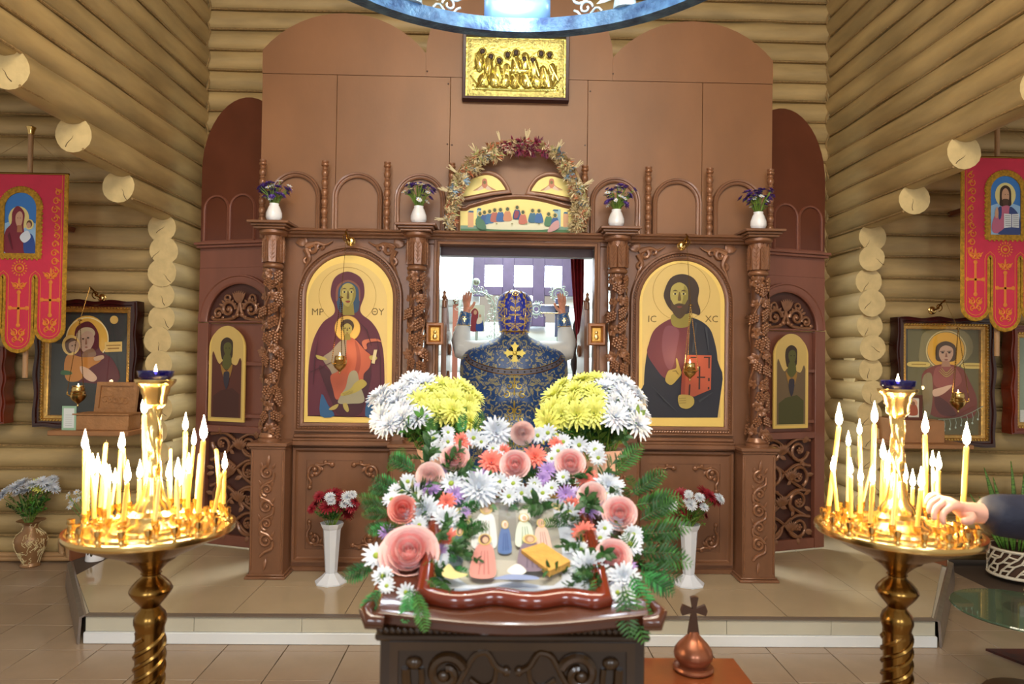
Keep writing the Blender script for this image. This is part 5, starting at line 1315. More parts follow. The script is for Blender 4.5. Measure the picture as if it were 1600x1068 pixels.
# right: young saint in a red robe (1390+.2154*u, 480+.2154*v)
def z2(l): return [(1390+.2154*u, 480+.2154*v) for u, v in l]
def z2b(l): return blob(z2(l), 4)
RL = [('6a6440', z2([(130, 150), (690, 150), (690, 940), (130, 940)])), ('8c8258', z2b([(270, 170), (540, 170), (600, 330), (420, 460), (230, 420), (220, 280)])), ('e6ae3c', circ(1390+.2154*408, 480+.2154*310, 29, 28, 30))]+ringseg('d8c48a', 1390+.2154*408, 480+.2154*312, 31.5, 1.8)
RL += [('7c3a30', z2b([(400, 410), (280, 440), (230, 510), (260, 700), (320, 790), (500, 800), (610, 790), (630, 660), (570, 520), (520, 440)])), ('96504a', z2b([(330, 440), (320, 560), (420, 600), (520, 540), (480, 440), (410, 425)])), ('5c2a2a', z2b([(330, 640), (420, 690), (480, 780), (380, 780), (330, 720)])), ('8c7e5c', z2b([(235, 520), (300, 480), (310, 640), (290, 780), (250, 760)])),
       ('4a3424', z2b([(405, 245), (340, 275), (330, 350), (350, 390), (460, 390), (482, 340), (470, 275)])), ('c6a088', z2b([(405, 275), (362, 300), (358, 360), (402, 408), (450, 365), (455, 300)])), ('b0846a', z2([(380, 390), (430, 390), (440, 430), (370, 430)])), ('dcb8a0', z2b([(310, 600), (370, 580), (445, 560), (440, 580), (380, 630), (320, 645)])),
       ('d8c06a', z2b([(138, 395), (275, 398), (275, 430), (138, 428)])), ('d8c06a', z2b([(530, 405), (672, 408), (672, 442), (530, 440)])), ('a88a3c', z2([(155, 408), (260, 410), (260, 418), (155, 416)])), ('a88a3c', z2([(545, 418), (655, 420), (655, 428), (545, 426)]))]
for u in (380, 428): RL.append(('2c1c16', circ(1390+.2154*u, 480+.2154*328, 2.2, 1.2, 8))); RL.append(('3c2a1e', z2([(u-18, 316), (u+16, 314), (u+16, 319), (u-18, 321)])))
RL += [('8a5a48', z2([(402, 330), (408, 330), (414, 360), (396, 360)])), ('8a4a40', circ(1390+.2154*404, 480+.2154*380, 3, 1, 8))]
for k in range(3): RL.append(('b89c58', z2b([(370-8*k, 440+k*12), (405, 478+k*14), (445+8*k, 440+k*12), (443+8*k, 437+k*12), (405, 471+k*14), (372-8*k, 437+k*12)])))
case_icon('glazed icon of a young saint in a red robe, dark scalloped frame', 1402, 1556, 497, 697, 4.98, RL, M_dark)
# cropped cases at the picture's edges
case_icon('cherry-framed icon case at the far left edge of the picture', -120, 9, 540, 660, 4.98, [('b09a5a', [(-110, 550), (-1, 550), (-1, 650), (-110, 650)])], M_cherry)
case_icon('cherry-framed icon case at the far right edge of the picture', 1581, 1730, 511, 678, 4.98, [('8fa08c', [(1592, 522), (1720, 522), (1720, 668), (1592, 668)]), ('d8dcd8', [(1594, 640), (1600, 640), (1602, 666), (1594, 664)])], M_cherry)
glass_fix()
# ================================================================== chandelier
CY, CR, CZ = 2.0, .90, 2.93
ch = thing('chandelier', 'large hoop chandelier of silvery metal with cut-out angels and scrolls', 'chandelier', (.06, CY, 2.80))
CX = .06
M_bluelit = mat('silver_bulb_blue_tint', (34, 64, 110), .42, .5, .3, 16, bump=.4, bscale=70, col2=(80, 118, 154))  # silvery metal; the bulbs' cool blue light is painted into its colour
M_bluelitd = mat('dark_silver_bulb_blue_tint', (40, 62, 96), .4, .6, .2, 10)  # darker metal with the same bulb-light blue painted in
def hoop(r, z, h, t, n=96):
    b = MB(); vs = []
    for (rr, zz) in ((r-t, z-h/2), (r, z-h/2), (r, z+h/2), (r-t, z+h/2)):
        vs += [(CX+rr*math.cos(2*PI*k/n), CY+rr*math.sin(2*PI*k/n), zz) for k in range(n)]
    fs = [(q*n+k, q*n+(k+1) % n, ((q+1) % 4)*n+(k+1) % n, ((q+1) % 4)*n+k) for q in range(4) for k in range(n)]
    return b.add(vs, fs)
hoop(CR, CZ, .058, .06).build('lower_ring', M_bluelit, ch)
hoop(CR-.012, CZ+.035, .010, .02).build('ring_bead', M_bluelitd, ch)
hoop(CR-.005, CZ+.27, .03, .03).build('upper_ring', M_bluelit, ch)
def on(a, u, v, off=0.): r = CR-.02-off; aa = a+u/r; return Vector((CX+r*math.cos(aa), CY+r*math.sin(aa), CZ+.03+v))
for k in range(12):
    a = PI/2+2*PI*k/12
    if k % 2 == 0:    # plate carrying a lamp
        b = MB(); rows = [[on(a, -.14+.28*i/8, .0), on(a, -.14+.28*i/8, .22)] for i in range(9)]; b.strip(rows); o_ = b.build('plate', mat('lamp_plate', (96, 130, 170), .3, .3), ch); sd = o_.modifiers.new('s', 'SOLIDIFY'); sd.thickness = .006  # plate colour carries the bulb's blue glow, painted in
    else:             # winged figure cut from sheet, with scrolls either side
        b = MB()
        for d in (-1, 1):
            for j in range(6): b.leaf(on(a, d*.02, .09+j*.012), on(a, d*(.12+.012*j), .05+j*.028, .008), on(a, 0, 0)-on(a, 0, 0, 1), .016, .05)
            b.tube([on(a, d*(.20+.0*t)+p[0]*d, .10+p[1]) for p in spiral(0, 0, .05, .012, PI/2, 1.1, 18) for t in (0,)], .006, 6)
            b.tube([on(a, d*.17+p[0]*d, .045+p[1]) for p in spiral(0, 0, .03, .008, PI, -1.1, 16)], .005, 6)
            b.tube([on(a, d*(.10+.12*q/8), .02+.02*math.sin(q)) for q in range(9)], .005, 6)
        b.tube([on(a, 0, .0, .01), on(a, 0, .10, .012), on(a, 0, .17, .012)], [.05, .035, .018], 10); b.ell(on(a, 0, .20, .012), .024)
        b.build('cut_out_angel', mat('pale_cut_metal', (170, 190, 200), .4, .5, .3, 20), ch)
for k in range(6):
    a = 2*PI*k/6+.3; MB().tube([(CX+(CR-.03)*math.cos(a), CY+(CR-.03)*math.sin(a), CZ+.28), (CX, CY, CZ+1.55)], .006, 6).build('chain', M_bluelitd, ch)
MB().lathe([(.02, 0), (.07, .03), (.02, .10), (.02, .14)], 16, (CX, CY, CZ+1.5)).build('ceiling_boss', M_bluelitd, ch)
M_bulb = mat('lamp_bulb', (232, 244, 255), .3, emit=30)
for k in range(6):
    a = PI/2+2*PI*k/6; p = Vector((CX+(CR-.17)*math.cos(a), CY+(CR-.17)*math.sin(a), CZ+.125))
    if k == 0: p = P(806, -12, CY+CR-.15)
    b = MB(); b.ell(p, .045, .045, .05, 14, 10); b.build('bulb', M_bulb, ch)
    s_ = MB(); s_.tube([p+Vector((0, 0, .045)), p+Vector((0, 0, .10))], .02, 10); s_.tube([p+Vector((0, 0, .09)), Vector((CX+(CR-.03)*math.cos(a), CY+(CR-.03)*math.sin(a), p.z+.09))], .008, 6); s_.build('socket', M_bluelitd, ch)
    lamp('chandelier_lamp', 'POINT', p-Vector((0, 0, .06)), 2.2 if k == 0 else 5, (.82, .91, 1), .05)

# ================================================================== candle stands
cup = MB(); cup.lathe([(.009, 0), (.007, .004), (.005, .010), (.0065, .016), (.009, .022), (.009, .034), (.0072, .034), (.0072, .024), (0.0001, .024)], 10); CUP = mesh_of(cup, 'candle_cup', M_gold)
FL = MB(); FL.lathe([(.0004, 0), (.0042, .004), (.0058, .010), (.0052, .017), (.0030, .026), (.0012, .034), (.0002, .040)], 10); FLAME = mesh_of(FL, 'flame', M_flame)
WK = MB(); WK.tube([(0, 0, -.002), (.0005, 0, .007)], .0008, 5); WICK = mesh_of(WK, 'wick', M_wick)
def candle_mesh(r, m):
    b = MB(); b.lathe([(r, 0), (r, .93), (r*.96, .985), (r*.5, 1.0), (.0001, .997)], 12); return mesh_of(b, 'candle', m)
CM = {'thin': candle_mesh(.0040, M_waxp), 'mid': candle_mesh(.0052, M_wax), 'thick': candle_mesh(.0066, M_wax)}
def candle_stand(cxp, cyp, D, topy, cands, conv, word):
    c = P(cxp, cyp, D); zt = c.z; R0 = .205
    st = thing('candle_stand', 'tall brass candle stand crowded with burning candles on the %s' % word, 'candle stand', (c.x, D, 0))
    x, y = c.x, D
    b = MB(); b.lathe([(.17, 0), (.17, .02), (.15, .035), (.09, .05), (.05, .09), (.035, .12)], 30, (x, y, 0)); b.build('foot', M_goldd, st)
    # spiral shaft
    pr_ = [(.037, .12+k*.006) for k in range(int((zt-.27-.12)/.006))]
    b = MB(); b.lathe([(.035, .12), (.035, zt-.27)], 28, (x, y, 0)); so = b.build('shaft', M_goldd, st)
    for ph in (0, PI/2, PI, PI*1.5):
        b = MB(); nz = 150; b.tube([(x+.0345*math.cos(ph+k*.22), y+.0345*math.sin(ph+k*.22), .125+(zt-.28-.125)*k/nz) for k in range(nz+1)], .0065, 6); b.build('spiral_ridge', M_goldd, so)
    zb = zt-.256
    b = MB(); b.lathe([(r_, zt+z_) for r_, z_ in ((.030, -.30), (.036, -.262), (.040, -.250), (.040, -.238), (.036, -.226), (.026, -.214), (.023, -.208), (.028, -.200), (.042, -.184), (.050, -.172), (.0525, -.167), (.0525, -.163), (.048, -.154), (.036, -.140), (.024, -.130), (.022, -.125), (.026, -.121), (.022, -.117))], 30, (x, y, 0)); b.build('knop', M_goldd, st)
    b = MB(); b.lathe([(r_, zt+z_) for r_, z_ in ((.022, -.118), (.028, -.110), (.038, -.100), (.052, -.088), (.060, -.084), (.064, -.078), (.085, -.068), (.13, -.048), (R0-.02, -.020), (.10, -.018))], 36, (x, y, 0)); b.build('bowl', M_goldd, st)
    b = MB(); b.lathe([(.02, zt-.018), (R0-.01, zt-.018), (R0, zt-.012), (R0+.002, zt-.004), (R0, zt+.003), (R0-.008, zt+.004), (R0-.012, zt-.001), (.168, zt-.002), (.166, zt+.004), (.160, zt+.004), (.158, zt), (.122, zt+.001), (.120, zt+.008), (.114, zt+.008), (.112, zt+.003), (.08, zt+.004)], 72, (x, y, 0)); b.build('tray', M_gold, st)
    zl = P(cxp, topy, D).z     # rim of the lamp holder
    b = MB(); b.lathe([(.085, zt), (.080, zt+.012), (.066, zt+.022), (.062, zt+.035), (.045, zt+.045), (.042, zt+.06), (.030, zt+.075), (.026, zt+.09), (.022, zt+.11), (.019, zt+.13)], 30, (x, y, 0)); b.build('stem_base', M_gold, st)
    h = zl-.075-(zt+.13)
    b = MB(); b.lathe([(.0165, zt+.13+h*k/60) for k in range(61)], 24, (x, y, 0), 3, .14, 75.); b.build('twisted_stem', M_gold, st)
    b = MB(); b.lathe([(.016, zl-.077), (.022, zl-.070), (.028, zl-.064), (.030, zl-.042), (.034, zl-.036), (.036, zl-.022), (.046, zl-.012), (.050, zl-.006), (.050, zl), (.036, zl), (.030, zl-.03), (.0001, zl-.03)], 28, (x, y, 0)); b.build('lamp_holder', M_gold, st)
    gl = thing('oil_lamp', 'cobalt blue glass oil lamp atop the %s candle stand' % word, 'oil lamp', (x, y, zl-.03))
    b = MB(); b.lathe([(.0001, zl-.028), (.026, zl-.028), (.034, zl), (.042, zl+.008), (.044, zl+.022), (.041, zl+.022), (.039, zl+.010), (.03, zl-.0), (.0001, zl-.004)], 28, (x, y, 0), 14, .02); b.build('glass', M_blue, gl)
    o_ = inst(FLAME, 'flame', gl, (x, y, zl+.012), None, .7)
    # cups
    bases = []; zc_ = zt+.001
    cl = []
    for (bx_, by_, tx, ty, kind, lit) in cands:
        p0 = conv(bx_, by_); g = G(p0[0], p0[1], zc_+.016); d = Vector((g.x-x, g.y-y)); d0 = d.copy(); g0 = g.copy()
        if d.length > R0-.016: d = d.normalized()*(R0-.018)
        if d.length < .088: d = (d.normalized() if d.length > .01 else Vector((0, -1)))*.090
        for q in bases:
            if (Vector((x+d.x, y+d.y))-q).length < .020:
                d = Matrix.Rotation(.12, 2) @ d
        bases.append(Vector((x+d.x, y+d.y))); tp_ = conv(tx, ty); lean = P(tp_[0], tp_[1], g0.y)-Vector((g0.x, g0.y, zc_+.0245)); cl.append((Vector((x+d.x, y+d.y, zc_+.0245)), tp_, kind, lit, lean))
    for q in bases: inst(CUP, 'candle_cup', st, (q.x, q.y, zc_))
    for (n, r) in ((20, R0-.022), (11, .135)):
        for k in range(n):
            a = 2*PI*k/n+.1; q = Vector((x+r*math.cos(a), y+r*math.sin(a)))
            if min((q-t).length for t in bases) > .030: inst(CUP, 'candle_cup', st, (q.x, q.y, zc_))
    order = sorted(range(len(cl)), key=lambda i: cl[i][1][0])
    for rank, i in enumerate(order):
        B, T, kind, lit, d = cl[i]
        L = d.length; M = d.to_track_quat('Z', 'Y').to_matrix()
        words = {'thin': 'slender pale', 'mid': 'yellow wax', 'thick': 'thick yellow'}[kind]
        cn = bpy.data.objects.new('candle', None); COL.objects.link(cn); cn.location = B; cn.rotation_euler = M.to_euler(); cn.empty_display_size = .02
        tag(cn, '%s %s candle, its tip %s from the left on the %s brass stand' % ('burning' if lit else 'unlit', words, ordinal(rank), word), 'candle', 'candles on the %s stand' % word)
        ROOT[cn.name] = Vector((0, 0, 0))
        inst(CM[kind], 'wax', cn, (0, 0, 0), None, (1, 1, L)); inst(WICK, 'wick', cn, (0, 0, L))
        if lit:
            fo = inst(FLAME, 'flame', cn, (0, 0, L+.002), M.inverted(), R_.uniform(1.05, 1.4)*(1.25 if kind == 'thick' else 1))
    lits = [c_ for c_ in cl if c_[3]]
    for g in range(0, len(lits), 3):
        p = lits[g]; q = p[0]+p[4]; lamp('candle_light', 'POINT', (q.x, q.y, q.z+.02), 4.0, (1, .70, .38), .012)
    return st
LC = [(75, 900, 80, 510, 'mid', 1), (66, 880, 72, 625, 'mid', 1), (100, 890, 118, 560, 'mid', 1), (132, 925, 122, 650, 'mid', 1), (160, 850, 153, 660, 'mid', 1), (170, 860, 190, 630, 'thin', 1), (240, 790, 210, 470, 'mid', 1), (228, 830, 243, 500, 'mid', 1), (252, 800, 272, 660, 'thin', 1), (285, 830, 318, 450, 'mid', 0), (392, 760, 383, 285, 'thick', 1), (335, 930, 360, 680, 'mid', 1), (415, 880, 420, 680, 'mid', 1), (466, 925, 490, 660, 'thin', 0), (540, 870, 545, 680, 'mid', 1), (600, 925, 597, 665, 'thin', 1), (605, 770, 606, 475, 'thin', 0), (655, 800, 660, 398, 'thick', 1), (635, 870, 638, 630, 'mid', 1), (690, 790, 692, 695, 'mid', 1), (712, 895, 740, 455, 'thick', 1), (730, 800, 752, 520, 'thin', 0), (758, 760, 747, 625, 'mid', 1), (768, 785, 800, 470, 'mid', 1), (798, 890, 842, 640, 'mid', 0), (845, 830, 820, 500, 'mid', 0), (853, 840, 858, 620, 'mid', 1), (213, 925, 215, 690, 'thin', 1), (188, 870, 200, 680, 'thin', 1)]
candle_stand(238, 822, 1.83, 592, LC, lambda u, v: (110+u*.2808, 560+v*.2808), 'left')
RC = [(85, 850, 145, 375, 'thick', 1), (155, 810, 150, 480, 'mid', 1), (160, 800, 165, 480, 'thin', 0), (137, 880, 112, 630, 'mid', 1), (212, 920, 210, 645, 'mid', 1), (270, 830, 260, 425, 'mid', 1), (283, 800, 298, 350, 'thick', 1), (252, 790, 312, 545, 'thin', 0), (345, 765, 350, 605, 'mid', 1), (380, 860, 390, 560, 'mid', 1), (320, 950, 332, 695, 'mid', 1), (397, 905, 400, 700, 'mid', 1), (442, 960, 465, 640, 'thin', 0), (500, 800, 500, 600, 'thin', 1), (515, 860, 515, 680, 'mid', 1), (580, 970, 602, 720, 'mid', 1), (583, 790, 583, 500, 'mid', 1), (628, 860, 625, 420, 'thick', 1), (660, 830, 662, 700, 'mid', 1), (692, 975, 700, 620, 'mid', 1), (683, 820, 677, 550, 'mid', 1), (728, 775, 725, 580, 'mid', 0), (765, 760, 768, 630, 'mid', 1), (752, 860, 755, 680, 'mid', 1), (832, 930, 855, 485, 'thick', 1), (860, 800, 882, 570, 'mid', 1), (842, 860, 836, 600, 'thin', 1)]
candle_stand(1402, 826, 1.83, 607, RC, lambda u, v: (1270+u*.281, 560+v*.281), 'right')

# ================================================================== hanging oil lamps and brackets
def hang_lamp(px, py, Y, h, label, sz=1., chain3=True, glow=.35):
    c = P(px, py, Y); hookY = h.y
    r = thing('hanging_lamp', label, 'oil lamp', (c.x, Y, c.z-.06*sz))
    b = MB(); b.lathe([(.0005, -.062*sz), (.006*sz, -.056*sz), (.004*sz, -.046*sz), (.012*sz, -.038*sz), (.030*sz, -.022*sz), (.040*sz, -.004*sz), (.042*sz, .004*sz), (.036*sz, .012*sz), (.038*sz, .018*sz), (.032*sz, .026*sz), (.034*sz, .034*sz), (.030*sz, .050*sz), (.033*sz, .054*sz), (.028*sz, .054*sz), (.024*sz, .03*sz), (.0005, .03*sz)], 20, c); b.build('cup', M_gold, r)
    top = Vector((c.x, Y, min(c.z+.42*sz, h.z-.02)))
    for k in range(3):
        a = 2*PI*k/3-.5; e = Vector((math.cos(a), math.sin(a), 0))
        s_ = MB(); s_.tube([c+e*.040*sz+Vector((0, 0, .0)), c+e*.052*sz+Vector((0, 0, .012)), c+e*.050*sz+Vector((0, 0, .03))], .004*sz, 6); s_.build('ear', M_gold, r)
        q = c+e*.05*sz+Vector((0, 0, .03*sz)); m = MB(); n = int((top-q).length/.012)
        for j in range(n):
            p = q.lerp(top, j/n); m.ell(p, .0028, .0028, .0065, 5, 4)
        m.build('chain', M_goldd, r)
    m = MB(); m.tube([top-Vector((0, 0, .004)), Vector((h.x, hookY, h.z))], .0016, 5); m.lathe([(.014, 0), (.014, .004), (.004, .01)], 10, top-Vector((0, 0, .006))); m.build('suspension', M_goldd, r)
    inst(FLAME, 'flame', r, (c.x, Y, c.z+.045*sz), None, .75)
    if glow: lamp('lamp_light', 'POINT', (c.x, Y-.0, c.z+.085), glow, (1, .62, .28), .012)
    return r
def bracket(px, py, Y, sgn, label, back=4.47):
    c = P(px, py, Y); r = thing('lamp_bracket', label, 'bracket', (c.x, back, c.z))
    b = MB(); b.lathe([(.030, 0), (.030, .006), (.022, .012), (.018, .020), (.008, .024)], 18); v = b.v; b.v = [(c.x+p[0], back-p[2], c.z+p[1]) for p in v]; b.build('rosette', M_gold, r)
    m = MB(); m.tube([(c.x, back-.02, c.z), (c.x+sgn*.01, back-.05, c.z+.01), (c.x+sgn*.015, back-.09, c.z+.05), (c.x+sgn*.012, Y, c.z+.065)], .006, 8); m.tube([(c.x+sgn*.012+p[0], back-.06, c.z+.02+p[1]) for p in spiral(0, 0, .03, .006, -PI/2, sgn*1.1, 16)], .004, 6); m.build('arm', M_goldd, r)
    return Vector((c.x+sgn*.012, Y, c.z+.065))
bk0 = bracket(545, 375, 4.30, -1, 'brass lamp bracket above the mother and child icon on the screen', 4.36)
bk1 = bracket(1069, 382, 4.30, 1, 'brass lamp bracket above the bearded saint icon on the screen', 4.36)
bk2 = bracket(143, 463, 4.86, -1, 'brass lamp bracket above the glazed icon on the left wall', 4.99)
bk3 = bracket(1474, 483, 4.86, 1, 'brass lamp bracket above the glazed icon on the right wall', 4.99)
hang_lamp(531, 569, 4.28, bk0, 'lit brass hanging lamp before the mother and child icon')
hang_lamp(1078, 580, 4.28, bk1, 'lit brass hanging lamp before the bearded saint icon')
hang_lamp(122, 618, 4.80, bk2, 'brass hanging lamp before the glazed icon on the left wall', 1.25, glow=.2)
hang_lamp(1497, 628, 4.80, bk3, 'brass hanging lamp before the glazed icon on the right wall', 1.25, glow=.2)
# ================================================================== flower heads (one mesh per kind, shared)
def flower_mesh(name, R, rings, mp_, mc_, cr=.18, curl=.25, wid=.11, dome=.3):
    b = MB(); rr = random.Random(sum(ord(ch) for ch in name))
    for (n, L, tilt) in rings:
        off = rr.uniform(0, 6)
        for k in range(n):
            a = off+2*PI*k/n+rr.uniform(-.08, .08); Lk = L*R*rr.uniform(.9, 1.06); t = tilt+rr.uniform(-.08, .08)
            d = Vector((math.cos(a)*math.cos(t), math.sin(a)*math.cos(t), math.sin(t))); s_ = Vector((-math.sin(a), math.cos(a), 0)); n_ = d.cross(s_)*-1
            base = Vector((math.cos(a), math.sin(a), 0))*R*cr*.6*math.cos(t); w_ = wid*R
            m = base+d*Lk*.6+n_*(-curl*Lk*.12); tip = base+d*Lk+n_*(curl*Lk*.25)
            b.add([base-s_*w_*.4, base+s_*w_*.4, m+s_*w_, m-s_*w_, tip+s_*w_*.35, tip-s_*w_*.35], [(0, 1, 2, 3), (3, 2, 4, 5)])
    if mc_:
        b.mi = 1; b.ell((0, 0, R*.06), R*cr, R*cr, R*.14, 10, 6)
    return mesh_of(b, name, [mp_, mc_] if mc_ else [mp_], 60)
def petal_mat(n, c, c2=None): return mat(n, c, .55, 0, .06, 12, sss=.12, col2=c2)
PW = petal_mat('white_petal', (214, 220, 230)); PY = petal_mat('yellow_petal', (224, 226, 118)); PL = petal_mat('lilac_petal', (184, 150, 214)); PC = petal_mat('coral_petal', (240, 128, 112)); PP = petal_mat('pink_petal', (252, 210, 206)); PPL = petal_mat('pale_pink_petal', (252, 220, 214)); PR = petal_mat('crimson_petal', (140, 24, 40)); PPU = petal_mat('violet_petal', (84, 54, 140))
CG = mat('flower_eye_green', (150, 170, 50), .6); CYL = mat('flower_eye_yellow', (226, 190, 60), .6)
full = [(16, 1.0, .05), (16, .92, .3), (14, .78, .6), (10, .6, .95), (7, .42, 1.25)]
FW = flower_mesh('white_chrysanthemum', .05, full, PW, None); FY = flower_mesh('yellow_chrysanthemum', .05, full, PY, None)
FD = flower_mesh('white_daisy', .03, [(13, 1., .12), (12, .86, .34)], PW, CG, .26, wid=.15); FL_ = flower_mesh('lilac_aster', .03, [(16, 1., .1), (14, .85, .4), (10, .6, .8)], PL, None, wid=.10); FLD = flower_mesh('lilac_daisy', .03, [(14, 1., .12), (12, .85, .34)], petal_mat('pale_lilac_petal', (206, 190, 232)), mat('dark_eye', (110, 90, 60), .6), .22, wid=.13)
FC = flower_mesh('coral_gerbera', .04, [(16, 1., .08), (16, .88, .3), (12, .65, .65), (8, .4, 1.)], PC, None, wid=.13)
FR = flower_mesh('crimson_chrysanthemum', .04, full, PR, None)
FBW = flower_mesh('white_pompon', .03, full, PW, None, dome=.5)
FV = flower_mesh('violet_flower', .02, [(9, 1., .3), (7, .7, .8)], PPU, None, wid=.2); FSW = flower_mesh('small_white_flower', .012, [(7, 1., .2)], PW, CYL, .3, wid=.28)
def rose_mesh(name, m, m2):
    b = MB(); R = .05
    for layer, (n, rad, h, open_) in enumerate(((3, .08, .58, -.2), (3, .16, .60, -.2), (4, .25, .61, -.15), (4, .34, .60, -.1), (5, .44, .57, -.02), (5, .55, .52, .1), (5, .66, .46, .25), (6, .78, .38, .45), (6, .90, .28, .7))):
        b.mi = 1 if layer in (1, 3, 5) else 0
        for k in range(n):
            a0 = 2*PI*k/n+layer*.8; sp_ = 2*PI/n*.75; rows = []
            for i in range(5):
                t = i/4; row = []
                for j in range(7):
                    u = (j-3)/3; a = a0+u*sp_*(.75+.25*t)
                    edge = 1-.16*u*u*t
                    rr = R*(rad*(.35+.65*math.sin(t*PI/2))+open_*.24*t*t+ (.05*t**3 if layer > 2 else 0))
                    z = R*(-.35+(h+.38)*t*edge)+R*.035*math.sin(u*4+k*2+layer)*t - (R*.10*max(0, t-.75)*4*max(0, open_))
                    row.append((rr*math.cos(a), rr*math.sin(a), z))
                rows.append(row)
            b.strip(rows)
    b.ell((0, 0, R*.05), R*.1, R*.1, R*.3, 8, 6); b.ell((0, 0, -R*.1), R*.5, R*.5, R*.3, 10, 6)
    return mesh_of(b, name, [m, m2], 80)
RP, RPL = rose_mesh('rose', PP, petal_mat('deep_pink_petal', (244, 170, 168))), rose_mesh('pale_rose', PPL, PP); RCO = rose_mesh('coral_rose', petal_mat('coral_rose_petal', (248, 172, 160)), petal_mat('deep_coral_petal', (236, 128, 120)))
def fern_mesh(name, L, m, n=14, wid=.32, seed=1, pinn=True):
    b = MB(); rr = random.Random(seed); pts = [Vector((0, L*.10*math.sin(t*2.2), L*t)) for t in [k/n for k in range(n+1)]]; b.tube(pts, [.0016*(1-.7*k/n) for k in range(n+1)], 5)
    for k in range(1, n):
        l = L*wid*math.sin(PI*(.12+.86*k/n))**.8
        for d in (-1, 1):
            dr = Vector((d*.85, rr.uniform(-.25, .25), .55)).normalized(); e = pts[k]+dr*l
            b.leaf(pts[k], e, (0, -1, 0), l*.10, .03, 3)
            if pinn:
                for q in (.35, .6, .82):
                    for d2 in (-1, 1):
                        p0 = pts[k].lerp(e, q); dd = (dr+Vector((d2*.5*d, 0, d2*.7))).normalized(); b.leaf(p0, p0+dd*l*.28*(1.1-q), (0, -1, 0), l*.05, 0, 2)
    return mesh_of(b, name, m, 60)
FE1 = fern_mesh('fern_spray', .10, M_fern, 12); FE2 = fern_mesh('fern_spray', .12, M_leaf, 13, .28, 3); FE3 = fern_mesh('fern_spray', .12, M_leafd, 12, .30, 5)
def leafy_mesh(name, L, m, n, seed):
    b = MB(); rr = random.Random(seed); b.tube([(0, 0, 0), (0, .01, L*.5), (.0, .0, L)], [.002, .0018, .001], 5)
    for k in range(n):
        t = .1+.85*k/n; a = rr.uniform(0, 6.3); p = Vector((0, .01*math.sin(PI*t), L*t)); d = Vector((math.cos(a)*.8, math.sin(a)*.8, rr.uniform(.2, .9))).normalized(); l = L*rr.uniform(.16, .30)
        b.leaf(p, p+d*l, Vector((0, 0, 1)), l*.22, .12, 3)
    return mesh_of(b, name, m, 60)
LE1 = leafy_mesh('leafy_stem', .20, M_leaf, 16, 2); LE2 = leafy_mesh('leafy_stem', .20, M_leafd, 18, 4); LE3 = leafy_mesh('leafy_stem', .20, M_stem, 14, 6)
def rnd_rot(n, rr, j=.25): return face_to(Vector(n).normalized()+Vector((rr.uniform(-j, j), rr.uniform(-j, j), rr.uniform(-j, j))), rr.uniform(0, 6.3))
CAMN = lambda p, up=.75: (EYE-p).normalized()*.8+Vector((0, 0, up))

# ================================================================== lectern
SL = P(585, 948, 1.30); zf = 1.055; xa, xb = -.215, .285; xm = (xa+xb)/2
an = thing('lectern', 'dark carved wooden lectern with a sloping top holding the feast icon', 'lectern', (xm, 1.55, 0))
b = MB(); b.bbox(xa, xb, 1.30, 1.76, .06, 1.03, .004); b.build('body', M_anal, an)
b = MB(); b.bbox(xa-.03, xb+.03, 1.27, 1.79, 0, .06, .008); b.build('plinth', M_anal, an)
# top moulding with rope
b = MB()
b.bbox(xa-.008, xb+.008, 1.288, 1.77, 1.018, 1.032, .004); b.bbox(xa-.004, xb+.004, 1.292, 1.77, 1.048, 1.060, .004); b.build('top_moulding', M_anal, an)
b = MB(); n = 44
for k in range(n): b.ell((xa-.004+(xb-xa+.008)*(k+.5)/n, 1.288, 1.040), .0085, .006, .0065, 6, 5, Matrix.Rotation(.7, 3, 'Y'))
o_ = b.build('rope_moulding', M_anal, an); o_['kind'] = 'stuff'
# carved front
b = MB(); y = 1.297
b.sweep([(xa+.035, .18), (xa+.035, .998), (xb-.035, .998), (xb-.035, .18)], [(0, 1.301), (0, 1.296), (.016, 1.296), (.016, 1.301)], True)
for d in (-1, 1):
    def q(u, v): return (xm+d*u, v)
    b.xz([q(*p) for p in smc([(.005, .958), (.03, .968), (.045, .99), (.055, .995), (.075, .985), (.10, .94), (.14, .89), (.17, .86)], 6, False)], y, [.006]*43)
    b.xz([q(*p) for p in smc([(.03, .968), (.035, .94), (.055, .93), (.08, .945)], 6, False)], y, .005)
    b.xz([q(*p) for p in spiral(.125, .955, .035, .010, PI*.9, -1.2)], y, [.010*(1-.3*k/26) for k in range(27)])
    b.ell((xm+d*.185, y, .975), .016, .008, .012); b.xz([q(*p) for p in smc([(.20, .965), (.197, .93), (.18, .90), (.165, .87)], 5, False)], y, .009); b.xz([q(*p) for p in smc([(.172, .965), (.170, .94), (.178, .91)], 5, False)], y, .006)
    b.ell((xm+d*.012, y, .960), .008, .006, .010); b.ell((xm+d*.13, y, .95), .012, .008, .012)
    for k in range(3): b.xz([q(*p) for p in spiral(.08+.03*k, .80-.16*k, .05, .012, PI*k, 1.2)], y, .010)
b.build('front_carving', mat('lectern_carving', (62, 40, 18), .28, .1, .2, 8, coat=.3), an)
b = MB(); b.prism(arch(xm, .72, .155, .10, 24), 1.294, 1.301); b.build('arched_panel', mat('lectern_dark_panel', (44, 26, 14), .4), an)
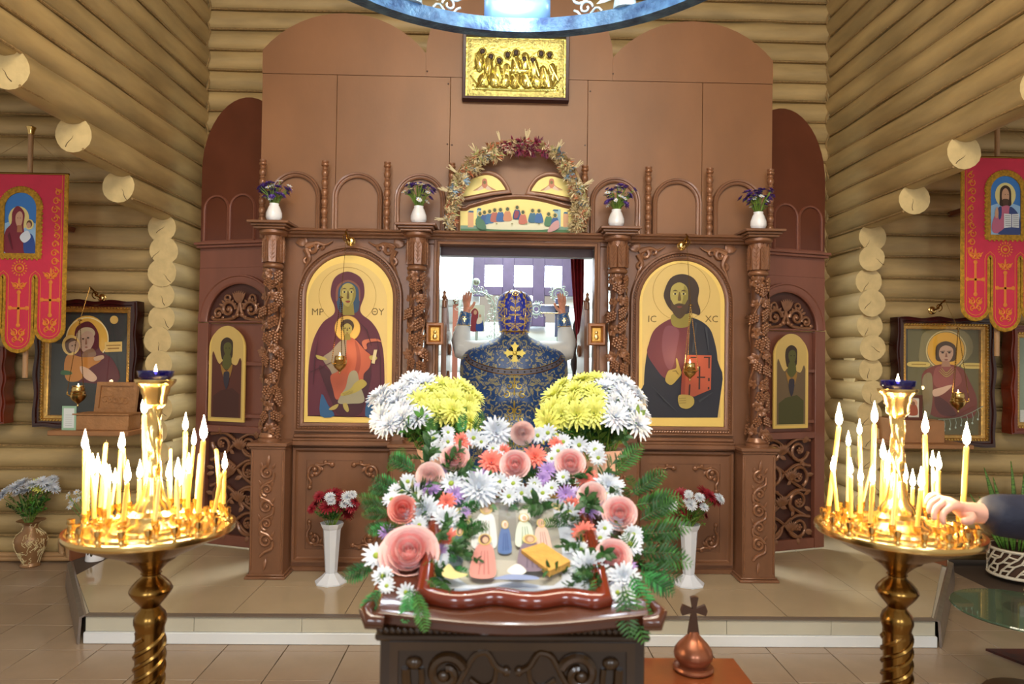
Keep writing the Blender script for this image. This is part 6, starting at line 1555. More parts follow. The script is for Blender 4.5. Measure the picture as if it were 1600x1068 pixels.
# sloping top board
Y0, Y1, Z0, Z1 = 1.262, 1.80, 1.070, 1.205
sl = (Z1-Z0)/(Y1-Y0)
def top_pt(x, t, h=0.): return Vector((x, Y0+(Y1-Y0)*t-h*sl/math.hypot(1, sl), Z0+(Z1-Z0)*t+h/math.hypot(1, sl)))
b = MB(); n = 24
front = []
for k in range(n+1):
    u = -1+2*k/n; front.append((xm+u*.250, Y0+.02*abs(u)**2-.006*math.cos(u*PI)))
edge = [(.0, -.028), (.0, -.004), (-.006, .0), (-.004, .005), (.004, .008)]
rows = []
for (o_, h) in ((.03, -.03), (0, -.026), (-.008, -.018), (-.006, -.008), (-.012, -.004), (-.012, .002), (-.004, .006), (.05, .006), (.30, .006), (Y1-Y0, .006), (Y1-Y0, -.03), (.03, -.03)):
    rows.append([Vector((x, yy+o_, Z0+(yy+o_-Y0)*sl+h)) for x, yy in front])
b.strip(rows); nn = n+1
b.add([r_[0] for r_ in rows], [tuple(range(len(rows)))]); b.add([r_[-1] for r_ in rows], [tuple(range(len(rows)-1, -1, -1))])
b.build('sloping_top', M_analt, an)
b = MB(); b.add([(xa, 1.30, 1.03), (xb, 1.30, 1.03), (xb, 1.76, 1.03), (xa, 1.76, 1.03), (xa, 1.30, 1.05), (xb, 1.30, 1.05), (xb, 1.76, 1.165), (xa, 1.76, 1.165)], [(0, 3, 2, 1), (4, 5, 6, 7), (0, 1, 5, 4), (1, 2, 6, 5), (2, 3, 7, 6), (3, 0, 4, 7)]); b.build('wedge', M_anal, an)
for d in (-1, 1):
    b = MB(); b.tube([top_pt(xm+d*.24, .0, -.005), top_pt(xm+d*.262, -.01, .0), top_pt(xm+d*.272, .02, .008), top_pt(xm+d*.262, .06, .012)], [.014, .016, .013, .008], 10); b.build('corner_scroll', M_analt, an)

# feast icon lying on the slope
fi = thing('feast_icon', 'framed printed icon lying on the lectern inside the garland', 'icon', top_pt(xm, .1))
tA, tB, hx = .13, .86, .158
def wav(x0, x1, t, am, n=24): return [(x0+(x1-x0)*k/n, t+am*math.cos(k/n*PI*5)) for k in range(n+1)]
def rim(h0, h1, w_, name, m):
    o = [(xm-hx-w_, tB+.09), (xm-hx-w_, tA-.02)]; b = MB()
    path = wav(xm-hx-w_, xm+hx+w_, tA-.055, .012)+[(xm+hx+w_+.006, (tA+tB)/2)]+[(p[0], p[1]) for p in wav(xm+hx+w_, xm-hx-w_, tB+.055, .008)]+[(xm-hx-w_-.006, (tA+tB)/2)]
    b.tube([top_pt(p[0], p[1], .016) for p in path], .017, 10, True); return b.build(name, m, fi)
rim(0, 0, .012, 'frame', M_cherry)
b = MB(); b.add([top_pt(xm-hx-.012, tA-.03, .012), top_pt(xm+hx+.012, tA-.03, .012), top_pt(xm+hx+.012, tB+.03, .012), top_pt(xm-hx-.012, tB+.03, .012), top_pt(xm-hx-.012, tA-.03, .007), top_pt(xm+hx+.012, tA-.03, .007), top_pt(xm+hx+.012, tB+.03, .007), top_pt(xm-hx-.012, tB+.03, .007)], [(0, 1, 2, 3), (7, 6, 5, 4), (0, 4, 5, 1), (1, 5, 6, 2), (2, 6, 7, 3), (3, 7, 4, 0)]); b.build('panel', mat('print_ground', (168, 188, 214), .5), fi)
b = MB()
for (p, q_) in (((xm-hx, tB), (xm+hx, tB)), ((xm-hx, tA), (xm-hx, tB)), ((xm+hx, tA), (xm+hx, tB))): b.tube([top_pt(p[0], p[1], .014), top_pt(q_[0], q_[1], .014)], .007, 8)
b.build('gilt_slip', M_giltw, fi)
def mpf(u, v, l=0): return top_pt(xm+u*.147, tA+.03+(tB-tA-.05)*v, .0125+l)
def fb_(l): return blob(l, 4)
def fig(x, v0, v1, w_, robe, veil, skin='cfa98c', fold=None):
    h = v1-v0; o = [(robe, fb_([(x-w_, v0), (x-w_*1.1, v0+h*.35), (x-w_*.7, v0+h*.72), (x, v0+h*.80), (x+w_*.7, v0+h*.72), (x+w_, v0+h*.35), (x+w_*.9, v0)]))]
    for q in (-.45, 0., .4): o.append((fold or 'b8b4b0', [(x+w_*q, v0+.02), (x+w_*q*.6, v0+h*.6), (x+w_*q*.6+.012, v0+h*.6), (x+w_*q+.02, v0+.02)]))
    o += [('d9bd72', circ(x, v0+h*.88, w_*.62, h*.15, 18)), (veil, circ(x, v0+h*.88, w_*.46, h*.125, 16)), (skin, circ(x+w_*.06, v0+h*.86, w_*.28, h*.085, 12))]
    return o
FL2 = [('c9d2e2', [(-1, -.03), (1, -.03), (1, 1.0), (-1, 1.0)]), ('a8a69c', fb_([(-.74, .06), (.0, .04), (.66, .06), (.70, .8), (.5, .92), (-.5, .93), (-.74, .78)])), ('8f8f8a', [(-.20, .45), (.08, .45), (.08, .90), (-.20, .90)]), ('c4c0b4', [(-.70, .05), (.62, .05), (.62, .22), (-.70, .26)]),
       ('d6c88a', fb_([(-.95, .72), (-.82, .88), (-.64, .80), (-.68, .5), (-.73, .5), (-.75, .72), (-.86, .70)])), ('d6c88a', fb_([(.95, .70), (.82, .92), (.5, .92), (.78, .83), (.84, .70)])), ('7f9cc8', circ(-.86, .92, .07, .05, 14)), ('7f9cc8', circ(.86, .80, .05, .06, 14)), ('7f9cc8', circ(0, .97, .16, .03, 14)), ('e0dfd4', fb_([(.14, .88), (.34, .88), (.30, .70), (.18, .70)]))]
FL2 += fig(-.40, .36, .90, .17, 'dfe3e6', 'c2a878') + [('dfe3e6', fb_([(-.54, .70), (-.68, .62), (-.70, .60), (-.56, .63)]))]
FL2 += fig(-.10, .30, .66, .09, '5878b0', 'e4e0d8', fold='40609a') + fig(.20, .36, .74, .13, 'd3dccd', 'ece8e0', fold='93a690') + fig(.46, .30, .66, .11, 'd8b6a8', 'c89a8c', fold='b08a80')
FL2 += fig(-.40, .03, .46, .16, 'd08c82', '5c3a34', fold='b46c66') + fig(-.78, .14, .54, .09, '55646c', '3c4444', fold='3c484e') + fig(.26, .08, .44, .17, '7c6c7c', 'a8845c', fold='5e5064')
FL2 += [('e9e6dc', fb_([(-.08, .06), (.06, .13), (.18, .06), (.06, .02)])), ('8a98c0', fb_([(-.22, .0), (.0, .03), (.3, .01), (.3, -.02), (-.22, -.02)])), ('d6c88a', fb_([(-.95, .02), (-.88, .12), (-.76, .05), (-.6, .02), (-.8, -.02)]))]
paint('print', FL2, mpf, fi, .0003)
gl = MB(); gl.add([top_pt(xm-hx, tA, .0200), top_pt(xm+hx, tA, .0200), top_pt(xm+hx, tB, .0200), top_pt(xm-hx, tB, .0200), top_pt(xm-hx, tA, .0215), top_pt(xm+hx, tA, .0215), top_pt(xm+hx, tB, .0215), top_pt(xm-hx, tB, .0215)], [(0, 3, 2, 1), (4, 5, 6, 7), (0, 1, 5, 4), (1, 2, 6, 5), (2, 3, 7, 6), (3, 0, 4, 7)]); gl.build('glass_pane', mat('thin_glass'), fi)
# folded cloth
cpts = [(814, 868), (848, 857), (891, 886), (858, 902)]
cc = []
for (u, v) in cpts:
    lo, hi = 0., 1.
    for _ in range(30):
        m_ = (lo+hi)/2; q = top_pt(0, m_, .022); pz = P(u, v, q.y)
        if pz.z > q.z: lo = m_
        else: hi = m_
    q = top_pt(0, lo, .022); cc.append((P(u, v, q.y).x, lo))
b = MB(); rows = []
A_, B_, C_, D_ = [Vector(p) for p in cc]
for layer in range(2):
    for h0 in (.022+layer*.008, .029+layer*.008):
        pass
    g = []
    for i in range(9):
        g.append([])
        for j in range(9):
            p = A_.lerp(B_, i/8).lerp(D_.lerp(C_, i/8), j/8); g[-1].append((p, .030+layer*.007+.0010*math.sin(j*3.1)))
    up = [[top_pt(p.x, p.y, h) for p, h in r_] for r_ in g]; dn = [[top_pt(p.x, p.y, h-.0065) for p, h in r_] for r_ in g]
    b.strip(up); b.strip(dn)
    for (ra, rb) in ((up[0], dn[0]), (up[-1], dn[-1]), ([r_[0] for r_ in up], [r_[0] for r_ in dn]), ([r_[-1] for r_ in up], [r_[-1] for r_ in dn])): b.strip([ra, rb])
cl_o = b.build('folded_cloth', mat('mustard_cloth', (214, 162, 78), .8, 0, .1, 40, bump=.4, bscale=160)); tag(cl_o, 'folded mustard cloth lying on the glass of the lectern icon', 'cloth')

# ================================================================== garland round the icon
ga = thing('flower_garland', 'garland of pink roses, white daisies, lilac asters and ferns around the lectern icon', 'flower garland', (xm, 1.7, 1.10))
rr = random.Random(21)
def gY(px, py): return max(1.245, min(1.90, 1.30+(935-py)/250*.56))
def gput(me, nm, px, py, dpx, base_d, lift=0., n=None, j=.22):
    Y = gY(px, py)-lift; p = P(px, py, Y); s_ = dpx*Y/1070/base_d
    inst(me, nm, ga, p, rnd_rot(n or CAMN(p, .35), rr, j), s_)
for (x, y, d, me) in ((640, 867, 88, RP), (711, 717, 44, RP), (672, 744, 42, RPL), (629, 797, 44, RCO), (805, 727, 46, RP), (816, 676, 36, RPL), (891, 725, 46, RP), (925, 776, 44, RPL), (968, 803, 52, RP), (958, 872, 56, RP)):
    gput(me, 'rose', x, y, d, .104, .02, Vector((0, -1, .12)) if y < 690 else None, .15)
for (x, y, d) in ((722, 689, 30), (768, 722, 42), (835, 714, 40), (870, 694, 26), (918, 747, 34), (697, 785, 32), (701, 842, 36), (912, 833, 40), (893, 789, 26), (787, 705, 24)): gput(FC, 'gerbera', x, y, d, .08)
for (x, y, d) in ((750, 745, 30), (738, 757, 22), (672, 765, 34), (711, 772, 30), (605, 832, 26), (686, 862, 28), (612, 845, 24), (855, 735, 30), (848, 748, 24), (884, 772, 30), (920, 797, 30), (925, 868, 22), (982, 885, 26), (727, 800, 18), (663, 842, 20)): gput(FL_, 'aster', x, y, d, .06)
for (x, y, d) in ((677, 684, 22), (684, 702, 24), (700, 690, 22), (676, 708, 22), (740, 684, 26), (752, 690, 20), (785, 702, 20), (770, 700, 18), (637, 752, 24), (628, 768, 26), (612, 780, 26), (618, 765, 20), (655, 788, 26), (664, 800, 30), (645, 805, 28), (655, 820, 24), (697, 815, 30), (588, 868, 40), (598, 900, 30), (604, 915, 24), (634, 925, 26), (672, 915, 22), (680, 890, 28), (650, 770, 20), (705, 755, 34), (748, 764, 36), (780, 752, 26), (802, 755, 26), (770, 765, 24), (795, 775, 26), (815, 770, 24), (832, 768, 24), (848, 770, 26), (835, 755, 20), (862, 762, 22), (880, 690, 24), (905, 695, 26), (930, 702, 26), (935, 715, 24), (872, 704, 22), (862, 716, 20), (840, 680, 24), (856, 676, 26), (950, 760, 28), (948, 772, 24), (955, 785, 26), (962, 815, 22), (938, 840, 26), (945, 825, 24), (930, 855, 30), (985, 850, 36), (990, 835, 28), (975, 905, 30), (985, 910, 24), (965, 925, 26), (980, 930, 22), (890, 800, 28), (908, 858, 24), (920, 890, 36), (905, 882, 26), (700, 675, 20), (775, 676, 30), (895, 810, 20), (880, 745, 22)):
    gput(rr.choice((FD, FD, FD, FW if d > 26 else FD)), 'daisy', x, y, d*1.06, .06 if True else .1, .005)
for (x, y, d) in ((653, 765, 24), (690, 735, 22), (640, 830, 24), (900, 770, 22), (940, 795, 24), (720, 745, 20), (868, 728, 18)): gput(FLD, 'lilac_daisy', x, y, d, .06)
# ferns and leaves
for k in range(120):
    t = rr.random()
    if t < .36: x, y = rr.uniform(590, 715), rr.uniform(720, 925)
    elif t < .72: x, y = rr.uniform(885, 1000), rr.uniform(720, 935)
    else: x, y = rr.uniform(655, 960), rr.uniform(680, 790)
    if 725 < x < 885 and y > 795: continue
    Y = gY(x, y)+.03; p = P(x, y, Y); inst(rr.choice((FE1, FE2, FE3, LE2, FE3)), 'fern', ga, p-Vector((0, 0, .02)), rnd_rot(Vector((rr.uniform(-1, 1), -.5, rr.uniform(-.2, .9))), rr, .4), rr.uniform(.45, .8))
def spray(x, y, dx, dz, dy=-.2, sc_=1., me=None):
    Y = gY(x, y)+(.02 if y < 890 else -.05); p = P(x, y, Y); v = Vector((dx, dy, dz)).normalized()
    z_ = v; yv = Vector((0, 1, 0)) if abs(v.y) < .9 else Vector((1, 0, 0)); x_ = yv.cross(z_).normalized(); y_ = z_.cross(x_)
    inst(me or rr.choice((FE1, FE2)), 'fern', ga, p, Matrix((x_, y_, z_)).transposed(), sc_)
for a in ((605, 790, -1, .3, -.1, .65), (612, 800, -1, -.1, -.1, .6), (615, 820, -1, -.3, -.2, .6), (630, 770, -.9, .5, 0, .8), (650, 735, -.8, .5, 0, .8), (680, 690, -.3, .9, 0, .6), (720, 680, .1, 1, 0, .6), (740, 680, .3, .9, 0, .6), (780, 685, 0, 1, 0, .5), (985, 770, .9, .5, 0, .9), (990, 790, 1, .2, 0, 1), (1000, 830, 1, .1, -.1, 1.), (1000, 860, 1, -.25, -.1, 1.), (1000, 880, .8, -.6, -.1, .9), (960, 740, .7, .7, 0, .9), (985, 900, .5, -.9, -.3, .9), (975, 915, .35, -.95, -.35, .9), (935, 900, -.25, -.95, -.4, .7), (640, 920, -.1, -1, -.4, .6), (650, 925, .3, -.9, -.4, .6), (665, 905, .8, -.5, -.4, .6), (700, 860, .8, -.3, -.3, .6), (720, 830, .7, .2, -.3, .6), (715, 800, .8, .4, -.3, .6), (890, 850, -.7, -.3, -.3, .6), (880, 870, -.6, -.6, -.3, .6), (890, 820, -.8, .1, -.3, .6), (720, 780, .8, -.4, -.3, .6), (860, 785, -.7, -.4, -.3, .6), (800, 785, .3, -.9, -.4, .5), (830, 785, -.5, -.8, -.4, .5), (770, 785, .1, -.9, -.4, .45), (585, 880, -.8, -.5, -.1, .7), (595, 920, -.6, -.8, -.1, .6), (1005, 810, .9, .4, 0, .9), (612, 770, -1, .15, 0, .6), (1000, 895, .9, -.5, 0, .8)):
    spray(*a); spray(a[0]+rr.uniform(-6, 6), a[1]+rr.uniform(-6, 6), a[2]+rr.uniform(-.3, .3), a[3]+rr.uniform(-.3, .3), a[4]-.1, a[5]*.85, FE3)

for k in range(46):
    d = -1 if k % 2 else 1; y = rr.uniform(800, 905); x = (700+(905-y)*.22+rr.uniform(-14, 10)) if d < 0 else (925-(905-y)*.30+rr.uniform(-10, 16))
    Y = gY(x, y)-.015; p = P(x, y, Y); inst(rr.choice((FE1, FE1, FE3, LE2)), 'fern', ga, p, rnd_rot(Vector((-d*rr.uniform(.1, .8), -.5, rr.uniform(-.5, .6))), rr, .35), rr.uniform(.28, .5))
# ================================================================== vases and bouquets
def bouquet(label, neck, heads, stems, group=None, nleaf=40, spread=.10, leafm=(LE1, LE2, LE3), leaf_sc=(.7, 1.1), seed=1, zlow=.0):
    r_ = random.Random(seed); bq = thing('bouquet', label, 'bouquet', neck, group=group); nk = Vector(neck)
    sb = MB()
    for (me, nm, p, s_, n) in heads:
        inst(me, nm, bq, p, rnd_rot(n, r_, .2), s_)
        if stems:
            m = nk.lerp(p, .55)+Vector((0, 0, .01)); sb.tube([nk+Vector((r_.uniform(-.008, .008), r_.uniform(-.008, .008), -zlow)), m, p], .0022, 5)
    if stems: o_ = sb.build('stem', M_stem, bq); o_['kind'] = 'stuff'
    if heads:
        top_z = sum(h[2].z for h in heads)/len(heads)
        for k in range(nleaf):
            h = r_.choice(heads)[2]; t = r_.uniform(.05, .62); p = nk.lerp(h, t); d = (h-nk).normalized()+Vector((r_.uniform(-.6, .6), r_.uniform(-.6, .6), r_.uniform(-.1, .3)))
            sc_ = r_.uniform(*leaf_sc); inst(r_.choice(leafm), 'leafy_stem', bq, p, rnd_rot(d, r_, .2), sc_*min(1., (1.0-t)*1.1))
    return bq
# table and two tall bouquets behind the lectern
zt_ = G(575, 920, 0).z; q = P(574, 918, 2.2); q2 = P(1003, 925, 2.2)
tb_ = thing('side_table', 'red-brown wooden table behind the lectern carrying two tall vases', 'table', (0, 2.35, 0))
b = MB(); b.bbox(q.x, .50, 2.17, 2.62, .735, .765, .004); b.build('table_top', M_box, tb_)
for x in (q.x+.20, .42):
    for yv in (2.22, 2.57): MB().bbox(x-.02, x+.02, yv-.02, yv+.02, 0, .735, .003).build('leg', M_box, tb_)
def faceted_vase(cx, cy, z0, H, label, m, group, r0=.036, r1=.058, rb=.064):
    b = MB(); b.lathe([(rb, 0), (rb, .008), (rb*.92, .014), (rb*.62, H*.10), (r0*.92, H*.17), (r0, H*.2), (r1*.86, H*.86), (r1*.9, H*.9), (r1*1.05, H*.94), (r1*1.18, H), (r1*1.10, H), (r1*.9, H*.93), (r1*.78, H*.85), (r0*.8, H*.25), (.0005, H*.22)], 8, (cx, cy, z0))
    return tag(b.build('vase', m, smooth=20), label, 'vase', group)
def dome_heads(x0, x1, y0, y1, Y, n, pick, dep, seed, size, curve=.25):
    r_ = random.Random(seed); out = []; cx = (x0+x1)/2; tries = 0; pts = []
    while len(out) < n and tries < 3000:
        tries += 1; u = r_.uniform(-1, 1); v = r_.uniform(0, 1); x = cx+u*(x1-x0)/2; yt = y0+(y1-y0)*(v*.75+curve*u*u)
        dd = (1-v)*dep
        p = P(x, yt, Y+dd-dep/2)
        if any((p-q_).length < size*.78 for q_ in pts): continue
        pts.append(p); me, nm, s_ = pick(u, v, r_); n_ = Vector((u*.8, -.55-.3*v, .95-v*.4)); out.append((me, nm, p, s_, n_))
    return out
for side, (x0, x1, y0, y1, vx, sgn) in {'left': (592, 742, 592, 672, 684, -1), 'right': (855, 1004, 592, 668, 942, 1)}.items():
    Y = 2.35; nk = P(vx, 705, Y)
    def pick(u, v, r_, sgn=sgn):
        if u*sgn < .12+.25*(r_.random()-.5): return (FY, 'yellow_chrysanthemum', r_.uniform(.85, 1.1))
        return (FW, 'white_chrysanthemum', r_.uniform(.9, 1.2))
    hd = dome_heads(x0, x1, y0, y1, Y, 26, pick, .20, 31 if side == 'left' else 32, .062)
    if side == 'left': hd += [(FY, 'yellow_chrysanthemum', P(708, 642, Y-.09), .9, Vector((.4, -.8, .4)))]
    bouquet('tall bunch of white and yellow chrysanthemums behind the %s of the lectern' % side, nk, hd, True, 'tall chrysanthemum bunches', 90, seed=5, leaf_sc=(.55, .95), zlow=.10)
    faceted_vase(nk.x, nk.y, .765, nk.z-.765+.01, 'pale pink vase on the table behind the %s of the lectern' % side, mat('pink_vase', (232, 190, 172), .35), 'pink vases', .045, .062, .075)
# white floor vases with crimson and white chrysanthemums
for side, (vx, vb, vt, hs) in {'left': (517, 912, 816, ((505, 778, FR, 26), (520, 772, FR, 30), (492, 790, FR, 26), (537, 778, FR, 26), (548, 790, FR, 24), (530, 790, FR, 24), (512, 792, FR, 26), (540, 800, FR, 28), (498, 775, FR, 18), (556, 782, FR, 20), (515, 776, FBW, 17), (518, 783, FBW, 14), (543, 776, FBW, 20), (549, 784, FBW, 18), (538, 787, FBW, 16), (551, 772, FBW, 14), (487, 795, FR, 16), (525, 800, FR, 20))),
                              'right': (1076, 915, 818, ((1063, 773, FR, 26), (1110, 775, FR, 24), (1055, 776, FR, 22), (1100, 770, FR, 26), (1118, 782, FR, 22), (1069, 800, FR, 14), (1078, 807, FR, 14), (1102, 806, FR, 16), (1095, 790, FR, 20), (1112, 783, FR, 20), (1050, 790, FBW, 19), (1076, 772, FBW, 15), (1093, 777, FBW, 18), (1080, 788, FBW, 20), (1073, 781, FBW, 14), (1100, 792, FBW, 16), (1125, 779, FBW, 18), (1120, 776, FBW, 12)))}.items():
    bb = G(vx, vb-3, ZS); Y = bb.y; tt = P(vx, vt, Y); r_ = random.Random(vx)
    hd = []
    for (x, y, me, d) in hs:
        yy = Y+r_.uniform(-.07, .04) if me is FR else Y-.06; p = P(x, y, yy); hd.append((me, 'chrysanthemum', p, d*yy/1070/(.08 if me is FR else .06), (p-tt).normalized()+Vector((0, -.7, .1))))
    bouquet('%s chrysanthemums in a white floor vase on the %s of the platform' % ('mostly crimson' if side == 'left' else 'round white and crimson', side), tt, hd, True, 'crimson and white bouquets', 36, seed=vx, leaf_sc=(.28, .5), zlow=.05)
    faceted_vase(bb.x, bb.y, ZS, tt.z-ZS, 'tall faceted white plastic vase on the %s of the platform' % side, M_plastic, 'white floor vases', .038, .062, .098)
# small white vases on the cornice
spots = [(428, 352, 318, 'leftmost'), (654, 358, 318, 'second from left'), (963, 362, 330, 'third from left'), (1185, 368, 330, 'rightmost')]
for i, (x, yb, yt, w_) in enumerate(spots):
    Y = 4.32; zb_ = 2.363; c = P(x, (yb+yt)/2, Y)
    b = MB(); b.lathe([(.030, 0), (.040, .006), (.049, .03), (.048, .055), (.036, .09), (.028, .105), (.030, .115), (.026, .115), (.026, .1), (.03, .08), (.0005, .06)], 16, (c.x, Y, zb_), 4, .06, 6.)
    tag(b.build('vase', M_china), 'small white china vase on the cornice, %s of the four' % w_, 'vase', 'small vases on the cornice')
    r_ = random.Random(i+50); hd = []; nk = Vector((c.x, Y, zb_+.11))
    lean = (0, 0, .02, .0)[i]
    for k in range(46):
        u = r_.uniform(-1, 1); v = r_.random()**.6; p = nk+Vector((u*.105*(.5+.5*v)+lean*v, r_.uniform(-.05, .05), .03+v*.125*(1-.35*u*u)))
        if r_.random() < (.75 if i in (0, 3) else .5): hd.append((FV, 'violet_flower', p, r_.uniform(1.0, 1.45), p-nk))
        else: hd.append((FSW, 'small_white_flower', p, r_.uniform(1.0, 1.6), p-nk+Vector((0, -.05, 0))))
    bouquet('posy of violet and white dried flowers on the cornice, %s of four' % w_, nk, hd, True, 'small posies on the cornice', 8, seed=i, leaf_sc=(.15, .3), zlow=.03)

# dried-flower arch over the doorway
da = thing('dried_garland', 'arched garland of dried straw flowers on a bent branch above the doorway', 'flower garland', P(810, 360, 4.40))
arcp = [(700, 362), (698, 330), (702, 300), (712, 275), (735, 250), (770, 228), (808, 220), (850, 226), (885, 248), (905, 280), (915, 312), (917, 340), (914, 362)]
ap = smc([P(x, y, 4.40) for x, y in arcp], 6, False)
MB().tube(ap, .012, 8).build('branch', mat('bare_branch', (150, 122, 86), .8, 0, .25, 20, bump=.5, bscale=60), da)
MB().tube([p+Vector((.006*math.sin(i*.9), -.012, .006*math.cos(i*.9))) for i, p in enumerate(ap)], .006, 6).build('branch', mat('bare_branch'), da)
def straw_mesh(name, cols, seed):
    b = MB(); r_ = random.Random(seed)
    for k in range(26):
        b.mi = k % 2; a = r_.uniform(0, 6.3); t = r_.uniform(.2, 1.25); L = r_.uniform(.02, .042); d = Vector((math.cos(a)*math.cos(t), math.sin(a)*math.cos(t), math.sin(t)))
        b.leaf((0, 0, 0), d*L, d.orthogonal(), r_.uniform(.002, .005), .2, 3)
    return mesh_of(b, name, [flat(c, .8) for c in cols], 60)
ST = [straw_mesh('straw_flower', c, i) for i, c in enumerate((('d8c8a0', 'c8b488'), ('d88a66', 'd8c8a0'), ('9cbcd8', 'd8c8a0'), ('8c2c4c', '7a3a5a'), ('a02038', 'd8c0b0'), ('c8cc8c', 'dcd0b0')))]
r_ = random.Random(77); n = len(ap)
for k in range(230):
    t = r_.uniform(.02, .985); i = min(n-2, int(t*n)); p = ap[i].lerp(ap[i+1], r_.random()); cen_ = P(808, 330, 4.4); inn = (cen_-p).normalized()
    p = p+inn*r_.uniform(.0, .075)*(1 if t > .10 else .5)+Vector((0, r_.uniform(-.04, -.005), 0)); mid = abs(t-.52)
    if mid < .09: me = r_.choice((ST[3], ST[4], ST[3], ST[0]))
    else: me = r_.choice((ST[0], ST[0], ST[1], ST[2], ST[5], ST[1]))
    inst(me, 'straw_flower', da, p, rnd_rot(inn*.6+Vector((0, -.8, -.1)), r_, .5), r_.uniform(1.0, 1.6))
for t in (.06, .17, .27, .36, .45, .53, .62, .70, .78):
    i = int(t*n); p = ap[i]; o = (p-P(808, 345, 4.4)).normalized(); b = MB()
    for k in range(9): d = (o+Vector((r_.uniform(-.25, .25), -.2, r_.uniform(-.25, .25)))).normalized(); b.tube([p-o*.02, p+d*r_.uniform(.05, .085)], .0022, 4)
    b.build('straw_tuft', flat('d4c6a0', .8), da)
# ================================================================== donation box with a little cupola
bk = P(1003, 1025, 2.0); bz_ = G(1100, 1025, 0)
q = P(1147, 1027, 2.02); zb2 = q.z; xr = q.x
dn = thing('donation_box', 'orange-brown wooden donation box with a slot in its lid, right of the lectern', 'box', ((.33+xr)/2, 1.85, 0))
b = MB(); b.bbox(.36, xr-.02, 1.70, 2.0, .05, zb2-.018, .004); b.build('body', M_box, dn); b = MB(); b.bbox(.345, xr, 1.68, 2.02, zb2-.018, zb2, .004); b.build('lid', M_box, dn)
b = MB(); b.bbox(.335, xr+.005, 1.67, 2.03, 0, .05, .006); b.build('plinth', M_box, dn)
s0 = P(1060, 1065, 1.74); s1 = P(1130, 1067, 1.74); b = MB(); b.bbox(s0.x-.01, s1.x-.005, 1.735, 1.748, zb2-.004, zb2+.0008, .0005); b.build('coin_slot', M_black, dn)
c = G(1083, 1046, zb2); cu = thing('cupola', 'turned copper-brown onion cupola with a small cross on the donation box', 'ornament', (c.x, c.y, zb2)); sc_ = .0535*c.y/1.9
b = MB(); b.lathe([(r_*sc_, z*sc_) for r_, z in ((.88, 0), (1.0, .06), (1.04, .16), (.98, .26), (.80, .30), (.72, .34), (.80, .44), (.96, .66), (1.0, .86), (.93, 1.10), (.74, 1.36), (.50, 1.60), (.32, 1.80), (.24, 1.98), (.0005, 2.0))], 36, (c.x, c.y, zb2)); b.build('dome', M_copper, cu)
b = MB(); z0 = zb2+1.86*sc_; S = sc_*1.0
up = [(-.30, 0), (-.12, 1.10), (-.62, .96), (-.68, 1.20), (-.58, 1.52), (-.08, 1.30), (-.18, 1.88), (0, 1.94), (.22, 1.88), (.10, 1.30), (.58, 1.50), (.70, 1.20), (.62, .94), (.12, 1.10), (.28, 0)]
b.prism([(c.x+u*S, z0+v*S) for u, v in up], c.y-.006, c.y+.006); b.build('cross', mat('dark_cross_wood', (62, 38, 24), .4), cu)

# ================================================================== left wall: shelf, carved box, card
ws = P(135, 668, 4.8)
b = MB(); b.bbox(P(100, 668, 4.8).x, P(222, 668, 4.8).x, 4.62, 5.12, ws.z-.035, ws.z, .005)
sh = tag(b.build('wall_shelf', mat('shelf_wood', (160, 112, 72), .5, 0, .15, 6)), 'wooden shelf under the glazed icon on the left wall', 'shelf')
M_cb = mat('carved_box_wood', (166, 118, 74), .5, 0, .15, 10, bump=.7, bscale=45)
x0, x1 = P(124, 655, 4.72).x, P(208, 655, 4.72).x; zz0 = ws.z; zz1 = P(150, 646, 4.72).z
cb = thing('carved_box', 'small carved wooden casket with its lid open, on the left wall shelf', 'casket', ((x0+x1)/2, 4.74, zz0))
b = MB(); b.bbox(x0, x1, 4.66, 4.82, zz0, zz1-.004, .004); b.build('body', M_cb, cb); b = MB(); b.bbox(x0-.008, x1+.008, 4.65, 4.83, zz1-.004, zz1+.006, .002); b.build('rim', M_cb, cb)
l0, l1 = P(149, 640, 4.82), P(218, 597, 4.82); b = MB(); b.frame([(l0.x, zz1+.006), (l0.x+.02, l1.z), (l1.x, l1.z), (l1.x-.02, zz1+.006)], [(l0.x+.03, zz1+.03), (l0.x+.045, l1.z-.025), (l1.x-.03, l1.z-.025), (l1.x-.045, zz1+.03)], 4.80, 4.83); lo = b.build('lid', M_cb, cb)
b = MB(); b.box(l0.x+.03, l1.x-.03, 4.815, 4.828, zz1+.025, l1.z-.02); 
for k in range(5): b.xz(spiral(l0.x+.07+k*.035, zz1+.09, .03, .006, k, 1.1, 14), 4.813, .004, 5)
b.build('lid_panel', M_cb, lo)
k0, k1 = P(97, 664, 4.66), P(120, 634, 4.66); cd = thing('prayer_card', 'small green-edged white card leaning on the left wall shelf', 'card', ((k0.x+k1.x)/2, 4.66, zz0))
b = MB(); b.bbox(k0.x, k1.x, 4.655, 4.658, zz0, k1.z, .001); b.build('card', flat('9cc0a4'), cd); b = MB(); b.bbox(k0.x+.012, k1.x-.012, 4.6535, 4.655, zz0+.015, k1.z-.015, .001); b.build('paper', flat('dfe4e4'), cd)
b = MB()
for k in range(6): b.box(k0.x+.025, k1.x-.025, 4.6530, 4.6534, zz0+.03+k*.014, zz0+.032+k*.014)
o_ = b.build('text_line', flat('a8aeb0'), cd); o_['kind'] = 'stuff'
b = MB(); b.lathe([(.03, 0), (.045, .02), (.05, .05), (.035, .075), (.02, .09), (.025, .1)], 16, (P(130, 640, 4.74).x, 4.60, 0))
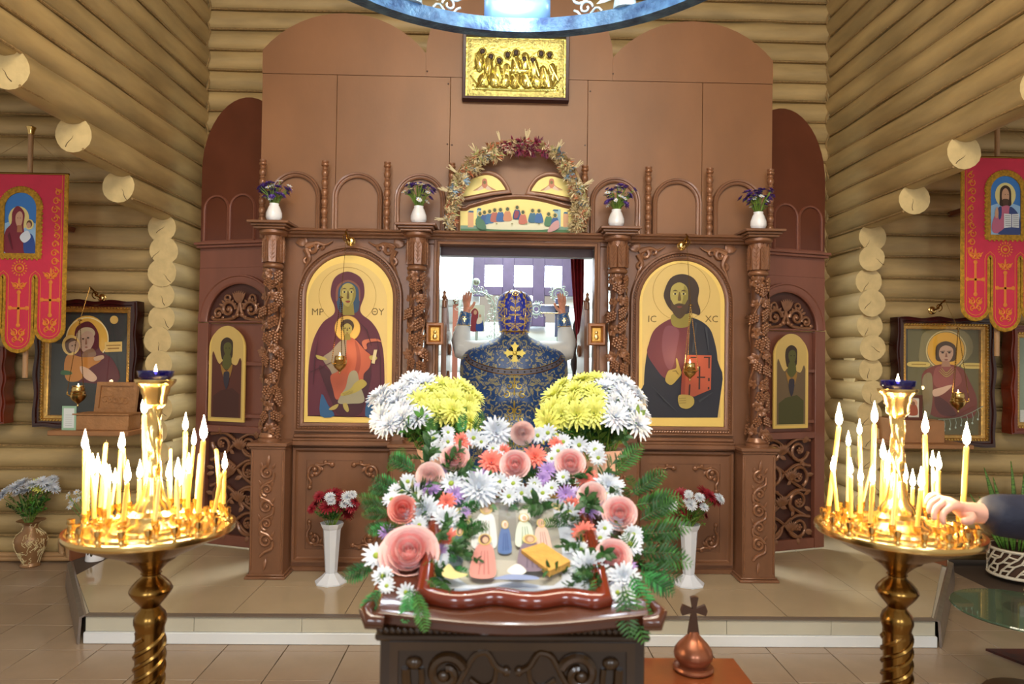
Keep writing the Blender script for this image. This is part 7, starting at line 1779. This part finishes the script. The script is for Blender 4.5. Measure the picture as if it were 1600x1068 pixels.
# ================================================================== right wall: shelf, little icon, hanging trinkets
ws2 = P(1450, 690, 4.8)
b = MB(); b.bbox(P(1385, 690, 4.8).x, P(1498, 690, 4.8).x, 4.64, 5.12, ws2.z-.03, ws2.z, .005); b.bbox(P(1395, 670, 4.8).x, P(1465, 670, 4.8).x, 4.72, 5.10, ws2.z, P(1420, 655, 4.8).z, .004)
tag(b.build('wall_shelf', mat('shelf_wood')), 'wooden shelf with a block under the glazed icon on the right wall', 'shelf')
zz = P(1420, 655, 4.8).z; i0, i1 = P(1414, 655, 4.76), P(1441, 617, 4.76)
li = thing('small_icon', 'small brown-framed icon leaning on the block of the right wall shelf', 'icon', ((i0.x+i1.x)/2, 4.77, zz))
MB().frame([(i0.x, zz), (i0.x, i1.z), (i1.x, i1.z), (i1.x, zz)], [(i0.x+.02, zz+.02), (i0.x+.02, i1.z-.02), (i1.x-.02, i1.z-.02), (i1.x-.02, zz+.02)], 4.755, 4.785).build('frame', mat('brown_small_frame', (92, 48, 32), .4), li)
MB().box(i0.x+.018, i1.x-.018, 4.765, 4.78, zz+.018, i1.z-.018).build('panel', flat('e6dcc8'), li)
cxm, czm = (i0.x+i1.x)/2, (zz+i1.z)/2
paint('painting', [('d8a88a', circ(0, .03, .03, .03, 16)), ('a8583c', blob([(-.03, -.05), (.03, -.05), (.025, .01), (0, .02), (-.025, .01)])), ('8a5c44', circ(0, .028, .013, .016, 12))], lambda u, v, l=0: Vector((cxm+u, 4.7645-l, czm+v)), li)
tr_ = thing('trinket_string', 'string of small chains and crosses hung across the glazed icon on the right wall', 'trinkets', P(1530, 640, 4.955))
A = P(1466, 655, 4.96); B = P(1536, 634, 4.96); pts = [A.lerp(B, k/16)+Vector((0, 0, -.03*math.sin(PI*k/16))) for k in range(17)]
MB().tube(pts, .003, 5).build('string', M_sil, tr_)
for k in range(2, 15, 2):
    p = pts[k]; L = .05+.03*((k*7) % 5)/5; b = MB(); b.tube([p, p+Vector((.006, -.006, -L*.5)), p+Vector((.0, -.006, -L))], .0018, 5); b.ell(p+Vector((0, -.006, -L-.006)), .007, .003, .009, 8, 5); b.build('pendant', M_sil, tr_)
# ================================================================== floor things on the left
fv = G(47, 884, 0); Yv = fv.y; tv = P(47, 812, Yv); H = tv.z; R1 = 22*Yv/1070
b = MB(); b.lathe([(R1*.55, 0), (R1*.62, .01), (R1*.52, .03), (R1*.6, H*.18), (R1*.92, H*.42), (R1*1.0, H*.56), (R1*.88, H*.68), (R1*.45, H*.80), (R1*.40, H*.90), (R1*.55, H*.96), (R1*.88, H), (R1*.8, H), (R1*.45, H*.94), (R1*.34, H*.86), (.001, H*.5)], 28, (fv.x, Yv, 0))
vs_ = thing('floor_vase', 'bulbous floor vase with a cream scribbled pattern by the left wall', 'vase', (fv.x, Yv, 0)); b.build('body', mat('bronze_vase', (150, 112, 76), .35, .2, .1, 10), vs_)
def vprof(z):
    pr_ = [(0, .55), (.18, .60), (.42, .92), (.56, 1.0), (.68, .88), (.80, .45), (.9, .40), (1, .88)]
    t = z/H
    for (a, ra), (c_, rc) in zip(pr_, pr_[1:]):
        if a <= t <= c_: return R1*(ra+(rc-ra)*(t-a)/(c_-a))
    return R1*.5
r_ = random.Random(8); sb = MB()
for k in range(70):
    a = r_.uniform(0, 6.3); z = r_.uniform(.1, .92)*H; pts = []
    for j in range(7):
        rad = vprof(z)+.002; pts.append((fv.x+rad*math.cos(a), Yv+rad*math.sin(a), z)); a += r_.uniform(-.22, .22); z = min(.95*H, max(.08*H, z+r_.uniform(-.03, .03)))
    sb.tube(pts, .0022, 4)
o_ = sb.build('scribble', mat('cream_glaze', (226, 208, 160), .5), vs_); o_['kind'] = 'stuff'
hd = []
for (x, y, me, d) in ((10, 768, FW, 26), (24, 762, FW, 26), (35, 755, FW, 28), (30, 770, FW, 20), (45, 765, FW, 22), (58, 756, FY, 26), (64, 762, FY, 20), (76, 758, FW, 26), (82, 749, FW, 18), (50, 757, FW, 22), (3, 776, FW, 22), (66, 752, FW, 20), (85, 764, FW, 18)):
    p = P(x, y, Yv+r_.uniform(-.05, .05)); hd.append((me, 'chrysanthemum', p, d*Yv/1070/.1, (p-tv).normalized()+Vector((0, -.5, .3))))
bouquet('white chrysanthemums with one yellow, in the scribbled floor vase on the left', tv, hd, True, None, 55, seed=9, leaf_sc=(.45, .8), zlow=.06)
# small white vase with red decoration
g = G(148, 874, ZS); Yw2 = g.y; h2 = 34*Yw2/1070; rw = 13*Yw2/1070
sv = thing('small_vase', 'small white conical vase with a red flower motif behind the left candle stand', 'vase', (g.x, Yw2, ZS))
b = MB(); b.lathe([(rw, 0), (rw*1.02, .006), (rw*.78, h2*.8), (rw*.7, h2), (rw*.62, h2), (rw*.6, h2*.6), (.001, h2*.3)], 20, (g.x, Yw2, ZS)); b.build('body', M_china, sv)
b = MB()
for k in range(5): a = -PI/2-.5+.2*k; b.ell((g.x+rw*.82*math.cos(a), Yw2+rw*.82*math.sin(a), ZS+h2*.80), .016, .008, .014, 8, 5)
b.build('red_motif', flat('8c2c24'), sv)
b = MB()
for a, z in ((-PI/2-.35, .42), (-PI/2+.1, .36)): p = Vector((g.x+rw*.93*math.cos(a), Yw2+rw*.93*math.sin(a), ZS+h2*z)); b.leaf(p-Vector((0, 0, .022)), p+Vector((.006, 0, .022)), (math.cos(a), math.sin(a), 0), .009, .1)
b.build('leaf_motif', flat('2c2a1c'), sv)
hd = []; nk = Vector((g.x, Yw2, ZS+h2))
for k in range(16): p = P(r_.uniform(106, 150), r_.uniform(768, 795), Yw2+r_.uniform(-.05, .05)); hd.append((FSW, 'small_white_flower', p, r_.uniform(1.4, 2.2), p-nk+Vector((0, -.2, 0))))
bouquet('sprig of small white flowers behind the left candle stand', nk, hd, True, None, 8, seed=12, leaf_sc=(.2, .4), zlow=.03)
# heating pipes
M_pipe = mat('cream_pipe', (176, 138, 96), .45)
for i, (za, pts) in enumerate(((0, [(-60, 866), (88, 866), (96, 862), (96, 842), (104, 838), (150, 838), (230, 842)]), (1, [(-60, 872), (102, 872), (107, 868), (107, 850), (113, 846), (160, 846), (230, 850)]))):
    tag(MB().tube(smc([P(x, y, 5.06) for x, y in pts], 3, False), .020, 10).build('heating_pipe', M_pipe), '%s cream heating pipe along the foot of the left wall' % ('upper' if i == 0 else 'lower'), 'pipe', 'heating pipes')
for i, y in enumerate((857, 863)): tag(MB().tube([P(1470, y, 5.06), P(1800, y-4, 5.06)], .020, 10).build('heating_pipe', M_pipe), '%s cream heating pipe along the foot of the right wall' % ('upper' if i == 0 else 'lower'), 'pipe', 'heating pipes')
# ================================================================== floor things on the right
g = G(1588, 895, 0); Yp = 4.84; g = P(1588, 880, Yp); R1 = 38*Yp/1070; zb3 = P(1588, 897, Yp).z; zb3 = max(0, zb3); Hp = 44*Yp/1070
pt = thing('plant_pot', 'white openwork plant pot on the floor at the right wall', 'plant pot', (g.x, Yp, zb3))
b = MB(); b.lathe([(R1*.9, .005), (R1*.93, Hp), (R1*.86, Hp), (R1*.84, .03), (.001, .02)], 26, (g.x, Yp, zb3)); b.build('inner_pot', mat('brown_pot', (84, 58, 44), .6), pt)
b = MB(); r_ = random.Random(4)
nr, nc = 5, 20
def pv(i, j): rr_ = random.Random((i % nc)*31+j); a = 2*PI*((i % nc)+(j % 2)*.5+rr_.uniform(-.28, .28))/nc; return Vector((g.x+R1*math.cos(a), Yp+R1*math.sin(a), zb3+Hp*(.06+.86*(j+(rr_.uniform(-.25, .25) if 0 < j < nr else 0))/nr)))
for j in range(nr+1):
    for i in range(nc):
        if j < nr: b.tube([pv(i, j), pv(i if j % 2 == 0 else i+1, j+1)], .007, 5); 
        if (i+j) % 2 == 0 or j in (0, nr): b.tube([pv(i, j), pv(i+1, j)], .007, 5)
for z in (0.006, Hp*.95): b.tube([(g.x+R1*math.cos(2*PI*k/32), Yp+R1*math.sin(2*PI*k/32), zb3+z) for k in range(32)], .010, 6, True)
b.build('openwork_shell', mat('cream_openwork', (230, 222, 204), .45), pt)
sn = thing('snake_plant', 'upright snake plant with mottled blade leaves in the white openwork pot', 'plant', (g.x, Yp, zb3+Hp*.8))
M_sn = mat('snake_leaf', (64, 118, 48), .4, 0, .5, 26, (1, 1, 3), col2=(120, 166, 70))
for (x, y, w_) in ((1538, 730, .030), (1552, 745, .026), (1570, 775, .028), (1530, 775, .022), (1600, 740, .03), (1620, 760, .028), (1515, 770, .018), (1580, 720, .025)):
    p = P(x, y, Yp+R_.uniform(-.04, .05)); b = MB(); b.leaf(Vector((g.x+(p.x-g.x)*.3, Yp, zb3+Hp*.8)), p, (.3, -1, 0), w_, .03, 6); o_ = b.build('leaf', M_sn, sn); sd = o_.modifiers.new('s', 'SOLIDIFY'); sd.thickness = .004
# round glass table
gz = .42; c0 = G(1487, 925, gz); ctr = G(1600, 952, gz); Rg = (ctr-c0).length
gt = thing('glass_table', 'round green-edged glass table at the right edge', 'table', (ctr.x, ctr.y, 0))
b = MB(); b.lathe([(.001, gz-.012), (Rg-.004, gz-.012), (Rg, gz-.006), (Rg-.004, gz), (.001, gz)], 64, (ctr.x, ctr.y, 0)); b.build('glass_top', mat('green_glass', (120, 150, 126), .03, 0, alpha_t=.75), gt)
b = MB(); b.lathe([(.20, 0), (.20, .02), (.04, .05), (.03, gz-.04), (.12, gz-.012)], 24, (ctr.x+.05, ctr.y, 0)); b.build('pedestal', mat('dark_pedestal', (70, 44, 30), .4), gt)
# fluffy toy-like ornament at the edge of the table
f_ = G(1606, 955, gz); fl = MB(); r_ = random.Random(2)
for k in range(160):
    d = Vector((r_.gauss(0, 1), r_.gauss(0, 1), r_.gauss(0, 1))).normalized(); o = Vector((f_.x+.07, f_.y, gz+.075)); fl.leaf(o+d*.045, o+d*.075, d.orthogonal(), .007, .1, 2)
fl.ell((f_.x+.07, f_.y, gz+.075), .06, .06, .07, 12, 8); tag(fl.build('fluffy_ornament', mat('cream_fluff', (206, 178, 130), .9, 0, .2, 30)), 'cream fluffy ornament on the round glass table at the right edge', 'ornament')
# rug
q0, q1, q2 = G(1540, 1016), G(1600, 1046), G(1640, 1012); rg = MB(); rg.hprism([(q0.x, q0.y), (q1.x+.1, q1.y-.1), (q1.x+.9, q1.y-.1), (q1.x+.9, q0.y+.0)], 0, .012); tag(rg.build('rug', mat('red_patterned_rug', (112, 52, 34), .95, 0, .5, 18, col2=(60, 40, 36))), 'dark red patterned rug at the lower right corner', 'rug')
